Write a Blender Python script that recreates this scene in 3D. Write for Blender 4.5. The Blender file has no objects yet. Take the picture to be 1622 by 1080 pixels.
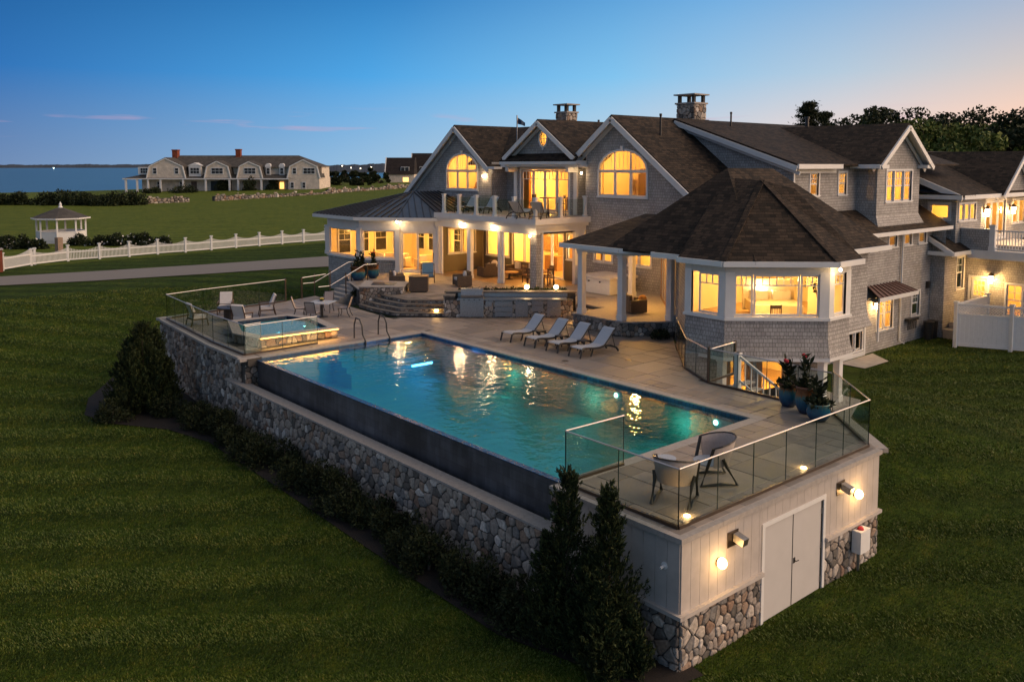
import bpy, bmesh, math, random
import numpy as np
from mathutils import Vector, Matrix
from mathutils.geometry import tessellate_polygon
random.seed(11)
R = math.radians
SC = bpy.context.scene
COL = SC.collection

# ------------------------------------------------------------ camera, sky, sun, exposure
cam = bpy.data.cameras.new('camera'); cam_ob = bpy.data.objects.new('camera', cam); COL.objects.link(cam_ob); SC.camera = cam_ob
cam.lens = 30.12; cam.shift_y = -.1036; cam.clip_start = .2; cam.clip_end = 12000
CAM = Vector((-13.36, -10.4, 7.4)); YAW = R(49.41); TILT = R(4.634)
_f = Vector((math.cos(YAW)*math.cos(TILT), math.sin(YAW)*math.cos(TILT), -math.sin(TILT)))
_r = Vector((math.sin(YAW), -math.cos(YAW), 0)); _u = _r.cross(_f)
cam_ob.matrix_world = Matrix(((_r.x, _u.x, -_f.x, CAM.x), (_r.y, _u.y, -_f.y, CAM.y), (_r.z, _u.z, -_f.z, CAM.z), (0, 0, 0, 1)))
SUN_AZ = R(-45)
SUN_EL = R(26)
def gp(u, v, z):
    d = _f*1357+_r*(u-811)+_u*(372-v); return CAM+d*((z-CAM.z)/d.z)
W = bpy.data.worlds.new('World'); SC.world = W; W.use_nodes = True

def sky_world():
    nt = W.node_tree; N = nt.nodes; L = nt.links
    bg = N['Background']
    tc = N.new('ShaderNodeTexCoord'); sep = N.new('ShaderNodeSeparateXYZ'); L.new(tc.outputs['Generated'], sep.inputs[0])
    def math_(op, a, b=None, clamp=False):
        m = N.new('ShaderNodeMath'); m.operation = op; m.use_clamp = clamp
        for i, q in enumerate((a, b)):
            if q is None: continue
            if isinstance(q, (int, float)): m.inputs[i].default_value = q
            else: L.new(q, m.inputs[i])
        return m.outputs[0]
    X, Y, Z = sep.outputs
    h = math_('SQRT', math_('ADD', math_('MULTIPLY', X, X), math_('MULTIPLY', Y, Y)))
    h = math_('MAXIMUM', h, .001)
    az = math_('DIVIDE', math_('ADD', math_('MULTIPLY', X, math.cos(SUN_AZ)), math_('MULTIPLY', Y, math.sin(SUN_AZ))), h)
    az = math_('MULTIPLY', math_('ADD', az, 1), .5)
    def ramp(fac, stops, interp='EASE'):
        r = N.new('ShaderNodeValToRGB'); r.color_ramp.interpolation = interp
        e = r.color_ramp.elements
        while len(e) < len(stops): e.new(.5)
        for q, (p, c) in zip(e, stops): q.position = p; q.color = (*c, 1)
        L.new(fac, r.inputs[0]); return r.outputs[0]
    hor = ramp(az, [(0, (.44, .34, .36)), (.12, (.30, .29, .40)), (.21, (.125, .205, .36)), (.36, (.22, .38, .56)), (.50, (.42, .52, .58)), (.60, (.68, .55, .50)), (.72, (.98, .56, .36)), (.88, (1.05, .52, .26)), (1, (1.05, .48, .22))], 'LINEAR')
    mid = ramp(az, [(0, (.32, .29, .33)), (.12, (.16, .20, .34)), (.21, (.022, .13, .37)), (.38, (.06, .29, .60)), (.52, (.17, .42, .66)), (.64, (.36, .46, .56)), (.73, (.53, .45, .42)), (.88, (.84, .50, .34)), (1, (.84, .48, .32))], 'LINEAR')
    top = ramp(az, [(0, (.24, .23, .28)), (.12, (.12, .15, .26)), (.21, (.008, .075, .23)), (.40, (.018, .145, .385)), (.58, (.09, .29, .56)), (.73, (.17, .31, .50)), (.88, (.34, .36, .44)), (1, (.38, .36, .40))], 'LINEAR')
    zen = (.17, .19, .23, 1)
    el = math_('MAXIMUM', Z, 0)
    t1 = math_('MULTIPLY', el, 1/.10, True); t2 = math_('MULTIPLY', math_('SUBTRACT', el, .10), 1/.11, True); t3 = math_('MULTIPLY', math_('SUBTRACT', el, .21), 1/.4, True)
    def mix(f, a, b):
        m = N.new('ShaderNodeMix'); m.data_type = 'RGBA'; L.new(f, m.inputs[0])
        for i, q in ((6, a), (7, b)):
            if isinstance(q, tuple): m.inputs[i].default_value = q
            else: L.new(q, m.inputs[i])
        return m.outputs[2]
    c = mix(t1, hor, mid); c = mix(t2, c, top); c = mix(t3, c, zen)
    # thin pink streaks of cloud low over the sea
    mp = N.new('ShaderNodeMapping'); mp.inputs['Scale'].default_value = (5, 5, 55); L.new(tc.outputs['Generated'], mp.inputs[0])
    nz = N.new('ShaderNodeTexNoise'); nz.inputs['Scale'].default_value = 1.6; nz.inputs['Detail'].default_value = 5; L.new(mp.outputs[0], nz.inputs['Vector'])
    cl = math_('MULTIPLY', math_('SUBTRACT', nz.outputs[0], .60), 6, True)
    band = math_('MULTIPLY', math_('SUBTRACT', 1, math_('ABSOLUTE', math_('MULTIPLY', math_('SUBTRACT', Z, .045), 45)), True), .7)
    c = mix(math_('MULTIPLY', cl, band), c, (.50, .30, .40, 1))
    sk = N.new('ShaderNodeTexSky'); sk.sky_type = 'NISHITA'; sk.sun_disc = False; sk.sun_elevation = R(2); sk.sun_rotation = math.pi/2 - SUN_AZ
    sk.ozone_density = 4
    sm = N.new('ShaderNodeMix'); sm.data_type = 'RGBA'; sm.blend_type = 'ADD'; sm.inputs[0].default_value = .012; L.new(c, sm.inputs[6]); L.new(sk.outputs[0], sm.inputs[7])
    L.new(sm.outputs[2], bg.inputs[0]); bg.inputs[1].default_value = .69
sky_world()
sun = bpy.data.lights.new('sun', 'SUN'); sun_ob = bpy.data.objects.new('sun', sun); COL.objects.link(sun_ob)
sun.energy = 1.85; sun.angle = R(72); sun.color = (1, .72, .50)
sun_ob.rotation_euler = Vector((-math.cos(SUN_AZ)*math.cos(SUN_EL), -math.sin(SUN_AZ)*math.cos(SUN_EL), -math.sin(SUN_EL))).to_track_quat('-Z', 'Y').to_euler()
vs = SC.view_settings; vs.view_transform = 'Standard'; vs.look = 'None'; vs.gamma = 1; vs.use_curve_mapping = False; vs.exposure = .90
SC.cycles.use_denoising = True
SC.cycles.max_bounces = 7; SC.cycles.transparent_max_bounces = 24; SC.cycles.diffuse_bounces = 3; SC.cycles.glossy_bounces = 3
SC.cycles.sample_clamp_indirect = 6; SC.cycles.caustics_reflective = False; SC.cycles.caustics_refractive = False

# ------------------------------------------------------------ mesh helpers
PLAN = [1.0, Vector((0, 0, 0))]          # unit length and origin of the plan the following pieces are measured in
def plan(k=1.0, o=(0, 0, 0)): PLAN[0] = k; PLAN[1] = Vector(o)
def to_world(p): return Vector(p)*PLAN[0]+PLAN[1]
class MB:
    def __init__(s): s.v = []; s.f = []
    def poly(s, pts):
        n = len(s.v); s.v += [tuple(p) for p in pts]; s.f.append(tuple(range(n, n+len(pts)))); return s
    def mesh(s, vs, fs):
        n = len(s.v); s.v += [tuple(p) for p in vs]; s.f += [tuple(i+n for i in q) for q in fs]; return s
    def box(s, x0, x1, y0, y1, z0, z1):
        return s.mesh([(x0,y0,z0),(x1,y0,z0),(x1,y1,z0),(x0,y1,z0),(x0,y0,z1),(x1,y0,z1),(x1,y1,z1),(x0,y1,z1)],
                      [(3,2,1,0),(4,5,6,7),(0,1,5,4),(1,2,6,5),(2,3,7,6),(3,0,4,7)])
    def cbox(s, c, sx, sy, sz, a=0, taper=1):
        ca, sa = math.cos(a), math.sin(a); vs = []
        for dz, k in ((-.5, 1), (.5, taper)):
            for dx, dy in ((-.5,-.5),(.5,-.5),(.5,.5),(-.5,.5)):
                x, y = dx*sx*k, dy*sy*k; vs.append((c[0]+x*ca-y*sa, c[1]+x*sa+y*ca, c[2]+dz*sz))
        return s.mesh(vs, [(3,2,1,0),(4,5,6,7),(0,1,5,4),(1,2,6,5),(2,3,7,6),(3,0,4,7)])
    def bar(s, a, b, w, h, up=(0,0,1)):
        a, b = Vector(a), Vector(b); d = (b-a).normalized(); sd = d.cross(Vector(up))
        if sd.length < .01: sd = Vector((1,0,0))
        sd.normalize(); u = sd.cross(d); sd *= w/2; u *= h/2; vs = []
        for p in (a, b): vs += [p-sd-u, p+sd-u, p+sd+u, p-sd+u]
        return s.mesh(vs, [(0,1,2,3),(7,6,5,4),(0,4,5,1),(1,5,6,2),(2,6,7,3),(3,7,4,0)])
    def tube(s, pts, r, n=6, r1=None):
        pts = [Vector(p) for p in pts]; rings = []; m = len(pts)
        for i, p in enumerate(pts):
            d = (pts[min(i+1, m-1)]-pts[max(i-1, 0)]).normalized(); a = d.cross(Vector((0,0,1)))
            if a.length < .05: a = Vector((1,0,0))
            a.normalize(); b = a.cross(d); q = r if r1 is None else r+(r1-r)*i/(m-1)
            rings.append([p+a*q*math.cos(2*math.pi*k/n)+b*q*math.sin(2*math.pi*k/n) for k in range(n)])
        vs = [v for g in rings for v in g]
        fs = [(i*n+k, i*n+(k+1)%n, (i+1)*n+(k+1)%n, (i+1)*n+k) for i in range(m-1) for k in range(n)]
        fs += [tuple(range(n))[::-1], tuple(range((m-1)*n, m*n))]
        return s.mesh(vs, fs)
    def lathe(s, prof, c=(0,0,0), n=16):
        vs = [(c[0]+r*math.cos(2*math.pi*k/n), c[1]+r*math.sin(2*math.pi*k/n), c[2]+z) for r, z in prof for k in range(n)]
        m = len(prof)
        fs = [(i*n+k, i*n+(k+1)%n, (i+1)*n+(k+1)%n, (i+1)*n+k) for i in range(m-1) for k in range(n)]
        fs += [tuple(range(n))[::-1], tuple(range((m-1)*n, m*n))]
        return s.mesh(vs, fs)
    def prism(s, pl, z0, z1):
        n = len(pl); zz = (lambda z: z) if True else 0
        vs = [(p[0], p[1], z0) for p in pl]+[(p[0], p[1], z1) for p in pl]
        fs = [tuple(range(n))[::-1], tuple(range(n, 2*n))]+[(i, (i+1) % n, n+(i+1) % n, n+i) for i in range(n)]
        return s.mesh(vs, fs)
    def ext(s, pts, vec):
        n = len(pts); vec = Vector(vec); vs = [Vector(p) for p in pts]; vs += [p+vec for p in vs]
        return s.mesh(vs, [tuple(range(n)), tuple(range(n, 2*n))[::-1]]+[(i, n+i, n+(i+1) % n, (i+1) % n) for i in range(n)])
    def sphere(s, c, r, n=10, m=6, sz=1):
        return s.lathe([(r*math.sin(math.pi*i/m)+.0005, -r*sz*math.cos(math.pi*i/m)) for i in range(m+1)], c, n)
    def build(s, name, mat, parent=None, smooth=False, uv=True, **props):
        me = bpy.data.meshes.new(name); me.from_pydata(s.v if PLAN[0] == 1 else [tuple(to_world(p)) for p in s.v], [], s.f)
        if mat is not None: me.materials.append(mat)
        if uv: boxuv(me)
        if smooth: me.shade_smooth()
        return link(name, me, parent, **props)

def boxuv(me):
    ul = me.uv_layers.new(name='UVMap'); vs = me.vertices; out = [0.0]*(2*len(me.loops))
    for p in me.polygons:
        n = p.normal
        if abs(n.z) > .97: ux, uy, uz = 1, 0, 0
        else:
            l = math.hypot(n.x, n.y); ux, uy, uz = -n.y/l, n.x/l, 0
        vx, vy, vz = n.y*uz-n.z*uy, n.z*ux-n.x*uz, n.x*uy-n.y*ux
        for li in p.loop_indices:
            c = vs[me.loops[li].vertex_index].co
            out[2*li] = c.x*ux+c.y*uy; out[2*li+1] = c.x*vx+c.y*vy+c.z*vz
    ul.data.foreach_set('uv', out)

def link(name, me, parent=None, **props):
    o = bpy.data.objects.new(name, me); COL.objects.link(o)
    if parent is not None:
        o.parent = parent
        p, off = parent, Vector((0,0,0))
        while p is not None: off += p.location; p = p.parent
        if not parent.get('_local'): o.location = -off if parent.parent is None else (0,0,0)
    for k, v in props.items(): o[k] = v
    return o
def thing(name, label, cat, loc=(0,0,0), group=None, local=False):
    o = bpy.data.objects.new(name, None); COL.objects.link(o); o.location = loc; o.empty_display_size = .2
    o['label'] = label; o['category'] = cat
    if group: o['group'] = group
    if local: o['_local'] = 1
    return o
def tag(o, label, cat, group=None, kind=None):
    if label: o['label'] = label
    if cat: o['category'] = cat
    if group: o['group'] = group
    if kind: o['kind'] = kind
    return o
def kids(o): return [c for c in bpy.data.objects if c.parent == o]
def dup(o, loc, rz, label, group=None):
    c = o.copy(); COL.objects.link(c); c.location = loc; c.rotation_euler = (0, 0, rz); c['label'] = label
    if group: c['group'] = group
    for ch in KIDS.get(o.name) or KIDS.setdefault(o.name, kids(o)):
        d = ch.copy(); COL.objects.link(d); d.parent = c
        for g in KIDS.get(ch.name) or KIDS.setdefault(ch.name, kids(ch)):
            e = g.copy(); COL.objects.link(e); e.parent = d
    return c
KIDS = {}
def place(proto, used, loc, rz, label, group=None):
    if not used:
        used.append(1); proto.location = loc; proto.rotation_euler = (0, 0, rz); proto['label'] = label
        if group: proto['group'] = group
        return proto
    return dup(proto, loc, rz, label, group)
def lamp(loc, watts, col=(1, .62, .28), size=.15, kind='POINT', rot=None, sy=None, spot=None, name='light'):
    l = bpy.data.lights.new(name, kind); l.energy = watts; l.color = col
    if kind == 'AREA':
        l.size = size
        if sy: l.shape = 'RECTANGLE'; l.size_y = sy
    elif kind == 'SPOT': l.shadow_soft_size = size; l.spot_size = R(spot or 100); l.spot_blend = .8
    else: l.shadow_soft_size = size
    o = bpy.data.objects.new(name, l); COL.objects.link(o); o.location = to_world(loc)
    if rot: o.rotation_euler = rot
    return o
def ss(a, b, x):
    t = min(1, max(0, (x-a)/(b-a))); return t*t*(3-2*t)

# ------------------------------------------------------------ materials
class NB:
    def __init__(s, name):
        s.m = bpy.data.materials.new(name); s.m.use_nodes = True; s.t = s.m.node_tree; s.n = s.t.nodes; s.l = s.t.links
        s.bsdf = s.n['Principled BSDF']; s.out = s.n['Material Output']
    def new(s, t, **kw):
        q = s.n.new('ShaderNode'+t)
        for k, v in kw.items(): setattr(q, k, v)
        return q
    def set(s, sock, v):
        if isinstance(v, bpy.types.NodeSocket): s.l.new(v, sock)
        elif isinstance(v, tuple) and len(v) == 3 and sock.type == 'RGBA': sock.default_value = (*v, 1)
        else: sock.default_value = v
    def uv(s): return s.new('TexCoord').outputs['UV']
    def obj(s): return s.new('TexCoord').outputs['Object']
    def mapping(s, vec, scale=(1,1,1), loc=(0,0,0), rot=(0,0,0)):
        q = s.new('Mapping'); s.set(q.inputs[0], vec); q.inputs['Scale'].default_value = scale; q.inputs['Location'].default_value = loc; q.inputs['Rotation'].default_value = rot; return q.outputs[0]
    def noise(s, vec, scale, detail=4, rough=.55):
        q = s.new('TexNoise'); s.set(q.inputs['Vector'], vec); q.inputs['Scale'].default_value = scale; q.inputs['Detail'].default_value = detail; q.inputs['Roughness'].default_value = rough; return q.outputs[0]
    def math(s, op, a, b=0, clamp=False):
        q = s.new('Math', operation=op, use_clamp=clamp); s.set(q.inputs[0], a); s.set(q.inputs[1], b); return q.outputs[0]
    def ramp(s, fac, stops, interp='LINEAR'):
        q = s.new('ValToRGB'); q.color_ramp.interpolation = interp; e = q.color_ramp.elements
        while len(e) < len(stops): e.new(.5)
        for k, (p, c) in zip(e, stops): k.position = p; k.color = (*c, 1) if isinstance(c, tuple) else (c, c, c, 1)
        s.l.new(fac, q.inputs[0]); return q.outputs[0]
    def mix(s, f, a, b, mode='MIX'):
        q = s.new('Mix', data_type='RGBA', blend_type=mode); s.set(q.inputs[0], f); s.set(q.inputs[6], a); s.set(q.inputs[7], b); return q.outputs[2]
    def bump(s, h, strength=.3, dist=.02):
        q = s.new('Bump'); q.inputs['Strength'].default_value = strength; q.inputs['Distance'].default_value = dist; s.l.new(h, q.inputs['Height']); s.l.new(q.outputs[0], s.bsdf.inputs['Normal'])
    def base(s, c, rough=.6, metal=0, spec=None):
        s.set(s.bsdf.inputs['Base Color'], c); s.set(s.bsdf.inputs['Roughness'], rough); s.bsdf.inputs['Metallic'].default_value = metal
        if spec is not None: s.bsdf.inputs['Specular IOR Level'].default_value = spec
        return s.m
    def rnd(s):
        a = s.new('ObjectInfo').outputs['Random']; b = s.new('NewGeometry').outputs['Random Per Island']
        return s.math('FRACT', s.math('ADD', s.math('MULTIPLY', a, 7.31), b))
def plain(name, c, rough=.6, metal=0, var=.12, scale=6, bump=0):
    b = NB(name); n = b.noise(b.obj(), scale)
    k = b.ramp(n, [(.3, 1-var), (.7, 1+var*.6)])
    if bump: b.bump(b.noise(b.obj(), scale*8), bump, .01)
    return b.base(b.mix(1, (*c, 1), k, 'MULTIPLY'), rough, metal)
def emis(name, c, s):
    b = NB(name); b.base((.8,.7,.5), .5); b.set(b.bsdf.inputs['Emission Color'], (*c, 1)); b.bsdf.inputs['Emission Strength'].default_value = s; return b.m
def mk_shingle(name, c1, c2, bw, rh, mort=.008, wear=.25, bs=.6, tint=None):
    b = NB(name); uv = b.uv()
    q = b.new('TexBrick'); q.offset = .5; q.offset_frequency = 2; q.squash = .7; q.squash_frequency = 3
    b.set(q.inputs['Vector'], uv)
    for k, v in (('Color1', c1), ('Color2', c2), ('Mortar', tuple(x*.35 for x in c1))): b.set(q.inputs[k], v)
    q.inputs['Scale'].default_value = 1; q.inputs['Mortar Size'].default_value = mort; q.inputs['Brick Width'].default_value = bw; q.inputs['Row Height'].default_value = rh; q.inputs['Bias'].default_value = -.1
    n = b.noise(uv, .9, 5); n2 = b.noise(b.mapping(uv, (14, 2, 1)), 3, 3)
    c = b.mix(1, q.outputs[0], b.ramp(n, [(.25, 1-wear), (.75, 1+wear*.6)]), 'MULTIPLY')
    c = b.mix(1, c, b.ramp(n2, [(.3, .82), (.7, 1.12)]), 'MULTIPLY')
    sp = b.new('SeparateXYZ'); b.set(sp.inputs[0], uv)
    saw = b.math('FRACT', b.math('DIVIDE', sp.outputs[1], rh))
    h = b.math('SUBTRACT', b.math('SUBTRACT', 1, saw), b.math('MULTIPLY', q.outputs['Fac'], .7))
    b.bump(h, bs, .025)
    return b.base(c, .85, spec=.2)
M = {}
M['shingle'] = mk_shingle('wall_shingle', (.47, .44, .41), (.36, .335, .31), .17, .15)
M['farshingle'] = mk_shingle('far_wall_shingle', (.74, .64, .53), (.67, .58, .48), .3, .3)
M['roof'] = mk_shingle('roof_shingle', (.060, .041, .028), (.012, .010, .008), .32, .16, .008, .35, .9)
M['farroof'] = mk_shingle('far_roof_shingle', (.10, .09, .08), (.07, .065, .06), .5, .4)
M['darkroof'] = mk_shingle('dark_roof_shingle', (.035, .028, .026), (.025, .02, .02), .5, .4)
M['trim'] = plain('white_trim', (.74, .72, .69), .45, var=.06, scale=2)
M['white'] = plain('white_paint', (.76, .74, .71), .5, var=.05)
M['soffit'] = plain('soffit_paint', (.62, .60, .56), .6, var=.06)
M['mortar'] = plain('mortar', (.075, .068, .06), .95, var=.3, scale=9)
M['tread'] = plain('bluestone_tread', (.17, .145, .12), .7, var=.3, scale=4, bump=.15)
M['joint'] = plain('paver_joint', (.075, .065, .055), .9)
M['concrete'] = plain('concrete', (.36, .33, .30), .85, var=.18, scale=3, bump=.15)
M['cap'] = plain('granite_cap', (.36, .325, .295), .75, var=.16, scale=9, bump=.1)
M['siding'] = plain('vertical_siding', (.47, .42, .38), .7, var=.1, scale=3)
M['doorpaint'] = plain('door_paint', (.56, .53, .50), .5, var=.04, scale=2)
M['edge'] = plain('glass_edge', (.03, .05, .045), .2)
M['dark'] = plain('dark_metal', (.035, .032, .03), .4, .3, var=.1)
M['bronze'] = plain('bronze_metal', (.12, .09, .07), .35, .8)
M['steel'] = plain('brushed_steel', (.34, .33, .325), .36, .9, var=.2, scale=20)
M['rail'] = plain('handrail_steel', (.55, .52, .50), .3, .9)
M['seam'] = plain('seam_metal_roof', (.085, .10, .125), .38, .6, var=.2, scale=2)
M['seamdark'] = plain('standing_seam', (.02, .022, .027), .5, .2)
M['copper'] = plain('copper_awning', (.085, .038, .03), .5, .4, var=.25, scale=5)
M['wood'] = plain('warm_wood', (.32, .17, .07), .5, var=.3, scale=3)
M['darkwood'] = plain('dark_wood', (.09, .05, .03), .5, var=.3, scale=4)
M['floorwood'] = plain('floor_wood', (.42, .27, .13), .4, var=.2, scale=2)
M['paint'] = plain('cream_paint', (.78, .66, .42), .8, var=.05, scale=1)
M['ceil'] = plain('ceiling_paint', (.80, .74, .60), .8, var=.03, scale=1)
M['wainscot'] = plain('green_wainscot', (.13, .11, .07), .6, var=.08)
M['cushion'] = plain('white_cushion', (.62, .58, .55), .9, var=.08, scale=5)
M['cream'] = plain('cream_fabric', (.66, .56, .40), .9, var=.1, scale=5)
M['blue'] = plain('blue_cushion', (.13, .24, .34), .9, var=.1, scale=5)
M['orange'] = plain('orange_pillow', (.55, .25, .05), .9, var=.1, scale=5)
M['sling'] = plain('grey_sling', (.40, .43, .48), .8, var=.1, scale=30)
M['slingtan'] = plain('tan_sling', (.42, .34, .30), .8, var=.1, scale=30)
M['redbrick'] = mk_shingle('red_brick', (.30, .085, .045), (.22, .06, .035), .3, .1, .012)
M['black'] = plain('black_paint', (.02, .02, .02), .5)
M['red'] = plain('red_flower', (.45, .02, .03), .7)
M['yellow'] = plain('lemon_yellow', (.6, .45, .06), .6)
def mk_inf():
    b = NB('infinity_wall_tile'); o = b.obj(); q = b.new('TexBrick'); b.set(q.inputs['Vector'], b.uv()); n = b.noise(o, .55, 5, .6); st = b.noise(b.mapping(o, (1, 1.6, .06)), 2.2, 4, .6)
    for k, c in (('Color1', (.075, .08, .09)), ('Color2', (.05, .055, .065)), ('Mortar', (.03, .032, .04))): b.set(q.inputs[k], c)
    q.inputs['Scale'].default_value = 1; q.inputs['Brick Width'].default_value = .5; q.inputs['Row Height'].default_value = .25; q.inputs['Mortar Size'].default_value = .005
    c = b.mix(1, q.outputs[0], b.ramp(n, [(.38, .6), (.62, 1.45)]), 'MULTIPLY'); c = b.mix(1, c, b.ramp(st, [(.4, .88), (.5, 1), (.6, 1.2)]), 'MULTIPLY'); return b.base(c, .5)
M['poolpaint'] = mk_inf()
M['poster'] = plain('picture', (.2, .12, .06), .6, var=.5, scale=12)
M['flag'] = plain('navy_flag', (.03, .06, .12), .8)
def mk_wicker():
    b = NB('wicker'); v = b.uv(); w = b.new('TexBrick'); b.set(w.inputs['Vector'], v)
    for k, c in (('Color1', (.15, .10, .065)), ('Color2', (.09, .06, .04)), ('Mortar', (.02, .014, .01))): b.set(w.inputs[k], c)
    w.inputs['Scale'].default_value = 1; w.inputs['Brick Width'].default_value = .06; w.inputs['Row Height'].default_value = .025; w.inputs['Mortar Size'].default_value = .004
    b.bump(w.outputs['Fac'], -.5, .01); return b.base(w.outputs[0], .6)
M['wicker'] = mk_wicker()
def schlick(b, f0, normal=None):
    lw = b.new('LayerWeight'); lw.inputs[0].default_value = .5
    if normal is not None: b.l.new(normal, lw.inputs['Normal'])
    return b.math('ADD', f0, b.math('MULTIPLY', 1-f0, b.math('POWER', lw.outputs['Facing'], 5)), True)
def mk_glass(name, tint=(1,1,1), refl=1.0):
    b = NB(name); b.n.remove(b.bsdf)
    t = b.new('BsdfTransparent'); t.inputs[0].default_value = (*tint, 1); g = b.new('BsdfGlossy'); g.inputs['Roughness'].default_value = .01
    m = b.new('MixShader'); b.l.new(b.math('MULTIPLY', schlick(b, .04), refl), m.inputs[0]); b.l.new(t.outputs[0], m.inputs[1]); b.l.new(g.outputs[0], m.inputs[2]); b.l.new(m.outputs[0], b.out.inputs[0]); return b.m
M['glass'] = mk_glass('window_glass', (.97, .96, .93), .8)
M['railglass'] = mk_glass('railing_glass', (.88, .925, .905), 1)
def mk_stone():
    b = NB('fieldstone'); r = b.rnd()
    c = b.ramp(r, [(0, (.13, .115, .10)), (.13, (.28, .235, .195)), (.28, (.38, .32, .265)), (.44, (.31, .22, .16)), (.57, (.22, .205, .19)), (.68, (.46, .40, .34)), (.80, (.33, .28, .24)), (.90, (.58, .52, .46)), (.96, (.24, .16, .115))], 'CONSTANT')
    n = b.noise(b.obj(), 14, 6); c = b.mix(1, c, b.ramp(n, [(.28, .6), (.72, 1.25)]), 'MULTIPLY'); b.bump(n, .5, .02)
    return b.base(c, .85, spec=.25)
M['stone'] = mk_stone()
def mk_paver():
    b = NB('paver'); r = b.rnd()
    c = b.ramp(r, [(0, (.24, .20, .165)), (.25, (.31, .255, .215)), (.5, (.20, .17, .145)), (.75, (.35, .29, .24)), (1, (.26, .22, .19))])
    n = b.noise(b.obj(), 3.5, 6); n2 = b.noise(b.obj(), 45, 3)
    c = b.mix(1, c, b.ramp(n, [(.3, .75), (.7, 1.12)]), 'MULTIPLY'); c = b.mix(1, c, b.ramp(n2, [(.3, .9), (.7, 1.06)]), 'MULTIPLY'); b.bump(n2, .12, .01)
    return b.base(c, b.ramp(n, [(.3, .42), (.7, .75)]))
M['paver'] = mk_paver()
def mk_grass():
    b = NB('lawn_grass'); o = b.obj()
    big = b.noise(o, .22, 5); mid = b.noise(b.mapping(o, (1.3, .8, 1), rot=(0,0,.5)), 2.2, 6, .7); fine = b.noise(o, 26, 3, .7)
    sp = b.new('SeparateXYZ'); b.set(sp.inputs[0], b.mapping(o, rot=(0,0,R(38))))
    st = b.math('SINE', b.math('ADD', b.math('MULTIPLY', sp.outputs[1], 2.6), b.math('MULTIPLY', big, 2.2)))
    st = b.math('MULTIPLY', st, .5)
    g = b.math('ADD', b.math('MULTIPLY', mid, .75), b.math('MULTIPLY', big, .28))
    c1 = b.ramp(g, [(.32, (.018, .037, .003)), (.5, (.032, .057, .005)), (.62, (.048, .072, .008)), (.75, (.078, .086, .016))])
    c2 = b.ramp(g, [(.32, (.060, .095, .010)), (.5, (.088, .120, .016)), (.62, (.115, .140, .022)), (.75, (.15, .15, .035))])
    s2 = b.new('SeparateXYZ'); b.set(s2.inputs[0], o); fy = b.math('MULTIPLY', b.math('SUBTRACT', b.math('SUBTRACT', s2.outputs[1], b.math('MULTIPLY', s2.outputs[0], .13)), 66.5), 1.2, True)  # grass past the fence yellower, and lighter: grazing-angle brightness put into the colour
    c = b.mix(fy, c1, c2)
    c = b.mix(1, c, b.ramp(b.math('ADD', st, .5), [(0, .76), (1, 1.16)]), 'MULTIPLY'); pt = b.noise(b.mapping(o, (1, 1.7, 1), rot=(0,0,.9)), .95, 6, .68); c = b.mix(1, c, b.ramp(pt, [(.3, (.62, .66, .6)), (.5, (1, 1, 1)), (.68, (1.5, 1.22, 1.05))]), 'MULTIPLY'); c = b.mix(1, c, b.ramp(b.noise(o, 7, 4, .7), [(.3, .7), (.7, 1.3)]), 'MULTIPLY'); c = b.mix(1, c, b.ramp(fine, [(.3, .45), (.7, 1.5)]), 'MULTIPLY')
    b.bump(b.math('ADD', fine, b.math('MULTIPLY', mid, .6)), .9, .05); return b.base(c, .95, spec=.1)
M['grass'] = mk_grass()
def mk_blades():
    b = NB('grass_blades'); o = b.obj(); r = b.new('NewGeometry').outputs['Random Per Island']
    c = b.ramp(r, [(0, (.035, .066, .007)), (.5, (.072, .112, .013)), (.88, (.105, .138, .020)), (1, (.16, .15, .04))])
    pt = b.noise(b.mapping(o, (1, 1.7, 1), rot=(0,0,.9)), .95, 6, .68); c = b.mix(1, c, b.ramp(pt, [(.3, (.62, .66, .6)), (.5, (1, 1, 1)), (.68, (1.5, 1.2, 1.05))]), 'MULTIPLY'); b.base(c, .6, spec=.3); return b.m
M['blades'] = mk_blades()
def mk_leaf(name, c1, c2, c3):
    b = NB(name); r = b.new('NewGeometry').outputs['Random Per Island']; n = b.noise(b.obj(), 1.1, 3)
    c = b.ramp(r, [(0, c1), (.6, c2), (1, c3)]); c = b.mix(1, c, b.ramp(n, [(.3, .65), (.7, 1.3)]), 'MULTIPLY')
    b.base(c, .7, spec=.2); return b.m
M['juniper'] = mk_leaf('juniper_needles', (.010, .018, .007), (.022, .036, .012), (.075, .085, .026))
M['shrub'] = mk_leaf('shrub_leaves', (.013, .019, .007), (.022, .030, .011), (.038, .045, .016))
M['treeleaf'] = mk_leaf('tree_leaves', (.06, .09, .018), (.12, .15, .032), (.19, .20, .05))
M['darkleaf'] = mk_leaf('dark_leaves', (.012, .019, .008), (.022, .032, .012), (.042, .05, .018))
M['bark'] = plain('bark', (.10, .07, .05), .9, var=.3, scale=5, bump=.4)
M['mulch'] = plain('mulch', (.011, .007, .005), .95, var=.5, scale=25, bump=.6)
M['gravel'] = plain('gravel', (.20, .18, .16), .9, var=.2, scale=30, bump=.3)
M['hill'] = plain('far_hill', (.035, .05, .075), .95, var=.3, scale=.01)
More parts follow.
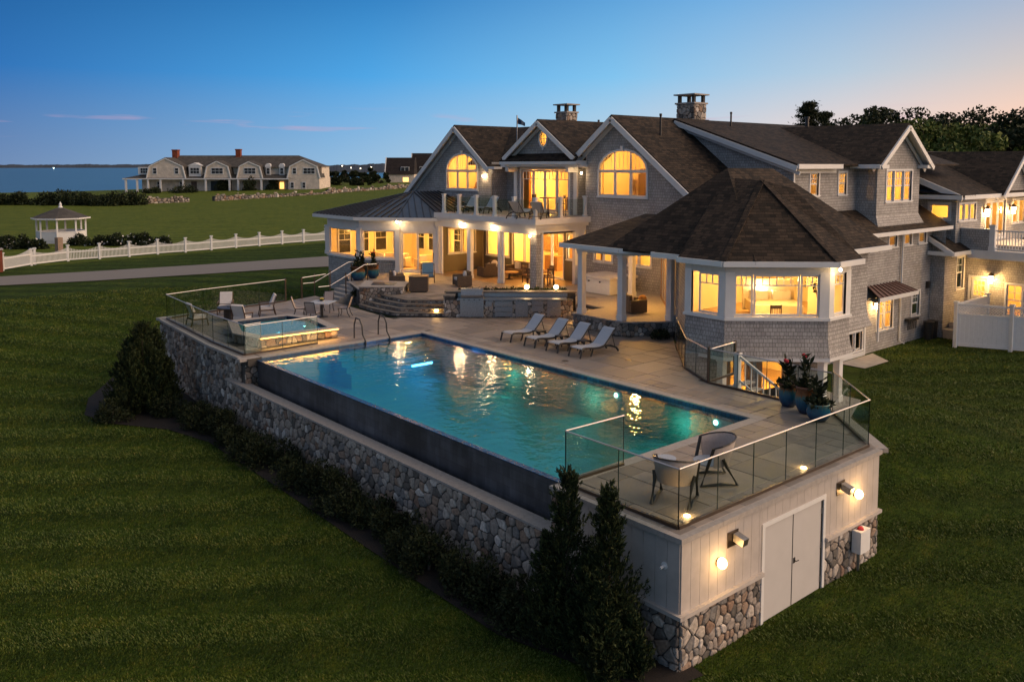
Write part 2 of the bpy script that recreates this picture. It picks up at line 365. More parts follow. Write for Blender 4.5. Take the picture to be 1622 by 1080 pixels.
def mk_water(name, tint, rough, bscale, bstr, refl=1.0, aniso=(1,1,1)):
    b = NB(name); b.n.remove(b.bsdf); o = b.mapping(b.obj(), aniso)
    n = b.math('ADD', b.noise(o, bscale, 2, .5), b.math('MULTIPLY', b.noise(o, bscale*3.1, 2, .5), .25))
    bp = b.new('Bump'); bp.inputs['Strength'].default_value = bstr; bp.inputs['Distance'].default_value = .05; b.l.new(n, bp.inputs['Height'])
    t = b.new('BsdfTransparent'); t.inputs[0].default_value = (*tint, 1); g = b.new('BsdfGlossy'); g.inputs['Roughness'].default_value = rough; b.l.new(bp.outputs[0], g.inputs['Normal'])
    m = b.new('MixShader'); b.l.new(b.math('MULTIPLY', schlick(b, .025, bp.outputs[0]), refl, True), m.inputs[0]); b.l.new(t.outputs[0], m.inputs[1]); b.l.new(g.outputs[0], m.inputs[2]); b.l.new(m.outputs[0], b.out.inputs[0]); return b.m
M['poolwater'] = mk_water('pool_water', (.50, .90, .92), .035, 2.6, .33, 1.5)
M['spawater'] = mk_water('spa_water', (.7, .93, .97), .02, 2, .05)
def mk_sea():
    b = NB('sea_water'); n = b.noise(b.mapping(b.obj(), (.02, .06, 1)), 6, 5, .6); b.bump(n, .25, 1.0); return b.base(b.ramp(b.noise(b.mapping(b.obj(), (.004, .03, 1)), 2, 4), [(.3, (.035, .10, .15)), (.7, (.06, .15, .20))]), .3)
M['sea'] = mk_sea()
def mk_tile():
    b = NB('pool_plaster'); o = b.obj(); n = b.noise(o, .5, 3)
    return b.base(b.ramp(n, [(.3, (.03, .25, .215)), (.7, (.055, .33, .29))]), .6)
M['plaster'] = mk_tile()
def mk_band():
    b = NB('waterline_tile'); q = b.new('TexBrick'); b.set(q.inputs['Vector'], b.uv()); q.offset = 0
    for k, c in (('Color1', (.02, .09, .19)), ('Color2', (.03, .05, .10)), ('Mortar', (.01, .02, .04))): b.set(q.inputs[k], c)
    q.inputs['Scale'].default_value = 1; q.inputs['Brick Width'].default_value = .15; q.inputs['Row Height'].default_value = .15; q.inputs['Mortar Size'].default_value = .006; return b.base(q.outputs[0], .25)
M['band'] = mk_band()
def mk_pot():
    b = NB('glazed_pot'); sp = b.new('SeparateXYZ'); b.set(sp.inputs[0], b.obj()); z = b.math('ADD', sp.outputs[2], b.math('MULTIPLY', b.math('SUBTRACT', b.noise(b.mapping(b.obj(), (9, 9, 1.2)), 2), .5), .35))
    return b.base(b.ramp(z, [(.05, (.01, .035, .10)), (.38, (.012, .10, .17)), (.5, (.05, .14, .13)), (.58, (.20, .085, .03)), (.7, (.13, .05, .02))]), .2)
M['pot'] = mk_pot()
# ------------------------------------------------------------ terrain, sea, path, bed
def ground(x, y):
    z = -2.85
    z -= .30*ss(20, 30, x)*(1-ss(26, 50, y)); z += 1.12*(1-ss(2.5, 9, math.hypot(x-17.5, y-7.0)))
    z += 2.1*ss(28, 50, y-.2*x)*(1 if x < 9 else 1)
    z = min(z, -.72)
    d = math.hypot(x-CAM.x, y-CAM.y)
    z += .75*ss(95, 230, d)
    if y < 0 or x > 40: z += 1.6*ss(40, 140, x)
    # beyond the coast the land drops under the sea
    c = coast(x, y)
    if c > 0: z -= 11*ss(0, 22, c)
    return z
def coast(x, y):
    # signed distance past the shore line on the far left
    pts = SHORE; best = -1e9
    for (ax, ay), (bx, by) in zip(pts[:-1], pts[1:]):
        nx, ny = -(by-ay), (bx-ax); l = math.hypot(nx, ny)
        best = max(best, ((x-ax)*nx+(y-ay)*ny)/l) if False else best
    ax, ay, bx, by = -60, 150, 86, 262
    nx, ny = -(by-ay), (bx-ax); l = math.hypot(nx, ny); d1 = ((x-ax)*nx+(y-ay)*ny)/l
    ax, ay, bx, by = 86, 262, 400, 300
    nx, ny = -(by-ay), (bx-ax); l = math.hypot(nx, ny); d2 = ((x-ax)*nx+(y-ay)*ny)/l
    return min(d1, d2)
SHORE = [(-60, 150), (86, 262), (400, 300)]
def grid_axis(a, b, fine0, fine1, df, dc):
    out = []; x = a
    while x < b:
        out.append(x)
        if fine0 <= x < fine1: x += df
        else:
            far = (fine0-x) if x < fine0 else (x-fine1); x += min(dc, max(df, far*.18+df))
    out.append(b); return out
def make_lawn():
    xs = grid_axis(-1500, 3000, -24, 44, 1.0, 160); ys = grid_axis(-900, 1500, -14, 76, 1.0, 130)
    v = [(x, y, ground(x, y)) for y in ys for x in xs]; n = len(xs)
    f = [(j*n+i, j*n+i+1, (j+1)*n+i+1, (j+1)*n+i) for j in range(len(ys)-1) for i in range(n-1)]
    m = MB(); m.v = v; m.f = f; o = m.build('lawn', M['grass'], smooth=True, uv=False); tag(o, 'wide mown green lawn sloping around the stone pool terrace', 'lawn', kind='structure')
make_lawn()
sea = MB().poly([(-6000, -500, -6.5), (9000, -500, -6.5), (9000, 9000, -6.5), (-6000, 9000, -6.5)]).build('sea', M['sea'], uv=False)
tag(sea, 'calm blue sea behind the far shingled house', 'sea', kind='structure')
def ribbon(name, left, right, mat, dz, label, cat, n=40):
    m = MB(); v = []
    def at(pl, t):
        k = t*(len(pl)-1); i = min(int(k), len(pl)-2); q = k-i; a, b = pl[i], pl[i+1]; return a[0]+(b[0]-a[0])*q, a[1]+(b[1]-a[1])*q
    for i in range(n+1):
        a, b = at(left, i/n), at(right, i/n)
        for k in range(5):
            x, y = a[0]+(b[0]-a[0])*k/4, a[1]+(b[1]-a[1])*k/4; v.append((x, y, ground(x, y)+dz))
    m.v = v; m.f = [(i*5+k, (i+1)*5+k, (i+1)*5+k+1, i*5+k+1) for i in range(n) for k in range(4)]
    return tag(m.build(name, mat), label, cat, kind='structure')
pU = [gp(u, v, -.72) for u, v in ((-260, 452), (-90, 444.5), (0, 438.4), (150, 430), (330, 419), (515, 406.5))]; pD = [gp(u, v, -.72) for u, v in ((-260, 471), (-90, 460), (0, 452.6), (150, 445), (330, 434), (515, 421.5))]
ribbon('gravel_path', [tuple(p[:2]) for p in pD]+[(36, 49)], [tuple(p[:2]) for p in pU]+[(42, 55)], M['gravel'], .05, 'pale gravel path crossing the lawn left of the sunroom', 'path', 60)
ribbon('planting_bed', [(.3, -.4), (-.9, -.2), (-1.9, 3.5), (-1.85, 8.5), (-1.75, 14), (-1.7, 20.5), (-2.3, 23), (-3.9, 25.5), (-4.25, 27.3), (-3.5, 29.6), (-1.5, 32.6)], [(.4, .1), (.2, 1), (.2, 4), (.2, 8.5), (.2, 14), (.2, 20.5), (.2, 23), (.2, 25.6), (.2, 27.6), (.3, 30), (.5, 32.5)], M['mulch'], .03, 'dark mulch planting bed along the foot of the stone wall', 'planting bed', 80)
ribbon('stone_slab', [(29.0, 12.4), (29.0, 10.9)], [(32.8, 12.4), (31.6, 10.9)], M['concrete'], .05, 'small pinkish slab under the low windows of the side wall', 'slab', 4)

def grass_blades(n=1250000):
    rng = np.random.default_rng(77); az = YAW+rng.uniform(-.98, .98, n); r = 9.5*np.exp(rng.random(n)*math.log(62/9.5)); x = CAM.x+r*np.cos(az); y = CAM.y+r*np.sin(az)
    S_ = lambda a, c, t: (lambda q: q*q*(3-2*q))(np.clip((t-a)/(c-a), 0, 1))
    z = -2.85-.30*S_(20, 30, x)*(1-S_(26, 50, y))+1.12*(1-S_(2.5, 9, np.hypot(x-17.5, y-7.0)))+2.1*S_(28, 50, y-.2*x); z = np.minimum(z, -.72)
    def inn(px, py, poly):
        c = np.zeros(len(px), bool)
        for i in range(len(poly)):
            (x1, y1), (x2, y2) = poly[i-1], poly[i]
            if y1 != y2: c ^= ((y1 > py) != (y2 > py)) & (px < (x2-x1)*(py-y1)/(y2-y1)+x1)
        return c
    edge = .10*np.sin(y*5.1)+.07*np.sin(y*13.3); bed = [(.3, -.4), (-.9, -.2), (-1.9, 3.5), (-1.85, 8.5), (-1.75, 14), (-1.7, 20.5), (-2.3, 23), (-3.9, 25.5), (-4.25, 27.3), (-3.5, 29.6), (-1.5, 32.6), (.5, 32.5)]
    out = inn(x+edge*.5, y, bed) | inn(x, y, [(-.1, -.05), (8.25, -.05), (10.7, 2.4), (18.4, 5.4), (24, 9), (33, 12.6), (41, 12.6), (41, 45), (14, 44), (9.8, 33.9), (7, 33), (.4, 32), (-.1, 25)]) | inn(x, y, [(28.9, 10.8), (31.6, 10.8), (32.9, 12.5), (28.9, 12.5)]) | (y > 49)
    k = ~out; x, y, z, r = x[k], y[k], z[k], r[k]; m = len(x); h = rng.uniform(.020, .042, m)*(1+r/50); w = .0038+r*.00040
    row = np.sign(np.sin((x*math.sin(R(38))+y*math.cos(R(38)))*2.6+.8*np.sin(x*.21)))*.42; a = rng.uniform(0, 2*np.pi, m); lx, ly = np.cos(a)*.5+row*math.cos(R(-38)), np.sin(a)*.5+row*math.sin(R(-38)); t = rng.uniform(0, 2*np.pi, m)
    v = np.empty((m, 3, 3)); v[:, 0] = np.stack([x-np.cos(t)*w, y-np.sin(t)*w, z], 1); v[:, 1] = np.stack([x+np.cos(t)*w, y+np.sin(t)*w, z], 1); v[:, 2] = np.stack([x+lx*h, y+ly*h, z+h], 1)
    me = bpy.data.meshes.new('grass'); me.vertices.add(3*m); me.vertices.foreach_set('co', v.astype(np.float32).ravel()); me.loops.add(3*m); me.loops.foreach_set('vertex_index', np.arange(3*m, dtype=np.int32)); me.polygons.add(m); me.polygons.foreach_set('loop_start', np.arange(0, 3*m, 3, dtype=np.int32)); me.update(); me.materials.append(M['blades'])
    tag(link('grass', me), 'short green grass blades of the mown lawn', 'grass', kind='stuff')
grass_blades()
# ------------------------------------------------------------ field stones
def cells(L, Hlo, Hhi, size, seed, aspect=1.0):
    """irregular closed polygons that fill the strip 0..L between Hlo(s) and Hhi(s)"""
    rnd = random.Random(seed); pts = {}; hmin = min(Hlo(L*k/20) for k in range(21)); hmax = max(Hhi(L*k/20) for k in range(21))
    nx = max(1, int(L/size)); ny = max(1, int((hmax-hmin)/(size*aspect))); dx = L/nx; dy = (hmax-hmin)/ny
    for j in range(-1, ny+1):
        for i in range(-1, nx+1): pts[i, j] = ((i+.5+.5*(j % 2)-.25+rnd.uniform(-.36, .36))*dx, hmin+(j+.5+rnd.uniform(-.36, .36))*dy)
    for q in [q for q in pts if rnd.random() < .16 and nx > 3]: del pts[q]
    out = []
    for (i, j), (px, py) in pts.items():
        lo, hi = Hlo(min(max(px, 0), L)), Hhi(min(max(px, 0), L))
        e = .12*dx
        poly = [(max(0, px-1.9*dx), max(lo, py-1.9*dy)), (min(L, px+1.9*dx), max(lo, py-1.9*dy)), (min(L, px+1.9*dx), min(hi, py+1.9*dy)), (max(0, px-1.9*dx), min(hi, py+1.9*dy))]
        if poly[1][0]-poly[0][0] < .02 or poly[2][1]-poly[1][1] < .02: continue
        for a in range(-2, 3):
            for c in range(-2, 3):
                q = pts.get((i+a, j+c))
                if q is None or (a == 0 and c == 0) or not poly: continue
                mx, my = (px+q[0])/2, (py+q[1])/2; nx_, ny_ = q[0]-px, q[1]-py; new = []
                for k in range(len(poly)):
                    A, B = poly[k], poly[(k+1) % len(poly)]; da = (A[0]-mx)*nx_+(A[1]-my)*ny_; db = (B[0]-mx)*nx_+(B[1]-my)*ny_
                    if da <= 0: new.append(A)
                    if da*db < 0: t = da/(da-db); new.append((A[0]+(B[0]-A[0])*t, A[1]+(B[1]-A[1])*t))
                poly = new
        if len(poly) < 3: continue
        cx = sum(p[0] for p in poly)/len(poly); cy = sum(p[1] for p in poly)/len(poly)
        # round the corners off once
        ch = []
        for k in range(len(poly)):
            A, B = poly[k], poly[(k+1) % len(poly)]
            if math.hypot(B[0]-A[0], B[1]-A[1]) < size*.12: ch.append(((A[0]+B[0])/2, (A[1]+B[1])/2)); continue
            ch.append((A[0]*.8+B[0]*.2, A[1]*.8+B[1]*.2)); ch.append((A[0]*.2+B[0]*.8, A[1]*.2+B[1]*.8))
        if len(ch) < 3: continue
        w = max(p[0] for p in ch)-min(p[0] for p in ch); h = max(p[1] for p in ch)-min(p[1] for p in ch)
        if w < .05 or h < .05: continue
        out.append((cx, cy, ch, w*h))
    return out
def stone_mesh(m, O, d, n, c, gap, rise, rnd):
    cx, cy, ch, _ = c; k = len(ch); R3 = []; r = rise*rnd.uniform(.55, 1.35); tx, ty = rnd.uniform(-.012, .012), rnd.uniform(-.012, .012)
    for sc, off in ((1, -.02), (1, r*.55), (.72, r)):
        for (x, y) in ch:
            l = math.hypot(x-cx, y-cy)+1e-6; q = max(.2, 1-gap/l)*sc; X, Y = cx+(x-cx)*q, cy+(y-cy)*q
            o = off+((X-cx)*tx+(Y-cy)*ty)/.15*(off > 0); R3.append(O+d*X+n*o+Vector((0, 0, Y)))
    fs = [(a*k+i, a*k+(i+1) % k, (a+1)*k+(i+1) % k, (a+1)*k+i) for a in range(2) for i in range(k)]+[tuple(range(2*k, 3*k))]
    m.mesh(R3, fs)
def stones(parent, faces, size, seed, limit=300, gap=.014, rise=.045, aspect=.95):
    """faces: (origin, unit direction, length, low(s), high(s)). The stones that show largest are parts, the rest one joined part."""
    rnd = random.Random(seed); allc = []
    for k, (O, d, L, lo, hi) in enumerate(faces):
        O = Vector(O); d = Vector((d[0], d[1], 0)).normalized(); n = Vector((d.y, -d.x, 0))
        fl = (lo if callable(lo) else (lambda s, q=lo: q)); fh = (hi if callable(hi) else (lambda s, q=hi: q))
        for c in cells(L, fl, fh, size, seed*13+k, aspect):
            p = O+d*c[0]+Vector((0, 0, c[1])); v = CAM-p; allc.append((-c[3]*max(.05, v.normalized().dot(n))/v.length_squared, O, d, n, c))
    allc.sort(key=lambda t: t[0]); rest = MB()
    for i, (_, O, d, n, c) in enumerate(allc):
        if i < limit:
            m = MB(); stone_mesh(m, O, d, n, c, gap, rise, rnd); m.build('stone', M['stone'], parent, uv=False)
        else: stone_mesh(rest, O, d, n, c, gap, rise, rnd)
    if rest.v: rest.build('small_stones', M['stone'], parent, uv=False, kind='stuff')

# ------------------------------------------------------------ pool terrace
DECK = [(.05, .05), (8.2, .05), (10.55, 2.55), (10.45, 7.0), (11.55, 8.9), (14.0, 11.3), (15.9, 13.0), (14.2, 14.4), (14.2, 17.3), (16.6, 18.9), (15.3, 19.6), (11.3, 22.85), (8.95, 25.0), (9.3, 30.2), (9.6, 33.6), (7.0, 32.75), (.45, 31.75), (-.0, 24.7), (-.0, 21.2), (.0, 20.95)]
PX0, PX1, PY0, PY1 = .55, 8.05, 3.75, 20.75
SPA = [(1.1, 22.3), (4.78, 22.15), (5.25, 25.2), (4.65, 26.8), (1.75, 26.95), (.75, 24.0)]
def inside(p, poly):
    c = False
    for i in range(len(poly)):
        (x1, y1), (x2, y2) = poly[i-1], poly[i]
        if (y1 > p[1]) != (y2 > p[1]) and p[0] < (x2-x1)*(p[1]-y1)/(y2-y1)+x1: c = not c
    return c
def pavement():
    base = MB()
    hole = [(PX0, PY0), (PX1, PY0), (PX1, PY1), (PX0, PY1)]
    # a slab in strips round the pool
    def strip(pl): base.prism(pl, -.30, -.014)
    strip([(.05, .05), (8.2, .05), (10.55, 2.55), (10.5, PY0), (.05, PY0)])
    strip([(PX1, PY0+.0), (10.5, PY0), (10.45, 7.0), (11.55, 8.9), (14.0, 11.3), (15.9, 13.0), (14.2, 14.4), (14.2, 17.3), (16.6, 18.9), (15.3, 19.6), (14.0, PY1), (PX1, PY1)])
    strip([(0, PY1), (14.0, PY1), (11.3, 22.85), (8.95, 25.0), (9.3, 30.2), (9.6, 33.6), (7.0, 32.75), (.45, 31.75), (0, 24.7)])
    o = base.build('pavement', M['joint']); tag(o, 'grey and tan stone paved pool deck round the pool', 'pavement', kind='structure')
    g = .58; nx, ny = 30, 60; used = set(); rnd = random.Random(3); rects = []
    bx0, bx1, by0, by1 = PX0-.0, PX1+.315, PY0-.315, PY1+.315
    def state(i, j):
        # 2 whole, 1 cut, 0 outside
        if (i, j) in used: return 0
        cs = [(i*g+a, j*g+b_) for a in (.004, g-.004) for b_ in (.004, g-.004)]; k = sum(inside(c, DECK) for c in cs)
        if k == 0: return 0
        if inside(((i+.5)*g, (j+.5)*g), SPA): return 0
        if (i+.5)*g < PX0 and PY0 < (j+.5)*g < PY1: return 0
        if i*g >= bx0 and (i+1)*g <= bx1 and j*g >= by0 and (j+1)*g <= by1: return 0
        ov = i*g < bx1 and (i+1)*g > bx0 and j*g < by1 and (j+1)*g > by0
        return 1 if (k < 4 or ov) else 2
    def clip(poly, nx_, ny_, c):
        out = []
        for k in range(len(poly)):
            A, B = poly[k], poly[(k+1) % len(poly)]; da, db = A[0]*nx_+A[1]*ny_-c, B[0]*nx_+B[1]*ny_-c
            if da <= 0: out.append(A)
            if da*db < 0: t = da/(da-db); out.append((A[0]+(B[0]-A[0])*t, A[1]+(B[1]-A[1])*t))
        return out
    for j in range(ny):
        for i in range(nx):
            st_ = state(i, j)
            if st_ == 1:
                pl = [(i*g, j*g), ((i+1)*g, j*g), ((i+1)*g, (j+1)*g), (i*g, (j+1)*g)]
                for q in range(len(DECK)):
                    (x1, y1), (x2, y2) = DECK[q-1], DECK[q]; l = math.hypot(x2-x1, y2-y1); mx, my = (i+.5)*g, (j+.5)*g
                    t = max(0, min(1, ((mx-x1)*(x2-x1)+(my-y1)*(y2-y1))/l/l)); dd = math.hypot(mx-x1-(x2-x1)*t, my-y1-(y2-y1)*t)
                    if dd < g*.75 and len(pl) > 2: nx_, ny_ = (y2-y1)/l, -(x2-x1)/l; pl = clip(pl, nx_, ny_, x1*nx_+y1*ny_)
                if len(pl) > 2 and i*g < bx1 and (i+1)*g > bx0 and j*g < by1 and (j+1)*g > by0:
                    cand = [(i*g+g-bx0, (1, 0, bx0)), (bx1-i*g, (-1, 0, -bx1)), (j*g+g-by0, (0, 1, by0)), (by1-j*g, (0, -1, -by1))]; cand = [c for c in cand if 0 < c[0] < g]; 
                    if cand: pl = clip(pl, *min(cand)[1])
                ar = abs(sum(pl[k-1][0]*pl[k][1]-pl[k][0]*pl[k-1][1] for k in range(len(pl))))/2 if len(pl) > 2 else 0
                if ar > .015: rects.append((pl, ar))
                continue
            if st_ == 0: continue
            opts = [(2, 1), (1, 2), (2, 2), (1, 1), (3, 2), (2, 3)]; rnd.shuffle(opts); opts.append((1, 1))
            for a, b_ in opts:
                if all(state(i+p, j+q) == 2 for p in range(a) for q in range(b_)):
                    for p in range(a):
                        for q in range(b_): used.add((i+p, j+q))
                    rects.append(([(i*g, j*g), ((i+a)*g, j*g), ((i+a)*g, (j+b_)*g), (i*g, (j+b_)*g)], a*b_*g*g)); break
    rects.sort(key=lambda r: -r[1]/((r[0][0][0]-CAM.x)**2+(r[0][0][1]-CAM.y)**2)**1.5); rest = MB()
    def pv(m, r):
        pl = r[0]; n_ = len(pl); cx, cy = sum(p[0] for p in pl)/n_, sum(p[1] for p in pl)/n_; z = rnd.uniform(-.002, .003); R3 = []
        for e_, zz in ((.010, -.02), (.010, z-.006), (.017, z)):
            for k in range(n_):
                A, B, C = Vector(pl[k-1]), Vector(pl[k]), Vector(pl[(k+1) % n_]); d1, d2 = (B-A).normalized(), (C-B).normalized(); nn = Vector((-d1.y, d1.x))+Vector((-d2.y, d2.x)); nn = nn/max(.4, nn.dot(Vector((-d1.y, d1.x)))); R3.append((B.x+nn.x*e_, B.y+nn.y*e_, zz))
        m.mesh(R3, [(a*n_+k, a*n_+(k+1) % n_, (a+1)*n_+(k+1) % n_, (a+1)*n_+k) for a in range(2) for k in range(n_)]+[tuple(range(2*n_, 3*n_))])
    for k, r in enumerate(rects):
        if k < 300: m = MB(); pv(m, r); m.build('paver', M['paver'], o, uv=False)
        else: pv(rest, r)
    if rest.v: rest.build('small_pavers', M['paver'], o, uv=False, kind='stuff')
    d = MB()
    for x, y in ((9.0, 12.6), (11.0, 11.2)): d.lathe([(.13, 0), (.13, .008), (.11, .012)], (x, y, .002), 14)
    d.build('drain_cover', M['bronze'], o)
pavement()
# swimming pool
pool = thing('swimming_pool', 'long turquoise infinity pool with dark blue tile line in the stone deck', 'swimming pool', (4.3, 12, -.3))
m = MB(); D = -1.5
m.poly([(PX0, PY0, D), (PX1, PY0, D), (PX1, PY1, D), (PX0, PY1, D)])
for a, b in (((PX0, PY0), (PX1, PY0)), ((PX1, PY0), (PX1, PY1)), ((PX1, PY1), (PX0, PY1)), ((PX0, PY1), (PX0, PY0))): m.poly([(*b, D), (*a, D), (*a, -.24), (*b, -.24)])
m.build('basin', M['plaster'], pool)
b = MB(); e = .012
b.box(PX0, PX1, PY0, PY0+e, -.26, -.035); b.box(PX1-e, PX1, PY0+e, PY1-e, -.26, -.035); b.box(PX0, PX1, PY1-e, PY1, -.26, -.035)
b.build('tile_band', M['band'], pool)
b = MB(); b.box(PX0-.16, PX0, PY0, PY1, -1.75, -.115); b.build('infinity_wall', M['poolpaint'], pool)
b = MB(); b.box(PX0-.19, PX0-.005, PY0, PY1, -.112, -.088); b.build('spill_edge', M['band'], pool)
b = MB()
for k in range(4): b.box(3.6, 7.95, PY1-.02-.38*(k+1), PY1-.02-.38*k, D, -.32-.2*k)
b.build('pool_steps', M['plaster'], pool)
def coping_strip(x0, x1, y0, y1, n, along):
    for k in range(n):
        c = MB(); t0, t1 = k/n, (k+1)/n; g = .004
        if along == 'x': c.box(x0+(x1-x0)*t0+g, x0+(x1-x0)*t1-g, y0, y1, -.035, .006)
        else: c.box(x0, x1, y0+(y1-y0)*t0+g, y0+(y1-y0)*t1-g, -.035, .006)
        c.build('coping_stone', M['cap'], pool)
coping_strip(PX1-.02, PX1+.31, PY0-.31, PY1+.31, 20, 'y'); coping_strip(PX0, PX1-.03, PY0-.31, PY0+.02, 9, 'x'); coping_strip(PX0, PX1-.03, PY1-.02, PY1+.31, 9, 'x')
wt = MB().poly([(PX0-.17, PY0+e, -.1), (PX1-e, PY0+e, -.1), (PX1-e, PY1-e, -.1), (PX0-.17, PY1-e, -.1)]).build('pool_water', M['poolwater'], uv=False)
tag(wt, 'still turquoise pool water mirroring the lit windows', 'pool water', kind='structure')
for k, (x, y) in enumerate(((8.04, 13.6), (8.04, 9.1), (8.04, 5.0))):
    b = MB(); b.sphere((0, 0, 0), .085, 10, 4); b.v = [(x-.02+p[0]*.25, y+p[1], -.42+p[2]) for p in b.v]; b.build('underwater_light', emis('pool_light_%d' % k, (.85, 1, .9), 4.5), pool)
b = MB(); b.box(6.25, 7.25, PY1-1.92, PY1-1.88, -.93, -.86); b.build('step_light', emis('blue_pool_light', (.10, .42, 1), 11), pool)
lamp((6.7, PY1-2.15, -.7), 9, (.05, .28, 1), .06, name='pool_step_lamp')
for y in (14.5, 10.2, 6.2): lamp((7.6, y, -.75), 7, (.30, 1, .74), .05, name='pool_lamp')
for y in (18.0, 14, 10, 6): lamp((1.3, y, -.8), 8, (.30, 1, .88), .05, name='pool_lamp')
# spa
spa = thing('spa', 'raised stone hot tub spa with glowing lit edge beside the pool', 'hot tub', (3, 24.3, 0))
def inset(pl, k):
    cx = sum(p[0] for p in pl)/len(pl); cy = sum(p[1] for p in pl)/len(pl); return [(cx+(x-cx)*k, cy+(y-cy)*k) for x, y in pl]
SI = inset(SPA, .80)
b = MB(); b.prism(inset(SPA, .95), -.02, .27); b.build('core', M['mortar'], spa)
b = MB()
for i in range(len(SPA)): q_ = inset(SPA, .95); j = (i+1) % len(SPA); b.prism([q_[i], q_[j], SI[j], SI[i]], .271, .364)
b.build('rim_core', M['mortar'], spa)
c = MB(); n = len(SPA)
for i in range(n):
    j = (i+1) % n; q = MB(); q.prism([SPA[i], SPA[j], SI[j], SI[i]], .365, .43); q.build('coping_stone', M['cap'], spa)
b = MB(); b.prism([p for p in SI], .272, .278); b.build('basin_floor', M['plaster'], spa)
b = MB(); SJ = inset(SI, .993)
for i in range(n): b.ext([(*SJ[i], .279), (*SJ[(i+1) % n], .279), (*SJ[(i+1) % n], .425), (*SJ[i], .425)], (0, 0, .001))
b.build('tile_band', M['band'], spa)
w = MB().poly([(x, y, .335) for x, y in inset(SI, .992)]).build('water', M['spawater'], spa, uv=False)
fc = []
SC2 = inset(SPA, .955)
for i in range(n):
    a, b_ = SC2[i], SC2[(i+1) % n]; L = math.hypot(b_[0]-a[0], b_[1]-a[1]); fc.append(((a[0], a[1], 0), (b_[0]-a[0], b_[1]-a[1]), L, .0, .355))
stones(spa, fc, .20, 21, 150, rise=.03)
a, b_ = SPA[0], SPA[1]
ls = MB(); ls.bar((a[0]+.1, a[1]-.015, .375), (b_[0]-.1, b_[1]-.015, .375), .03, .02); ls.build('light_strip', emis('spa_strip', (1, .42, .06), 8), spa)
lamp(((a[0]+b_[0])/2, (a[1]+b_[1])/2-.10, .31), 15, (1, .50, .12), 3.4, 'AREA', (R(-18), 0, 0), .05, name='spa_strip_lamp')
lamp((2.6, 23.6, .31), .8, (.4, .8, 1), .03, name='spa_lamp')
# retaining walls
wall = thing('stone_wall', 'low fieldstone catch basin wall with pale granite cap below the infinity edge', 'stone wall', (-.2, 12, -2.8))
b = MB(); b.box(-.24, .14, 3.3, 22.2, -3.1, -1.06); b.build('core', M['mortar'], wall)
b = MB(); b.box(.14, .40, 3.3, 22.0, -1.8, -1.7); b.build('channel_floor', M['poolpaint'], wall)
for k in range(16):
    c = MB(); y0 = 3.35+k*(22.35-3.35)/16; c.box(-.30, .16, y0+.004, y0+19/16-.004, -1.06, -1.0); c.build('cap_stone', M['cap'], wall)
stones(wall, [((-.245, 22.2, 0), (0, -1), 18.6, -2.95, -1.07)], .235, 5, 300, rise=.05)
wall2 = thing('stone_wall', 'tall fieldstone retaining wall under the spa deck with stepped granite cap', 'stone wall', (0, 26, -2.8))
DW = [(.42, 31.8), (-.06, 24.7), (-.06, 21.25), (.53, 20.9)]
b = MB()
b.prism([(x+.03, y) for x, y in DW[:3]]+[(.6, 21.2), (1.2, 26), (1.2, 31.6)], -3.1, -.1); b.prism([(-.03, 20.98), (.54, 20.98), (.54, 21.3), (-.03, 21.3)], -1.9, -.1); b.prism([(.42, 31.75), (6.9, 32.75), (9.6, 33.5), (9.2, 32.5), (1, 31)], -3, -.1); b.build('core', M['mortar'], wall2)
fs = []
for (x0, y0), (x1, y1) in zip(DW[:2], DW[1:3]):
    L = math.hypot(x1-x0, y1-y0); fs.append(((x0, y0, 0), (x1-x0, y1-y0), L, -2.95, -.11))
fs.append(((-.04, 20.97, 0), (1, 0), .58, -1.9, -.11))
stones(wall2, fs, .225, 6, 300, rise=.05)
for (x0, y0), (x1, y1) in zip([(.40, 31.85), (-.10, 24.7), (-.12, 24.68), (-.12, 23.0)], [(-.10, 24.7), (-.10, 24.68), (-.12, 23.0), (-.12, 20.92)]):
    L = math.hypot(x1-x0, y1-y0)
    if L < .3: continue
    nn = max(1, round(L/1.7)); d = Vector((x1-x0, y1-y0, 0))/L; nv = Vector((d.y, -d.x, 0))
    for k in range(nn):
        A = Vector((x0, y0, -.06))+d*(L*k/nn+.003); B = Vector((x0, y0, -.06))+d*(L*(k+1)/nn-.003); c = MB()
        c.bar(A-nv*.17+nv*.02, B-nv*.17+nv*.02, .42, .10); c.build('cap_stone', M['cap'], wall2)
c = MB(); c.box(-.3, PX0-.02, 20.80, 21.12, -.10, .0); c.build('cap_stone', M['cap'], wall2)
c = MB(); c.bar((.3, 31.9, -.03), (7.0, 32.9, -.03), .35, .12); c.build('cap_stone', M['cap'], wall2)

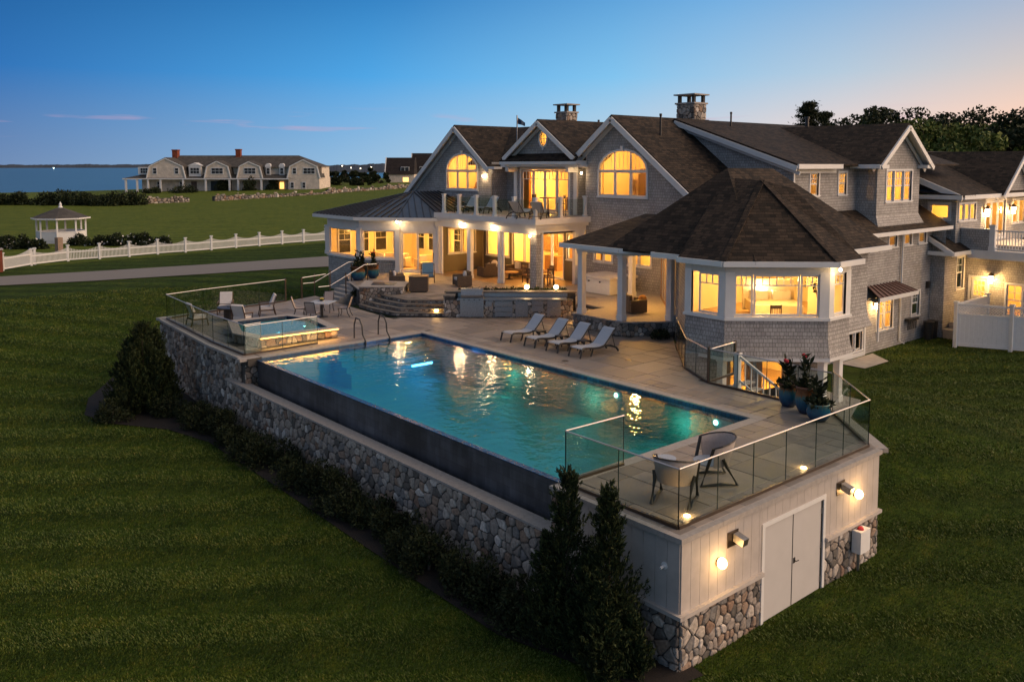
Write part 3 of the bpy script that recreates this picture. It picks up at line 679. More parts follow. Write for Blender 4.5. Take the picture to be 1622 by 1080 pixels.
# pool house under the corner of the deck
ph = thing('pool_house', 'pale panelled equipment room built into the deck corner on a fieldstone base', 'pool house', (4, .5, -2.85))
ZB, ZM, ZT = -2.95, -1.68, -.12
b = MB(); b.prism([(.0, .0), (8.2, .0), (10.5, 2.45), (10.5, 3.4), (9, 3.4), (.0, 3.4)], ZB, -.32); b.build('core', M['mortar'], ph)
def panels(a, b_, skip=()):
    a, b_ = Vector((*a, 0)), Vector((*b_, 0)); L = (b_-a).length; d = (b_-a)/L; n_ = Vector((d.y, -d.x, 0)); k = round(L/.305)
    for i in range(k):
        s0, s1 = L*i/k+.004, L*(i+1)/k-.004; segs = [(ZM+.06, ZT-.02)]
        for (u0, u1, z0, z1) in skip:
            if s1 > u0 and s0 < u1:
                segs = [(z1, ZT-.02)] if z0 < ZM+.2 else [(ZM+.06, z0), (z1, ZT-.02)]
                if z0 < ZM+.2:
                    for q0, q1 in ((s0, min(s1, u0-.003)), (max(s0, u1+.003), s1)):
                        if q1-q0 > .01: p, q = a+d*q0+n_*.012, a+d*q1+n_*.012; m = MB(); m.bar(p+Vector((0,0,(ZM+.06+ZT-.02)/2)), q+Vector((0,0,(ZM+.06+ZT-.02)/2)), .03, ZT-.08-ZM); m.build('siding_board', M['siding'], ph)
                    s0, s1 = max(s0, u0), min(s1, u1)
        for z0, z1 in segs:
            p, q = a+d*s0+n_*.012, a+d*s1+n_*.012; m = MB(); m.bar(p+Vector((0,0,(z0+z1)/2)), q+Vector((0,0,(z0+z1)/2)), .03, z1-z0); m.build('siding_board', M['siding'], ph)
panels((.0, .0), (8.2, .0), [(2.83, 5.53, -3, -.52)]); panels((.0, 3.5), (.0, .0)); panels((8.2, .0), (10.5, 2.45))
stones(ph, [((0, -.005, 0), (1, 0), 2.83, -2.95, ZM), ((5.53, -.005, 0), (1, 0), 2.67, -2.95, ZM), ((-.005, 3.55, 0), (0, -1), 3.55, -2.95, ZM), ((8.21, 0, 0), (.68, .73), 3.3, -2.95, ZM)], .20, 9, 300, rise=.045)
for p_, q_ in (((-.06, -.05), (2.83, -.05)), ((5.53, -.05), (8.27, -.05)), ((-.05, 3.5), (-.05, -.12))): b = MB(); b.bar((*p_, ZM+.03), (*q_, ZM+.03), .14, .085 if p_[1] < 0 else .083); b.build('ledge', M['siding'], ph)
for k in range(6):
    c = MB(); x0 = -.1+k*8.33/6; c.box(x0+.003, x0+8.33/6-.003, -.10, .34, -.12, -.005); c.build('cap_stone', M['cap'], ph)
for k in range(3):
    c = MB(); y0 = .345+k*(3.7-.345)/3; c.box(-.10, .34, y0+.003, y0+(3.7-.345)/3-.003, -.12, -.005); c.build('cap_stone', M['cap'], ph)
c = MB(); c.bar((8.28, -.02, -.062), (10.6, 2.5, -.062), .4, .112); c.build('cap_stone', M['cap'], ph)
b = MB(); b.box(-.02, .5, 3.45, 3.75, -3, -.13); b.build('pier_core', M['mortar'], ph)
stones(ph, [((-.03, 3.74, 0), (0, -1), .3, -1.8, -.13)], .17, 31, 20)
c = MB(); c.box(-.07, .53, 3.42, 3.78, -.13, -.03); c.build('cap_stone', M['cap'], ph)
b = MB(); b.box(2.83, 2.93, -.05, .02, -2.88, -.52); b.box(5.43, 5.53, -.05, .02, -2.88, -.52); b.box(2.93, 5.43, -.05, .02, -.62, -.52); b.build('door_frame', M['trim'], ph)
b = MB(); b.box(2.83, 5.53, -.14, .02, -2.95, -2.86); b.build('threshold', M['concrete'], ph)
for x0, x1 in ((2.94, 4.11), (4.14, 5.36)):
    d = MB(); d.box(x0, x1, -.012, .03, -2.84, -.64); d = d.build('door', M['doorpaint'], ph)
    if x0 > 4:
        h = MB(); h.tube([(4.21, -.02, -1.78), (4.21, -.07, -1.78), (4.30, -.08, -1.78)], .013); h.box(4.17, 4.25, -.02, -.011, -1.84, -1.71); h.build('handle', M['dark'], d)
        for z in (-.9, -1.75, -2.6):
            h = MB(); h.box(5.365, 5.40, -.03, -.004, z-.07, z+.07); h.build('hinge', M['steel'], d)
for x0, x1 in ((4.11, 4.14), (5.365, 5.43)): b = MB(); b.box(x0, x1, -.016, .03, -2.84, -.64); b.build('door_gap_shade', M['black'], ph)  # black bars stand in for the shade in the gaps beside the leaves
def wall_globe(x, z, label):
    t = thing('wall_globe_light', label, 'wall light', (x, 0, z)); b = MB(); b.lathe([(.09, 0), (.09, .03)], (0, 0, 0), 12); b.v = [(x+p[0], -.03-p[2], z+p[1]) for p in b.v]; b.build('back_plate', M['bronze'], t)
    s = MB(); s.sphere((x, -.13, z), .105, 12, 8, 1.15); s.build('globe', emis('globe_%d' % int(x*10), (1, .58, .20), 9), t); lamp((x, -.40, z), 9, (1, .60, .25), .1, name='wall_globe_lamp')
wall_globe(1.22, -.88, 'round glowing wall globe left of the double door'); wall_globe(6.97, -.87, 'round glowing wall globe right of the double door')
def flood(x, z, label):
    t = thing('flood_light', label, 'flood light', (x, 0, z)); b = MB(); b.box(x-.19, x+.19, -.045, -.028, z-.16, z+.17); b.build('back_plate', M['bronze'], t)
    h = MB(); h.mesh([(x-.02, -.06, z+.12), (x+.17, -.06, z+.12), (x+.17, -.06, z-.05), (x-.02, -.06, z-.05), (x+.02, -.30, z+.03), (x+.21, -.30, z+.03), (x+.21, -.26, z-.13), (x+.02, -.26, z-.13)], [(0,1,2,3),(7,6,5,4),(0,4,5,1),(1,5,6,2),(2,6,7,3),(3,7,4,0)]); h.build('lamp_head', M['steel'], t)
    h = MB(); h.bar((x+.06, -.05, z+.02), (x+.06, -.12, z+.02), .05, .05); h.build('bracket', M['bronze'], t)
flood(1.72, -.52, 'square steel flood light above the left wall globe'); flood(6.22, -.54, 'square steel flood light above the right wall globe')
t = thing('alarm_box', 'white electrical box with red dome on the stone base', 'electrical box', (7.05, 0, -2.2)); b = MB(); b.box(6.82, 7.30, -.30, -.06, -2.35, -1.78); b.build('box', M['white'], t)
b = MB(); b.sphere((7.02, -.18, -1.78), .085, 10, 6); b.build('dome', M['red'], t); b = MB(); b.tube([(6.98, -.16, -2.35), (6.98, -.16, -2.9)], .04); b.build('conduit', M['steel'], t)
t = thing('wall_spout', 'small white overflow spout on the shaded side of the pool house', 'spout', (0, .4, -.8)); b = MB(); b.tube([(-.02, .38, -.72), (-.16, .38, -.74)], .03); b.build('pipe', M['white'], t); b = MB(); b.lathe([(.08, 0), (.08, .02)], (0,0,0), 10); b.v = [(-.02-p[2], .38+p[0], -.72+p[1]) for p in b.v]; b.build('flange', M['white'], t)
for x, y, l in ((.9, .55, 'small glowing deck light inside the near glass corner'), (5.4, .5, 'small glowing deck light midway along the near glass railing')):
    s = MB(); s.lathe([(.075, 0), (.07, .025), (.03, .035)], (x, y, .004), 12); tag(s.build('deck_light', emis('deck_light_%d' % int(x*10), (1, .60, .2), 13)), l, 'deck light'); lamp((x, y, .12), 3.2, (1, .6, .25), .05, name='deck_lamp')

# ------------------------------------------------------------ glass railings
def glass_rail(label, pts, z0=.0, h=1.22, pane=1.25, posts=(), top='rail', skip=(), loc=None):
    t = thing('glass_railing', label, 'glass railing', (*pts[0], z0)); n = 0
    for (x0, y0), (x1, y1) in zip(pts[:-1], pts[1:]):
        A, B = Vector((x0, y0, z0)), Vector((x1, y1, z0)); L = (B-A).length; d = (B-A)/L; k = max(1, round(L/pane))
        for i in range(k):
            g = MB(); a, b_ = A+d*(L*i/k+.008), A+d*(L*(i+1)/k-.008); g.bar(a+Vector((0,0,.06+(h-.07)/2)), b_+Vector((0,0,.06+(h-.07)/2)), .012, h-.07); g.build('glass_panel', M['railglass'], t, uv=False)
        e_ = MB()
        for i in range(k+1): e_.cbox(tuple(A+d*(L*i/k)+Vector((0,0,.06+(h-.07)/2))), .016, .016, h-.08)
        e_.build('panel_edges', M['edge'], t, uv=False, kind='stuff')
        s = MB(); s.bar(A+Vector((0,0,.035)), B+Vector((0,0,.035)), .07, .07); s.build('base_shoe', M['bronze'], t)
    r = MB()
    for (x0, y0), (x1, y1) in zip(pts[:-1], pts[1:]): r.tube([(x0, y0, z0+h), (x1, y1, z0+h)], .02, 8)
    r.build('handrail', M[top], t)
    for x, y in posts:
        p = MB(); p.cbox((x, y, z0+h/2+.02), .075, .075, h+.06); p.build('post', M['bronze'], t)
    return t
glass_rail('glass railing with steel handrail round the near deck corner above the double door', [(.24, 3.55), (.24, .26), (8.16, .26), (10.36, 2.5)], h=1.26, pane=1.32)
glass_rail('short glass return over the near end of the infinity edge', [(.26, 3.58), (2.2, 3.52)], h=1.26, pane=1.9)
glass_rail('glass railing with bronze post between the pool deck and the bay stairs', [(10.36, 2.55), (10.40, 7.0)], posts=[(10.42, 7.06)], h=1.2)
glass_rail('glass gate panel standing open at the top of the bay stairs', [(10.55, 7.1), (12.15, 7.22)], posts=[(12.2, 7.25)], h=1.15, pane=1.7)
glass_rail('glass railing running back from the gate to the porch wall', [(10.42, 7.1), (11.5, 8.9), (14.5, 11.7)], h=1.15)
glass_rail('glass railing round the left spa deck with chairs behind it', [(.9, 21.55), (.16, 21.45), (.16, 24.6), (.60, 31.5), (2.6, 32.05), (7.35, 32.8)], posts=[(7.4, 32.82)], h=1.2, pane=1.5)
glass_rail('glass railing behind the spa along the pool corner', [(.2, 21.42), (3.4, 21.62)], h=1.15, pane=1.6)
t = thing('railing_post', 'single bronze post with a short handrail behind the patio chairs', 'railing', (8.6, 32.9, 0)); b = MB()
b.cbox((8.55, 33.2, .58), .08, .08, 1.2); b.build('post', M['bronze'], t); b = MB(); b.tube([(8.55, 33.2, 1.15), (10.2, 33.5, 1.2)], .025); b.build('handrail', M['rail'], t)
# ------------------------------------------------------------ the shingled house
house = thing('shingle_house', 'large grey shingled house with dark roofs and many lit windows', 'house', (22, 20, -1.6))
F1 = .64
class Wall:
    """a vertical wall seen from outside: O left end, d direction to the right"""
    def __init__(s, a, b):
        s.O = Vector((*a, 0)); v = Vector((b[0]-a[0], b[1]-a[1], 0)); s.L = v.length; s.d = v/s.L; s.n = Vector((s.d.y, -s.d.x, 0))
    def P(s, u, z, off=0): return s.O+s.d*u+s.n*off+Vector((0, 0, z))
    def S(s, x=None, y=None):
        return (x-s.O.x)/s.d.x if x is not None else (y-s.O.y)/s.d.y
def wallpoly(w, outline, holes=(), mat='shingle', name='wall', depth=.13, parent=None):
    m = MB(); rings = [[Vector((u, z, 0)) for u, z in outline]]+[[Vector((u, z, 0)) for u, z in h] for h in holes]
    fl = [p for r in rings for p in r]; vs = [w.P(p.x, p.y) for p in fl]; fs = []
    for t in tessellate_polygon(rings):
        a, b, c = (vs[i] for i in t); fs.append(t if (b-a).cross(c-a).dot(w.n) > 0 else t[::-1])
    m.mesh(vs, fs)
    for h in holes:
        k = len(h)
        for i in range(k):
            (u0, z0), (u1, z1) = h[i], h[(i+1) % k]; m.poly([w.P(u0, z0), w.P(u1, z1), w.P(u1, z1, -depth), w.P(u0, z0, -depth)])
    return m.build(name, M[mat], parent or house)
def rect(u0, u1, z0, z1): return [(u0, z0), (u1, z0), (u1, z1), (u0, z1)]
def arch(u0, u1, z0, zs, z1, n=9):
    c, r = (u0+u1)/2, (u1-u0)/2; return [(u0, z0), (u1, z0)]+[(c+r*math.cos(math.pi*i/n), zs+(z1-zs)*math.sin(math.pi*i/n)) for i in range(n+1)]
def cased(w, ring, width=.10, out=.035, back=-.10, parent=None, name='window', mat='trim', **k):
    """casing that follows the outline of an opening"""
    m = MB(); n = len(ring); c = (sum(p[0] for p in ring)/n, sum(p[1] for p in ring)/n); outer = []
    for i in range(n):
        a, b, q = Vector(ring[i-1]), Vector(ring[i]), Vector(ring[(i+1) % n]); d1, d2 = (b-a).normalized(), (q-b).normalized()
        n1, n2 = Vector((d1.y, -d1.x)), Vector((d2.y, -d2.x)); h = (n1+n2); h = h/max(.35, h.dot(n1)); outer.append(b+h*width)
    for i in range(n):
        j = (i+1) % n; A, B, C, D_ = w.P(*ring[i], out), w.P(*ring[j], out), w.P(*outer[j], out), w.P(*outer[i], out)
        m.poly([D_, C, B, A]); m.poly([D_, w.P(*outer[i], .001), w.P(*outer[j], .001), C]); m.poly([A, B, w.P(*ring[j], back), w.P(*ring[i], back)])
    return m.build(name, M[mat], parent or house, **k)
def sash(w, par, u0, u1, z0, z1, fw=.055, off=-.05, th=.045, mat='trim', rows=(), cols=0, top=None, glass='glass', name='sash'):
    """one glazed leaf: frame, pane, muntins; rows: heights of horizontal bars, cols: upright bars between top and the head"""
    m = MB()
    def bar(a, b, c, d, o=off, t=th): 
        v = [w.P(a, c, o), w.P(b, c, o), w.P(b, d, o), w.P(a, d, o)]; m.ext(v, -w.n*t)
    bar(u0, u0+fw, z0, z1); bar(u1-fw, u1, z0, z1); bar(u0+fw, u1-fw, z0, z0+fw*1.2); bar(u0+fw, u1-fw, z1-fw, z1)
    for r in rows: bar(u0+fw, u1-fw, r-.021, r+.021, off-.008, .028)
    if cols and top is not None:
        for k in range(1, cols): u = u0+fw+(u1-u0-2*fw)*k/cols; bar(u-.017, u+.017, top+.021, z1-fw, off-.008, .028)
    m.build(name, M[mat], par)
    g = MB(); v = [w.P(u0+fw*.5, z0+fw*.5, off-.022), w.P(u1-fw*.5, z0+fw*.5, off-.022), w.P(u1-fw*.5, z1-fw*.5, off-.022), w.P(u0+fw*.5, z1-fw*.5, off-.022)]
    g.poly(v); g.build('pane', M[glass], par, uv=False)
def window(w, u0, u1, z0, z1, split=(1,), grid=True, topfrac=.3, cols=3, dh=False, sill=True, frame='trim', parent=None, casing=.10):
    win = cased(w, rect(u0, u1, z0, z1), casing, parent=parent, mat=frame); tot = sum(split); u = u0; n = len(split)
    for k, s in enumerate(split):
        a, b = u, u+(u1-u0)*s/tot; u = b
        if k: a += .035
        if k < n-1: b -= .035
        t = z1-(z1-z0)*topfrac; c = max(2, round((b-a)/.32)) if cols is None else cols
        if dh:
            zm = (z0+z1)/2; sash(w, win, a, b, z0, zm+.03, off=-.065, mat=frame); sash(w, win, a, b, zm-.02, z1, mat=frame, rows=((zm+z1)/2,) if grid else (), cols=cols if grid else 0, top=zm+.03)
        else: sash(w, win, a, b, z0, z1, rows=(t,) if grid else (), cols=c if grid else 0, top=t, mat=frame)
        if k < n-1:
            m = MB(); m.ext([w.P(b, z0, .02), w.P(b+.07, z0, .02), w.P(b+.07, z1, .02), w.P(b, z1, .02)], -w.n*.12); m.build('mullion', M[frame], win)
    if sill:
        m = MB(); m.ext([w.P(u0-casing-.03, z0-.055, .07), w.P(u1+casing+.03, z0-.055, .07), w.P(u1+casing+.03, z0-.005, .07), w.P(u0-casing-.03, z0-.005, .07)], -w.n*.16); m.build('sill', M[frame], win)
    return win
def roof(pts, mat='roof', th=.10, name='roof', parent=None):
    m = MB(); pts = [Vector(p) for p in pts]; n = (pts[1]-pts[0]).cross(pts[2]-pts[0])
    if n.z < 0: pts = pts[::-1]
    m.ext([p+Vector((0, 0, 0)) for p in pts], (0, 0, -th)); return m.build(name, M[mat], parent or house)
def beam(a, b, w_, h, name='fascia', mat='trim', parent=None):
    m = MB(); m.bar(a, b, w_, h); return m.build(name, M[mat], parent or house)
def post(x, y, z0, z1, s=.24, mat='trim', name='column', parent=None, a=0):
    m = MB(); m.cbox((x, y, (z0+z1)/2), s, s, z1-z0, a); m.cbox((x, y, z0+.12), s*1.22, s*1.22, .24, a); m.cbox((x, y, z1-.06), s*1.25, s*1.25, .12, a); return m.build(name, M[mat], parent or house)
def room(pl, z0, z1, open_=(), floor='floorwood', wall_='paint', ceil='ceil', inv=False):
    """inside faces of a room; open_: indices of plan edges without a wall"""
    m = MB().poly([(*p, z0) for p in pl]); m.build('room_floor', M[floor], house)
    m = MB().poly([(*p, z1) for p in pl][::-1]); m.build('room_ceiling', M[ceil], house, uv=False)
    m = MB(); n = len(pl)
    for i in range(n):
        if i in open_: continue
        a, b = pl[i], pl[(i+1) % n]; m.poly([(*a, z0), (*b, z0), (*b, z1), (*a, z1)])
    m.build('room_wall', M[wall_], house, uv=False)
WARM = (1, .49, .10)
def rlamp(x, y, z, wts, s=.6, col=WARM): lamp((x, y, z-.75), wts*1.75, col, .10, name='room_lamp')

# --- gable A (left) and C (right), upper storey facing the pool
XW = 21.7
wA = Wall((XW, 42.6), (XW, 32.55)); ya, za, sl = 36.0, 10.1, .765
def gz_(y, yap, zap): return zap-sl*abs(y-yap)-.12
winA = arch(wA.S(y=37.35), wA.S(y=34.05), 5.80, 7.05, 8.12)
wallpoly(wA, [(wA.S(y=42.4), 3.3), (wA.L, 3.3), (wA.L, gz_(32.55, ya, za)), (wA.S(y=ya), za-.12), (wA.S(y=42.4), gz_(42.4, ya, za))], [winA])
wC = Wall((XW, 24.05), (XW, 13.9)); yc, zc = 21.75, 10.15
winC = arch(wC.S(y=22.98), wC.S(y=19.55), 5.72, 7.1, 8.18)
wlow = rect(wC.S(y=23.3), wC.S(y=22.0), 2.0, 3.35), rect(wC.S(y=20.9), wC.S(y=19.2), 2.0, 3.35)
wallpoly(wC, [(0, .6), (wC.L, .6), (wC.L, 4.0), (wC.S(y=15.9), gz_(15.9, yc, zc)), (wC.S(y=yc), zc-.12), (0, gz_(24.05, yc, zc))], [winC, *wlow])
for r in wlow: window(wC, r[0][0], r[1][0], 2.0, 3.35, (1, 1), cols=2, topfrac=.35)
def archwin(w, ring, zs):
    win = cased(w, ring, .12, .045); u0, u1 = ring[0][0], ring[1][0]; z0 = ring[0][1]; z1 = max(p[1] for p in ring); g = (u1-u0)/3
    for k in range(3): sash(w, win, u0+g*k+(.04 if k else 0), u0+g*(k+1)-(.04 if k < 2 else 0), z0, zs-.05)
    m = MB(); c, r = (u0+u1)/2, (u1-u0)/2
    def bar(a, b, p, q, t=.1, o=.0): m.ext([w.P(a, p, o), w.P(b, p, o), w.P(b, q, o), w.P(a, q, o)], -w.n*t)
    hh = lambda u: zs+(z1-zs)*math.sqrt(max(0, 1-((u-c)/r)**2))
    bar(u0, u1, zs-.05, zs+.05)
    for k in (1, 2): bar(u0+g*k-.04, u0+g*k+.04, z0, zs-.05); bar(u0+g*k-.04, u0+g*k+.04, zs+.05, hh(u0+g*k)-.01)
    m.build('mullion', M['trim'], win)
    m = MB()
    for k in range(3):
        for j in (1, 2, 3):
            u = u0+g*k+g*j/4
            if hh(u) > zs+.1: bar(u-.008, u+.008, zs+.05, hh(u)-.01, .02, -.06)
    bar(u0+.02, u1-.02, zs+(z1-zs)*.5-.012, zs+(z1-zs)*.5+.012, .03, -.056) if False else None
    m.build('muntin', M['trim'], win)
    k = MB(); k.poly([w.P(u, z, -.07) for u, z in [(u0, zs), (u1, zs)]+[p for p in ring[2:]]]); k.build('pane', M['glass'], win, uv=False)
    k = MB(); k.ext([w.P(c-.08, z1+.02, .09), w.P(c+.08, z1+.02, .09), w.P(c+.12, z1+.28, .09), w.P(c-.12, z1+.28, .09)], -w.n*.09); k.build('keystone', M['trim'], win)
    m = MB(); m.ext([w.P(u0-.16, z0-.12, .08), w.P(u1+.16, z0-.12, .08), w.P(u1+.16, z0-.03, .08), w.P(u0-.16, z0-.03, .08)], -w.n*.1); m.build('sill', M['trim'], win)
archwin(wA, winA, 7.05); archwin(wC, winC, 7.1)
def gable(axis, front, back, cap, zap, e0, e1, s0=sl, s1=sl, mat='roof', rakew=.30, parent=None):
    """ridge along x (axis 'x') or y from front to back, eaves at e0 (greater) and e1 (smaller)"""
    Z0, Z1 = zap-s0*abs(e0-cap), zap-s1*abs(e1-cap)
    P = (lambda t, q, z: (t, q, z)) if axis == 'x' else (lambda t, q, z: (q, t, z))
    for e, z in ((e0, Z0), (e1, Z1)):
        roof([P(front, cap, zap), P(back, cap, zap), P(back, e, z), P(front, e, z)], mat, parent=parent)
        k = .045; g = .10+rakew/2
        beam(P(front-k, cap, zap-g), P(front-k, e, z-g), .09, rakew, 'rake_board', parent=parent)
        beam(P(front+.20, cap, zap-.115), P(front+.20, e, z-.115), .40, .02, 'soffit', 'soffit', parent)
        beam(P(front+.375, cap, zap-g-.12), P(front+.375, e, z-g-.12), .05, rakew*.8, 'frieze_board', parent=parent)
    return Z0, Z1
gable('x', 21.28, 30, ya, za, 42.5, 32.35); gable('x', 21.28, 30, yc, zc, 25.2, 15.75)
for y, z in ((24.55, 7.30), (32.35, 7.15)):
    m = MB(); m.box(21.22, 21.9, y-.62, y+.55, z, z+.16); m.build('eave_return', M['trim'], house)
# --- recess between the gables with the balcony door block (gable B)
XR = 23.0
wallpoly(Wall((XR, 25.0), (XR, 23.9)), rect(0, 1.1, 4.4, 7.6)); w = Wall((XR, 32.7), (XR, 30.66)); wallpoly(w, [(0, 4.4), (w.L, 4.4), (w.L, 7.6), (0, 7.6)], [rect(w.S(y=31.55), w.S(y=30.95), 5.4, 7.1)]); window(w, w.S(y=31.55), w.S(y=30.95), 5.4, 7.1, grid=False, casing=.09)
w = Wall((21.71, 32.54), (XR, 32.54)); wallpoly(w, rect(0, w.L, 4.4, 7.6)); wallpoly(Wall((XR, 24.06), (21.71, 24.06)), rect(0, XR-21.71, 4.4, 7.6))
roof([(22.4, 36, 7.52), (22.4, 23.5, 7.52), (26.3, 23.5, 10.05), (26.3, 36, 10.05)])
beam((22.38, 32.4, 7.38), (22.38, 30.6, 7.38), .08, .24, 'fascia'); beam((22.7, 32.4, 7.28), (22.7, 24, 7.28), .6, .03, 'soffit', 'soffit')
XB = 22.0; wB = Wall((XB, 30.65), (XB, 25.0)); dB = (wB.S(y=29.95), wB.S(y=25.75))
wallpoly(wB, rect(0, wB.L, 4.4, 7.6), [rect(dB[0], dB[1], 4.55, 7.12)]); wallpoly(Wall((XR, 30.66), (XB, 30.66)), rect(0, 1.0, 4.4, 7.6)); wallpoly(Wall((XB, 24.99), (XR, 24.99)), rect(0, 1.0, 4.4, 7.6))
win = cased(wB, rect(dB[0], dB[1], 4.55, 7.12), .13, name='balcony_doors'); g = (dB[1]-dB[0])/4
for k in range(4):
    sash(wB, win, dB[0]+g*k+.01, dB[0]+g*(k+1)-.01, 4.6, 7.1, .10, rows=(6.55,), cols=3, top=6.55, name='door_leaf')
for u in (.16, wB.L-.16): m = MB(); m.ext([wB.P(u-.14, 4.5, .06), wB.P(u+.14, 4.5, .06), wB.P(u+.14, 7.4, .06), wB.P(u-.14, 7.4, .06)], -wB.n*.08); m.build('pilaster', M['trim'], house)
XP = 21.45; yb, zb = 27.35, 10.12; wP = Wall((XP, 30.3), (XP, 24.4)); ov = [(wP.S(y=27.35)+.30*math.cos(t), 8.98+.43*math.sin(t)) for t in [2*math.pi*k/18 for k in range(18)]]
wallpoly(wP, [(0, 7.95), (wP.L, 7.95), (wP.S(y=yb), zb-.2)], [ov])
win = cased(wP, ov, .12, .05, name='oval_window'); m = MB(); c = wP.S(y=27.35)
m.ext([wP.P(c-.015, 8.56, -.03), wP.P(c+.015, 8.56, -.03), wP.P(c+.015, 9.4, -.03), wP.P(c-.015, 9.4, -.03)], -wP.n*.03); m.ext([wP.P(c-.3, 8.965, -.028), wP.P(c+.3, 8.965, -.028), wP.P(c+.3, 8.995, -.028), wP.P(c-.3, 8.995, -.028)], -wP.n*.03); m.build('muntin', M['trim'], win)
m = MB().poly([wP.P(*p, -.06) for p in ov]); m.build('pane', M['glass'], win, uv=False)
for dz in (-.56, .56): m = MB(); m.ext([wP.P(c-.06, 8.98+dz-.12, .08), wP.P(c+.06, 8.98+dz-.12, .08), wP.P(c+.06, 8.98+dz+.12, .08), wP.P(c-.06, 8.98+dz+.12, .08)], -wP.n*.08); m.build('keystone', M['trim'], win)
gable('x', 20.95, 27, yb, zb, 30.45, 24.25, .69, .69, rakew=.26)
roof([(20.85, 30.75, 7.72), (20.85, 24.0, 7.72), (21.5, 24.3, 8.12), (21.5, 30.45, 8.12)]); m = MB(); m.box(20.85, 22.9, 24.0, 30.75, 7.44, 7.66); m.build('entablature', M['trim'], house); m = MB(); m.box(21.1, 22.9, 24.2, 30.5, 7.30, 7.44); m.build('frieze_board', M['trim'], house)
for y in (30.45, 25.1): m = MB(); m.box(21.2, 22.0, y-.13, y+.13, 7.0, 7.3); m.build('bracket', M['trim'], house)
# --- balcony and screened room under it
m = MB(); m.prism([(17.55, 23.72), (21.72, 23.72), (23.0, 24.0), (23.0, 32.5), (17.55, 32.55)], 4.36, 4.5); m.build('balcony_floor', M['concrete'], house)
m = MB(); m.box(17.45, 21.69, 23.62, 23.72, 4.18, 4.5); m.box(17.45, 17.55, 23.72, 33.0, 4.18, 4.5); m.build('fascia', M['trim'], house)
m = MB(); m.box(17.62, 21.69, 23.79, 23.95, 3.98, 4.18); m.box(17.62, 17.78, 23.95, 33.0, 3.98, 4.18); m.build('cornice', M['trim'], house)
m = MB(); m.box(17.84, 18.14, 23.98, 33.45, 3.62, 4.36); m.box(18.14, 21.69, 23.98, 24.24, 3.72, 4.36); m.build('header_beam', M['trim'], house)
bp = [(17.72, y) for y in (32.3, 30.75, 29.1, 27.4, 25.7, 23.92)]+[(19.55, 23.88), (21.48, 23.88)]
rl = thing('balcony_railing', 'white balcony railing posts with clear glass between them above the screened room', 'balcony railing', (17.7, 28, 4.5))
for x, y in bp: m = MB(); m.cbox((x, y, 5.05), .17, .17, 1.10); m.cbox((x, y, 5.63), .23, .23, .07); m.cbox((x, y, 4.56), .22, .22, .12); m.build('post', M['trim'], rl)
for (x0, y0), (x1, y1) in zip(bp[:-1], bp[1:]):
    g_ = MB(); g_.bar((x0, y0, 5.05), (x1, y1, 5.05), .012, .9); g_.build('glass_panel', M['railglass'], rl, uv=False)
m = MB(); m.bar((17.72, 32.3, 5.05), (21.6, 32.3, 5.05), .012, .9); m.build('glass_panel', M['railglass'], rl, uv=False)
for y in (33.25, 30.0, 27.22): post(18.0, y, F1, 3.62, .22)
m = MB(); m.box(17.93, 18.3, 24.08, 24.6, F1, 3.62); m.build('shingled_pier', M['shingle'], house)
for y in (30.24, 26.98, 32.95): m = MB(); m.box(17.95, 18.06, y-.07, y+.07, F1, 3.62); m.build('screen_frame', M['white'], house)
m = MB(); m.box(18.3, 18.42, 24.04, 24.2, F1, 3.72); m.box(20.85, 21.1, 24.02, 24.24, F1, 3.72); m.box(21.1, 21.69, 24.06, 24.2, F1, 4.36); m.build('screen_frame', M['trim'], house)
m = MB().poly([(17.5, 23.9, F1-.002), (21.7, 23.9, F1-.002), (21.7, 33.5, F1-.002), (17.5, 33.5, F1-.002)]); m.build('room_floor', M['floorwood'], house)
m = MB().poly([(18.0, 24.1, 3.61), (18.0, 33.4, 3.61), (21.7, 33.4, 3.61), (21.7, 24.1, 3.61)]); m.build('room_ceiling', M['wood'], house)
wL = Wall((21.68, 33.4), (21.68, 24.06)); hs = [(33.0, 30.8, 1.6, 3.4), (30.4, 28.3, F1+.04, 3.35), (27.9, 25.85, F1+.04, 3.35), (25.5, 24.3, 1.9, 3.4)]
wallpoly(wL, rect(0, wL.L, .6, 3.7), [rect(wL.S(y=a), wL.S(y=b_), c_, d_) for a, b_, c_, d_ in hs], 'wainscot')
for a, b_, c_, d_ in hs: window(wL, wL.S(y=a), wL.S(y=b_), c_, d_, (1, 1), grid=False, casing=.08)
w = Wall((18.0, 33.42), (21.7, 33.42)); wallpoly(w, rect(0, 3.7, .6, 3.7), [rect(.9, 3.0, 1.8, 3.35)], mat='wainscot', name='room_wall'); window(w, .9, 3.0, 1.8, 3.35, (1, 1), grid=False, casing=.08)
room([(21.84, 24.0), (26.5, 24.0), (26.5, 33.4), (21.84, 33.4)], .66, 3.7, (3,)); rlamp(24.2, 31.5, 3.6, 210, 1.2); rlamp(24.2, 26.5, 3.6, 210, 1.2); lamp((19.9, 29, 3.2), 55, WARM, .3, name='room_lamp'); lamp((19.9, 25.8, 3.2), 35, WARM, .3, name='room_lamp')
lamp((22.6, 25.0, 2.7), 120, (1, .75, .45), .2, name='room_lamp')
room([(21.84, 17.2), (25, 17.2), (25, 23.9), (21.84, 23.9)], .66, 3.6, (3,)); rlamp(23.4, 21, 3.5, 110, .8)
room([(21.84, 33.75), (25.5, 33.75), (25.5, 38.2), (21.84, 38.2)], 4.6, 8.2, (3,)); rlamp(23.6, 35.8, 8.1, 150, .8)
room([(21.84, 19.4), (25.8, 19.4), (25.8, 23.95), (21.84, 23.95)], 4.6, 8.2, (3,)); rlamp(23.8, 21.2, 8.2, 160, .8)
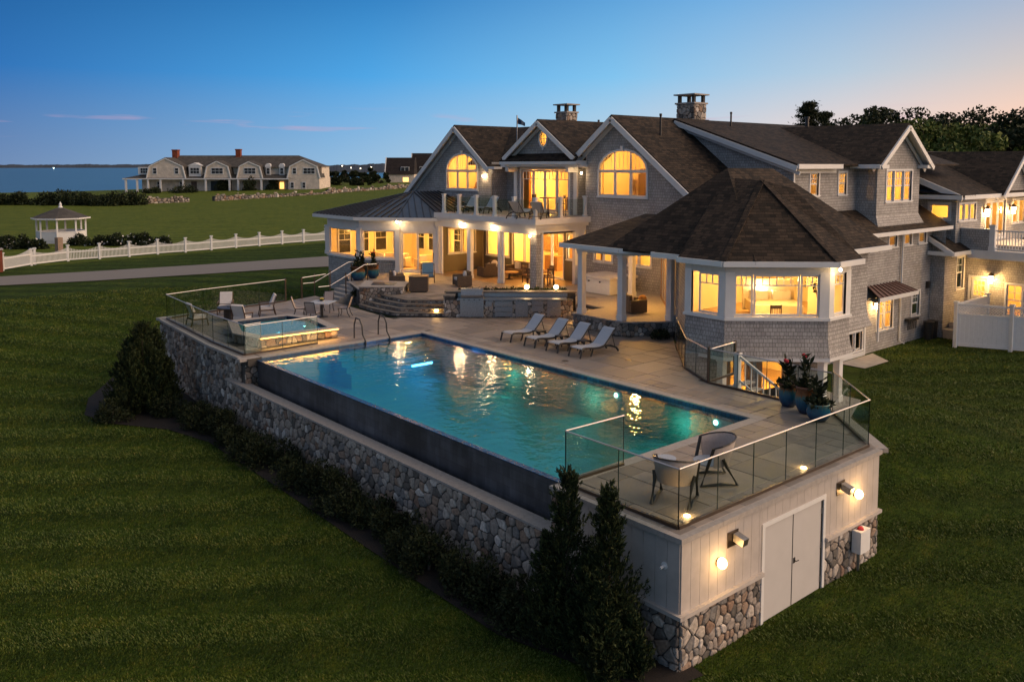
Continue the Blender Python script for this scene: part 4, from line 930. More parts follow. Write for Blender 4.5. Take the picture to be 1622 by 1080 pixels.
room([(22.14, 25.06), (27, 25.06), (27, 30.6), (22.14, 30.6)], 4.56, 7.3, (3,)); rlamp(24.4, 26.6, 7.25, 120, .8); rlamp(24.4, 29.2, 7.25, 120, .8)
room([(21.6, 26.75), (23.2, 26.75), (23.2, 27.95), (21.6, 27.95)], 8.3, 9.5, (3,)); lamp((22.6, 27.3, 9.1), 26, WARM, .1, name='room_lamp')
room([(23.14, 30.8), (25, 30.8), (25, 32.0), (23.14, 32.0)], 4.6, 7.3, (3,)); lamp((24, 31.4, 6.9), 30, WARM, .1, name='room_lamp')
# furniture seen through the windows
def deco(nm, x0, x1, y0, y1, z0, z1, mat): m = MB(); m.box(x0, x1, y0, y1, z0, z1); m.build(nm, M[mat], house)
M['drape'] = plain('gold_drape', (.42, .20, .04), .9, var=.25, scale=3)
for a in ((22.3, 22.5, 29.6, 30.5, 4.6, 7.2, 'drape'), (26.8, 26.95, 28.2, 29.2, 4.6, 6.8, 'wood'), (26.85, 26.95, 26.2, 27.4, 5.6, 6.7, 'poster'), (24.2, 25.0, 26.4, 28.2, 4.6, 5.4, 'darkwood'), (24.9, 25.0, 25.8, 26.2, 5.4, 6.2, 'darkwood')): deco('inner_furnishing', *a)
for a in ((25.35, 25.48, 35.4, 36.4, 6.3, 7.3, 'poster'), (24.6, 25.4, 36.6, 37.9, 4.6, 6.2, 'wood'), (25.65, 25.78, 22.3, 23.4, 6.0, 7.2, 'poster')): deco('inner_furnishing', *a)
for a in ((26.3, 26.45, 31.2, 32.6, 1.6, 2.8, 'poster'), (25.4, 26.4, 28.8, 30.2, .66, 2.9, 'wood'), (24.2, 24.9, 29.0, 30.2, .66, 1.6, 'wood'), (25.8, 26.4, 26.2, 26.7, .66, 3.0, 'darkwood'), (23.0, 23.5, 25.8, 27.0, .66, 1.5, 'cream'), (26.35, 26.45, 24.4, 25.6, 1.8, 3.0, 'trim')): deco('inner_furnishing', *a)
for a in ((22.4, 22.5, 23.2, 23.5, .7, 3.4, 'drape'), (24.8, 24.95, 19.6, 20.6, .7, 2.9, 'wood')): deco('inner_furnishing', *a)
m = MB(); m.box(24.9, 25.4, 21.9, 22.9, 4.6, 6.9); m.build('wardrobe', M['darkwood'], house)
b = MB(); b.box(24.6, 25.2, 20.3, 21.6, 4.6, 6.8)
b = b.build('bookcase', M['darkwood'], house)
for z in (5.9, 6.25, 6.6): q = MB(); q.box(24.52, 24.6, 20.36, 21.54, z, z+.2); q.build('shelf', M['wood'], b)
# --- sunroom
S = [(14.8, 41.6), (14.8, 37.5), (16.4, 35.45), (18.05, 33.5)]
for k, (a, b_) in enumerate(zip(S[:-1], S[1:])):
    w = Wall(a, b_); L = w.L
    if k < 2:
        wallpoly(w, rect(0, L, -.9, 1.42)); m = MB(); m.ext([w.P(-.06, 1.36, .10), w.P(L+.06, 1.36, .10), w.P(L+.06, 1.47, .10), w.P(-.06, 1.47, .10)], -w.n*.2); m.build('sill', M['trim'], house)
        wn = cased(w, rect(.22, L-.22, 1.5, 3.25), .14); sash(w, wn, .24, L-.24, 1.52, 3.24)
    else:
        wn = cased(w, rect(.2, L-.2, F1+.04, 3.2), .14, name='sliding_door'); sash(w, wn, .22, L/2+.04, F1+.06, 3.18, .09, name='door_leaf'); sash(w, wn, L/2-.04, L-.22, F1+.06, 3.18, .09, off=-.1, name='door_leaf')
        h = MB(); h.ext([w.P(L-.28, 1.5, .0), w.P(L-.24, 1.5, .0), w.P(L-.24, 1.9, .0), w.P(L-.28, 1.9, .0)], w.n*.05); h.build('handle', M['dark'], wn)
        m = MB(); m.ext([w.P(0, .3, .06), w.P(L, .3, .06), w.P(L, F1, .06), w.P(0, F1, .06)], -w.n*.2); m.build('threshold', M['trim'], house)
    m = MB(); m.ext([w.P(0, 3.25, .05), w.P(L, 3.25, .05), w.P(L, 3.98, .05), w.P(0, 3.98, .05)], -w.n*.15); m.build('header_beam', M['trim'], house)
for x, y in S: post(x, y, F1 if x > 16 else 1.45, 3.4, .30, a=R(35))
for x, y in ((16.4, 35.45),): post(x+.0, y-.0, -.4, 3.4, .28, a=R(35))
room([(14.9, 41.6), (14.9, 37.52), (16.5, 35.5), (18.15, 33.55), (21.6, 33.55), (21.6, 41.6)], .66, 3.6, (0, 1, 2, 3)); rlamp(18.6, 38, 3.55, 210, 1.2); rlamp(18.4, 35.4, 3.55, 90, .6)
M['night'] = plain('night_pane', (.02, .022, .03), .15)
def night_window(w, u0, u1):
    f = cased(w, rect(u0, u1, 1.45, 3.15), .09, name='inner_window'); m = MB(); m.poly([w.P(u0, 1.45, .004), w.P(u1, 1.45, .004), w.P(u1, 3.15, .004), w.P(u0, 3.15, .004)]); m.build('pane', M['night'], f, uv=False)
    for a, b_, c_, d_ in ((u0, u1, 2.28, 2.33), (u0, u1, 2.7, 2.725), ((u0+u1)/2-.012, (u0+u1)/2+.012, 2.33, 3.15)): m = MB(); m.ext([w.P(a, c_, .02), w.P(b_, c_, .02), w.P(b_, d_, .02), w.P(a, d_, .02)], -w.n*.014); m.build('muntin', M['trim'], f)
w = Wall((14.9, 41.56), (21.6, 41.56)); [night_window(w, .7+1.45*k, 1.55+1.45*k) for k in range(4)]
w = Wall((21.56, 41.5), (21.56, 33.6)); [night_window(w, .6+1.5*k, 1.5+1.5*k) for k in range(4)]
EV = [(14.2, 42.5), (14.2, 37.1), (15.95, 34.95), (17.75, 32.85), (21.7, 32.6), (21.7, 42.5)]; AP = (19.6, 38.4, 5.62)
for a, b_ in ((0, 1), (1, 2), (2, 3), (5, 0)):
    A, B = Vector((*EV[a], 4.16)), Vector((*EV[b_], 4.16)); apx = Vector(AP); RG = Vector((21.7, 38.4, 5.62)); top = [apx] if b_ else [apx, RG][::-1]
    if a == 5: continue
    r_ = roof([A, B, apx], 'seam', .06, 'metal_roof'); L = (B-A).length; sm = MB()
    for k in range(1, int(L/.45)):
        p = A+(B-A)*(k*.45/L); t = 1-abs(2*k*.45/L-1) if a != 0 else 1-abs(2*k*.45/L-1); sd = (B-A).normalized(); up = apx-(A+B)/2; q = p+up*t*.98; sm.bar(p+Vector((0,0,.03)), q+Vector((0,0,.03)), .045, .06)
    sm.build('roof_seam', M['seamdark'], r_, kind='stuff')
    beam(A+Vector((0,0,.03)), apx+Vector((0,0,.03)), .07, .05, 'hip_cap', 'seam')
    beam(A+Vector((0,0,-.13)), B+Vector((0,0,-.13)), .16, .20, 'gutter'); m = MB(); m.poly([A+Vector((0,0,-.07)), B+Vector((0,0,-.07)), Vector((*S[b_], 4.09)), Vector((*S[a], 4.09))]); m.build('soffit', M['soffit'], house)
r_ = roof([(17.75, 32.85, 4.16), (21.7, 32.6, 4.16), (21.7, 38.4, 5.62), AP], 'seam', .06, 'metal_roof'); sm = MB(); [sm.bar((17.9+.45*k, 32.84-.03*k, 4.20), (min(21.6, 19.55+.28*k), 38.3, 5.63), .045, .06) for k in range(9)]; sm.build('roof_seam', M['seamdark'], r_, kind='stuff'); roof([(14.2, 42.5, 4.16), AP, (21.7, 38.4, 5.62), (21.7, 42.5, 4.16)], 'seam', .06, 'metal_roof'); beam((17.75, 32.85, 4.03), (21.7, 32.6, 4.03), .16, .2, 'gutter')
# --- terrace in front: floor, steps, planter, kitchen island
TER = [(12.22, 23.95), (10.5, 25.6), (10.4, 27.2), (10.6, 30.6), (11.6, 33.2), (13.2, 36.4), (16.4, 35.3), (18.0, 33.4), (17.9, 24), (21.7, 23.9), (21.7, 18.4), (16.4, 19.3)]
tr = MB(); tr.prism(TER, -.3, F1-.05); tr = tr.build('terrace', M['mortar']); tag(tr, 'raised stone terrace between pool steps and sunroom', 'terrace', kind='structure')
m = MB(); m.prism([(x, y) for x, y in TER], F1-.05, F1-.012); m.build('terrace_edge', M['cap'], tr)
g = .62; rnd = random.Random(8)
for i in range(40):
    for j in range(40):
        x, y = 10+i*g+(.3 if j % 2 else 0), 18+j*g
        if x < 18 and all(inside(q, TER) for q in ((x, y), (x+g, y), (x, y+g), (x+g, y+g))):
            p = MB(); e = .008; z = F1+rnd.uniform(-.003, .002); p.mesh([(x+e, y+e, F1-.02), (x+g-e, y+e, F1-.02), (x+g-e, y+g-e, F1-.02), (x+e, y+g-e, F1-.02), (x+e, y+e, z), (x+g-e, y+e, z), (x+g-e, y+g-e, z), (x+e, y+g-e, z)], [(4,5,6,7),(0,1,5,4),(1,2,6,5),(2,3,7,6),(3,0,4,7)]); p.build('paver', M['paver'], tr, uv=False)
st = thing('stone_steps', 'four broad stone steps rising from the pool deck to the terrace', 'steps', (10, 24.5, 0)); fcs = []
for k in range(4):
    o = .36*(3-k); pl = [(12.22-o*.66, 23.95-o*.74+.0), (10.5-o*.9, 25.6-o*.45), (10.4-o*.98, 27.2), (10.55-o*.98, 28.6), (12.6, 28.6), (13.2, 24.9)]
    b = MB(); b.prism(pl, -.05 if k == 0 else .16*k-.03, .16*k+.11); b.build('riser', M['mortar'], st)
    t2 = [(12.22-o*.66-.03, 23.95-o*.74-.03), (10.5-o*.9-.04, 25.6-o*.45-.02), (10.4-o*.98-.04, 27.2), (10.55-o*.98-.04, 28.6), (12.6, 28.6), (13.2, 24.9)]
    b = MB(); b.prism(t2, .16*k+.11, .16*k+.158); b.build('tread', M['tread'], st)
    for a, b_ in ((1, 0), (2, 1), (3, 2)):
        A, B = pl[a], pl[b_]; fcs.append(((A[0], A[1], 0), (B[0]-A[0], B[1]-A[1]), math.hypot(B[0]-A[0], B[1]-A[1]), .16*k+.0, .16*k+.112))
stones(st, fcs, .24, 40, 150, rise=.02, gap=.006)
x, y = 11.35, 24.05
s_ = MB(); s_.cbox((11.1, 23.9, .24), .16, .05, .07, R(-45)); tag(s_.build('step_light', emis('step_glow', (1, .6, .2), 40)), 'small glowing light on the riser of the broad terrace steps', 'step light'); lamp((10.95, 23.72, .26), 5, WARM, .05, name='step_lamp')
def block(label, name, cat, pl, z0, z1, seed, size=.2, capname='cap_stone', skip=()):
    t = thing(name, label, cat, (pl[0][0], pl[0][1], z0)); b = MB(); b.prism(inset(pl, .97), z0, z1-.06); b.build('core', M['mortar'], t); fc = []
    for i in range(len(pl)):
        if i in skip: continue
        a, b_ = pl[i], pl[(i+1) % len(pl)]; fc.append(((*a, 0), (b_[0]-a[0], b_[1]-a[1]), math.hypot(b_[0]-a[0], b_[1]-a[1]), z0, z1-.065))
    stones(t, fc, size, seed, 120, rise=.03)
    b = MB(); b.prism(inset(pl, 1.05), z1-.06, z1); b.build(capname, M['cap'], t); return t
pt = block('stone fire table with pale slab top beside the terrace steps', 'fire_table', 'fire table', [(9.6, 28.7), (11.3, 27.2), (12.6, 28.6), (11.1, 30.6)], 0, 1.06, 50)
b = MB(); b.prism(inset([(9.6, 28.7), (11.3, 27.2), (12.6, 28.6), (11.1, 30.6)], .55), 1.062, 1.075); b.build('burner_tray', M['dark'], pt)
# kitchen island with grill along the diagonal from (11.4,22.7) to (16.2,18.9)
IS = Wall((11.45, 22.75), (15.55, 19.15)); isl = thing('outdoor_kitchen', 'stone outdoor kitchen island with steel cabinet doors and raised back ledge', 'outdoor kitchen', (13.4, 21, 0))
def lb(u0, u1, o0, o1, z0, z1, name, mat, par):
    m = MB(); m.ext([IS.P(u0, z0, -o0), IS.P(u1, z0, -o0), IS.P(u1, z1, -o0), IS.P(u0, z1, -o0)], -IS.n*(o1-o0)); return m.build(name, M[mat], par)
L = IS.L
lb(-.55, L+.25, .06, 1.0, 0, .86, 'core', 'mortar', isl); lb(.05, L-.05, -.04, .66, .86, .92, 'countertop', 'steel', isl); lb(-.55, L+.4, .68, 1.15, 0, 1.12, 'back_core', 'mortar', isl); lb(-.62, L+.45, .64, 1.2, 1.12, 1.19, 'back_ledge', 'tread', isl); lb(-.62, -.05, -.02, .64, 1.02, 1.09, 'end_cap', 'tread', isl); lb(-.55, -.1, .03, .64, .86, 1.02, 'end_core', 'mortar', isl); lb(.05, L, .655, .68, .93, 1.12, 'backsplash', 'steel', isl)
stones(isl, [(tuple(IS.P(-.55, 0, -.045)), IS.d, L+.8, 0, .86), (tuple(IS.P(-.58, 0, -1.1)), -IS.n*-1, 1.05, 0, 1.02), (tuple(IS.P(L+.4, 0, -.05)), -IS.n, 1.1, 0, 1.1)], .19, 61, 160, rise=.03)
for u0, u1, zs in ((1.9, 2.75, (.05, .3, .55)), (2.9, 3.5, (.05,)), (3.7, 4.25, (.30, .6)), (4.45, 5.1, (.1, .48)), (1.45, 1.75, (.55,))):
    zs = list(zs)+[.84]
    for a, b_ in zip(zs[:-1], zs[1:]):
        d = lb(u0, u1, -.012, .03, a+.012, b_-.012, 'cabinet_door', 'steel', isl); lb(u0+.1, u1-.1, -.05, -.03, b_-.075, b_-.055, 'handle', 'steel', d)
gr = thing('gas_grill', 'stainless gas grill with blue grey hood set in the stone island', 'grill', tuple(IS.P(.8, 0)))
lb(.2, 1.35, -.06, .6, .05, .84, 'cart', 'steel', gr); lb(.2, 1.35, -.10, .62, .84, .96, 'control_panel', 'steel', gr)
m = MB(); pr_ = [(-.02, .96), (-.06, 1.12), (.02, 1.3), (.18, 1.4), (.42, 1.4), (.6, 1.28), (.62, .96)]; m.ext([IS.P(.24, z, -o) for o, z in pr_], IS.d*1.07); m.build('hood', M['steel'], gr)
m = MB(); m.tube([IS.P(.35, 1.10, .12), IS.P(1.2, 1.10, .12)], .02); m.build('hood_handle', M['steel'], gr)
for a, b_ in ((.22, .92), (.95, 1.33)): lb(a, b_, -.075, -.06, .1, .8, 'cart_door', 'steel', gr)
for a in (.4, .65, .9, 1.15): m = MB(); m.tube([IS.P(a, .9, .10), IS.P(a, .9, .14)], .028, 10); m.build('knob', M['dark'], gr)
for u, l in ((3.45, 'left of the two glowing globe lamps on the kitchen island ledge'), (4.9, 'right of the two glowing globe lamps on the kitchen island ledge')):
    p = IS.P(u, 1.19, -.85); t = thing('globe_lamp', l, 'globe lamp', tuple(p)); m = MB(); m.lathe([(.07, 0), (.05, .05), (.03, .12)], tuple(p), 10); m.build('base', M['bronze'], t); m = MB(); m.sphere((p.x, p.y, p.z+.2), .11, 12, 8); m.build('globe', emis('island_globe%d' % int(u), (1, .64, .28), 26), t); lamp((p.x, p.y, p.z+.45), 9, (1, .6, .25), .1, name='globe_lamp_light')
# side steps between island and porch
s2 = thing('side_steps', 'narrow stone steps between the kitchen island and the porch', 'steps', (16, 18.6, 0)); 
for k in range(3): b = MB(); b.prism([(15.3+.38*k, 19.0+.1*k), (15.2+.38*k, 17.4), (17.4, 17.4), (17.4, 19.3)], .16*k, .16*(k+1)-.01); b.build('step', M['tread'], s2)
s_ = MB(); s_.cbox((15.1, 18.0, .24), .05, .14, .06); tag(s_.build('step_light', emis('step_glow2', (1, .6, .2), 40)), 'small glowing light on the narrow steps beside the porch', 'step light'); lamp((14.95, 18.0, .3), 5, WARM, .05, name='step_lamp')

# --- porch and master wing
PF = [(14.15, 17.35), (14.15, 14.35), (15.95, 12.95), (16.6, 13.5), (21.7, 18.5), (21.7, 19.3), (16.3, 19.4), (16.3, 17.35)]
po = MB(); po.prism(PF, -.2, .60); po.build('porch_core', M['mortar'], house); po = MB(); po.prism([(14.07, 17.4), (14.07, 14.3), (15.9, 12.87), (16.6, 13.5), (21.7, 18.5), (21.7, 19.3), (16.3, 19.4), (16.3, 17.4)], .60, .655); po.build('porch_floor', M['cap'], house)
pw = thing('porch_wall', 'dark rounded fieldstone wall under the porch floor', 'stone wall', (14.2, 15, 0)); stones(pw, [((14.14, 17.4, 0), (0, -1), 3.05, 0, .6), ((14.14, 14.35, 0), (1.8, -1.42), 2.3, 0, .6)], .20, 70, 120, rise=.04)
for x, y in ((14.32, 17.0), (14.36, 14.6), (15.95, 13.2), (19.9, 18.9)): post(x, y, .65, 3.5, .27)
m = MB(); m.prism([(14.15, 17.2), (14.15, 14.45), (15.9, 13.05), (16.1, 13.3), (14.45, 14.65), (14.45, 17.2)], 3.5, 3.8); m.box(14.15, 21.69, 17.2, 17.5, 3.5, 3.8) if False else None; m.build('header_beam', M['trim'], house)
m = MB(); m.poly([(13.7, 17.8, 3.79), (21.7, 17.8, 3.79), (21.7, 18.6, 3.79), (16.2, 13.2, 3.79), (15.7, 12.6, 3.79), (13.7, 14.2, 3.79)]); m.build('soffit', M['soffit'], house)
wD = Wall((21.65, 18.5), (16.35, 13.3)); wallpoly(wD, rect(0, wD.L, .6, 3.8)); window(wD, 1.0, 4.4, .7, 3.1, (1, 1, 1), grid=False, frame='wood'); lamp((17.4, 16.4, 3.3), 190, (1, .49, .10), .12, name='porch_lamp')
wE = Wall((16.3, 13.25), (13.4, 10.35)); wallpoly(wE, rect(0, wE.L, -.2, 3.85))
ZE = 3.86
B = [(13.4, 10.4), (13.4, 8.55), (16.2, 5.95), (17.75, 5.95)]
BE = [(12.95, 10.45), (12.95, 8.36), (16.02, 5.5), (17.85, 5.5)]
for k, (a, b_) in enumerate(zip(B[:-1], B[1:])):
    w = Wall(a, b_); L = w.L; n0 = w.n*.0
    z0 = 1.66
    # flared shingle skirt
    f = MB(); fl = .16; 
    rows = [(.22, .17), (.55, .075), (.95, .02), (1.6, 0)]; ex = lambda o: o*.42
    for (za_, oa), (zb_, ob) in zip(rows[:-1], rows[1:]): f.poly([w.P(-ex(oa), za_, oa), w.P(L+ex(oa), za_, oa), w.P(L+ex(ob), zb_, ob), w.P(-ex(ob), zb_, ob)])
    f.build('shingle_skirt', M['shingle'], house)
    m = MB(); m.ext([w.P(-.07, .08, .16), w.P(L+.07, .08, .16), w.P(L+.07, .22, .16), w.P(-.07, .22, .16)], -w.n*.3); m.build('water_table', M['trim'], house)
    m = MB(); m.ext([w.P(-.05, 1.6, .09), w.P(L+.05, 1.6, .09), w.P(L+.05, 1.70, .09), w.P(-.05, 1.70, .09)], -w.n*.2); m.build('sill', M['trim'], house)
    cw = .34 if k else .3
    for u0, u1 in ((-.01, cw), (L-cw, L+.01)): m = MB(); m.ext([w.P(u0, 1.7, .04), w.P(u1, 1.7, .04), w.P(u1, 3.42, .04), w.P(u0, 3.42, .04)], -w.n*.12); m.build('corner_board', M['trim'], house)
    m = MB(); m.ext([w.P(0, 3.36, .035), w.P(L, 3.36, .035), w.P(L, 3.8, .035), w.P(0, 3.8, .035)], -w.n*.12); m.build('frieze_board', M['soffit'], house)
    wn = cased(w, rect(cw, L-cw, 1.74, 3.34), .05, .03); u0, u1 = cw, L-cw; g = u1-u0
    if k == 1:
        for a_, c_, q in ((0, .22, 3), (.23, .77, 6), (.78, 1, 3)): sash(w, wn, u0+g*a_, u0+g*c_, 1.76, 3.33, .07, rows=(2.92,), cols=q, top=2.92)
    elif k == 0: sash(w, wn, u0+.3, u1, 1.76, 3.33, .07, rows=(2.92,), cols=3, top=2.92)
    else: sash(w, wn, u0, u1, 1.76, 3.33, .07, rows=(2.92,), cols=3, top=2.92)
    A, C = BE[k], BE[k+1]; beam((*A, 3.77), (*C, 3.77), .16, .20, 'gutter'); m = MB(); m.poly([(*A, 3.70), (*C, 3.70), (*b_, 3.71), (*a, 3.71)]); m.build('soffit', M['soffit'], house)
PK = (16.95, 9.4, 6.78); RA, RB = (17.1, 11.2, 7.28), (20.5, 11.2, 7.26)
def bay(a, b_, c, d=None): roof([p for p in (a, b_, c, d) if p])
e = [(*p, ZE) for p in BE]
bay(e[0], e[1], PK); bay(e[1], e[2], PK); bay(e[2], e[3], PK)
roof([e[3], (17.85, 8.5, ZE+2.6), PK]); roof([(12.95, 10.45, ZE), PK, (17.0, 11.2, 6.9)])
for a in (e[1], e[2]): beam(Vector(a)+Vector((0,0,.02)), Vector(PK)+Vector((0,0,.02)), .24, .05, 'hip_cap', 'roof')
roof([(13.75, 7.5, ZE), (24.1, 7.5, ZE), RB, RA]); roof([(24.1, 7.5, ZE), (24.1, 15.0, ZE), RB]); roof([(13.75, 7.5, ZE), RA, (13.75, 15.0, ZE)]); roof([(13.75, 15.0, ZE), RA, RB, (24.1, 15.0, ZE)])
beam((17.9, 7.46, 3.77), (24.1, 7.46, 3.77), .16, .2, 'gutter'); beam((13.6, 12.3, 3.77), (13.6, 10.5, 3.77), .16, .2, 'gutter'); beam((12.95, 10.45, 3.77), (13.68, 10.6, 3.77), .16, .2, 'gutter')
m = MB().poly([(17.85, 7.4, 3.70), (24.1, 7.4, 3.70), (24.1, 9.4, 3.70), (17.85, 9.4, 3.70)]); m.build('soffit', M['soffit'], house)
wM = Wall((18.6, 8.1), (23.4, 8.1)); f = MB(); rows = [(.25, .2), (.6, .07), (1.0, 0), (3.75, 0)]
for (za_, oa), (zb_, ob) in zip(rows[:-1], rows[1:]): f.poly([wM.P(0, za_, oa), wM.P(wM.L+oa, za_, oa), wM.P(wM.L+ob, zb_, ob), wM.P(0, zb_, ob)])
f.poly([(23.4, 8.1, .25), (23.4, 11, .25), (23.4, 11, 3.75), (23.4, 8.1, 3.75)]); f.build('wall', M['shingle'], house)
m = MB().poly([(17.7, 6.0, .24), (18.6, 8.1, .24), (23.3, 8.1, .24), (23.3, 11, .24), (16, 13, .24), (13.4, 10.4, .24), (13.4, 8.6, .24), (16.2, 6, .24)]); m.build('soffit', M['soffit'], house)
# porch roof
q0, q1, q2, q3 = (13.75, 17.85, ZE), (13.75, 14.2, ZE), (14.6, 12.5, ZE), (13.75, 12.4, ZE); k0, k1 = (17.4, 15.9, 5.15), (17.4, 13.5, 5.15)
roof([q0, q1, k1, k0]); roof([q1, q2, k1]); roof([q2, (17.0, 10.6, 5.6), k1]); roof([q0, k0, (21.7, 17.85, 4.3), (21.7, 17.86, ZE)]); roof([k0, k1, (21.7, 13.5, 4.6), (21.7, 17.85, 4.6)])
for a, b_ in ((q0, q1), (q1, q2), (q2, (13.7, 12.35, ZE))): beam(Vector(a)+Vector((0,0,-.09)), Vector(b_)+Vector((0,0,-.09)), .16, .2, 'gutter')
beam((13.75, 17.85, 3.77), (21.6, 17.85, 3.77), .16, .2, 'gutter')
# bedroom in the bay
room([(13.5, 10.4), (13.5, 8.6), (16.22, 6.08), (17.7, 6.08), (18.6, 8.2), (23.2, 8.2), (23.2, 12.8), (16.2, 12.8)], 1.0, 3.62, (0, 1, 2)); rlamp(16.6, 9.0, 3.58, 130, .8, (1, .57, .17)); rlamp(20, 10.5, 3.58, 120, .8, (1, .57, .17)); lamp((18.9, 10.6, 2.1), 40, (1, .7, .35), .12, name='bed_lamp')
# walk-out level under the bay
LW = [(13.9, 10.2), (13.9, 8.9), (16.3, 6.75), (23.6, 8.9)]
LF = -1.68
w = Wall((13.95, 8.95), (16.35, 6.7)); hs = [rect(.15, 1.0, LF, .02), rect(1.35, 2.35, LF, .02)]; wallpoly(w, rect(-1.5, w.L+.35, LF, .2), hs)
for h_ in hs: wn = cased(w, h_, .10, mat='wood', name='patio_door'); sash(w, wn, h_[0][0]+.02, h_[1][0]-.02, LF+.05, 0, .11, mat='wood', name='door_leaf')
room([(14.0, 9.1), (16.4, 6.85), (20, 8.9), (20, 12), (15, 12)], LF, .15, (0,)); lamp((16.8, 9.2, -.3), 260, WARM, .3, name='room_lamp')
for x, y in ((13.55, 8.75), (16.25, 6.15), (17.35, 6.12)): post(x, y, LF, .1, .26)
pa = MB(); pa.prism([(10.6, 2.7), (11.4, 3.2), (18.2, 5.6), (18.6, 8.6), (13.9, 9.4), (13.6, 11), (11.6, 8.9), (10.6, 7)], -2.2, LF); tag(pa.build('patio', M['concrete']), 'sunken concrete patio at the foot of the bay stairs', 'patio', kind='structure')
m = MB(); m.bar((11.5, 8.85, -.9), (14.0, 11.25, -.9), .1, 1.5); m.bar((10.52, 2.6, -.9), (10.48, 7.0, -.9), .1, 1.5); m.bar((10.48, 7.0, -.9), (11.5, 8.85, -.9), .1, 1.5); tag(m.build('retaining_wall', M['concrete']), 'plain concrete wall holding the deck edge above the sunken patio', 'retaining wall')
sr = thing('patio_stairs', 'white railed wooden stairs leading down from the deck to the lower patio', 'stairs', (11.3, 6, -1.68))
for k in range(9): b = MB(); y = 6.55-.3*k; b.box(10.75, 12.0, y-.31, y, -.05-.18*k-.04, -.05-.18*k); b.build('step', M['concrete'], sr)
post(10.93, 6.25, -.3, 1.12, .17, parent=sr); post(11.1, 3.7, LF, -.35, .14, parent=sr)
m = MB(); m.bar((10.95, 6.2, 1.0), (11.1, 3.7, -.42), .06, .07); m.build('handrail', M['trim'], sr); m = MB(); m.bar((10.95, 6.2, .18), (11.1, 3.7, -1.25), .05, .06); m.build('bottom_rail', M['trim'], sr)
for k in range(1, 11): t_ = k/11; b = MB(); x, y = 10.95+.15*t_, 6.2-2.5*t_; b.cbox((x, y, .58-1.42*t_), .035, .035, .8); b.build('baluster', M['trim'], sr)

# --- wing F and dormer D (right, second floor)
plan(1.111, (1.483, 1.154, -.821))
XF = 22.7; wF = Wall((XF, 19.5), (XF, 11.5)); zr = lambda y: 9.82-(18.2-y)*.33
wallpoly(wF, [(0, 5), (wF.L, 5), (wF.L, zr(11.5)-.12), (wF.S(y=18.2), 9.7), (0, 9.3)])
YU = 11.5; wU = Wall((XF, YU), (31.5, YU)); us = [(24.2, 24.95), (26.85, 27.6)]
wallpoly(wU, rect(0, wU.L, 4.9, 7.5), [rect(wU.S(x=a), wU.S(x=b_), 5.95, 7.02) for a, b_ in us])
for a, b_ in us: window(wU, wU.S(x=a), wU.S(x=b_), 5.95, 7.02, dh=True, cols=3)
for u in (0.06,): m = MB(); m.ext([wU.P(0, 4.9, .03), wU.P(.12, 4.9, .03), wU.P(.12, 7.2, .03), wU.P(0, 7.2, .03)], -wU.n*.04); m.build('corner_board', M['trim'], house)
room([(22.9, 11.65), (30, 11.65), (30, 14.5), (22.9, 14.5)], 5.2, 7.4, (0,)); rlamp(24.6, 13, 7.35, 60, .5); rlamp(27.3, 13, 7.35, 60, .5)
roof([(22.3, 11.05, zr(11.05)), (40, 11.05, zr(11.05)), (40, 18.2, 9.82), (22.3, 18.2, 9.82)]); roof([(22.3, 18.2, 9.82), (40, 18.2, 9.82), (40, 25, 7.2), (22.3, 25, 7.2)])
for dz, wd, dx in ((-.22, .24, -.045), (-.44, .16, .22)): beam((22.3+dx, 18.2, 9.82+dz), (22.3+dx, 11.05, zr(11.05)+dz), .09, wd, 'rake_board')
beam((22.5, 18.2, 9.70), (22.5, 11.05, zr(11.05)-.12), .4, .02, 'soffit', 'soffit')
beam((22.3, 11.02, 7.34), (26.3, 11.02, 7.34), .1, .22, 'gutter'); m = MB().poly([(22.3, 11.02, 7.24), (26.4, 11.02, 7.24), (26.4, 11.6, 7.24), (22.3, 11.6, 7.24)]); m.build('soffit', M['soffit'], house); beam((22.75, 11.46, 7.12), (26.5, 11.46, 7.12), .05, .2, 'frieze_board')
plan(1.162, (2.164, 1.685, -1.199))
YD = 9.5; wDr = Wall((26.8, YD), (31.3, YD)); dw = (wDr.S(x=27.75), wDr.S(x=30.4))
wallpoly(wDr, [(0, 4.9), (wDr.L, 4.9), (wDr.L, 7.35), (wDr.S(x=28.95), 9.2), (0, 7.35)], [rect(*dw, 5.62, 7.12)]); window(wDr, *dw, 5.62, 7.12, (1, 1.25, 1), dh=True, cols=3)
f = MB(); f.poly([(26.6, 9.28, 4.45), (31.5, 9.28, 4.45), (31.3, 9.5, 4.95), (26.8, 9.5, 4.95)]); f.poly([(26.8, 9.5, 4.95), (26.8, 11.6, 4.95), (26.6, 11.6, 4.45), (26.6, 9.28, 4.45)]); f.build('shingle_skirt', M['shingle'], house)
wallpoly(Wall((26.8, 11.52), (26.8, 9.5)), rect(0, 2.02, 4.7, 7.4)); wallpoly(Wall((31.3, 9.5), (31.3, 11.52)), rect(0, 2.02, 4.7, 7.4))
gable('y', 9.05, 17.4, 28.95, 9.47, 31.75, 26.2, .72, .72, rakew=.22)
for x0, x1 in ((26.05, 27.0), (31.1, 31.85)): m = MB(); m.box(x0, x1, 9.02, 9.56, 7.24, 7.42); m.build('eave_return', M['trim'], house)
beam((26.16, 9.1, 7.34), (26.16, 11.0, 7.34), .09, .2, 'gutter')
room([(26.9, 9.62), (31.2, 9.62), (31.2, 12.5), (26.9, 12.5)], 4.7, 7.35, (0,)); rlamp(29, 11, 7.3, 130, .6); m = MB(); m.box(28.6, 29.5, 12.3, 12.4, 4.8, 7.2); m.build('curtain', plain('amber_curtain', (.8, .45, .06), .8), house)
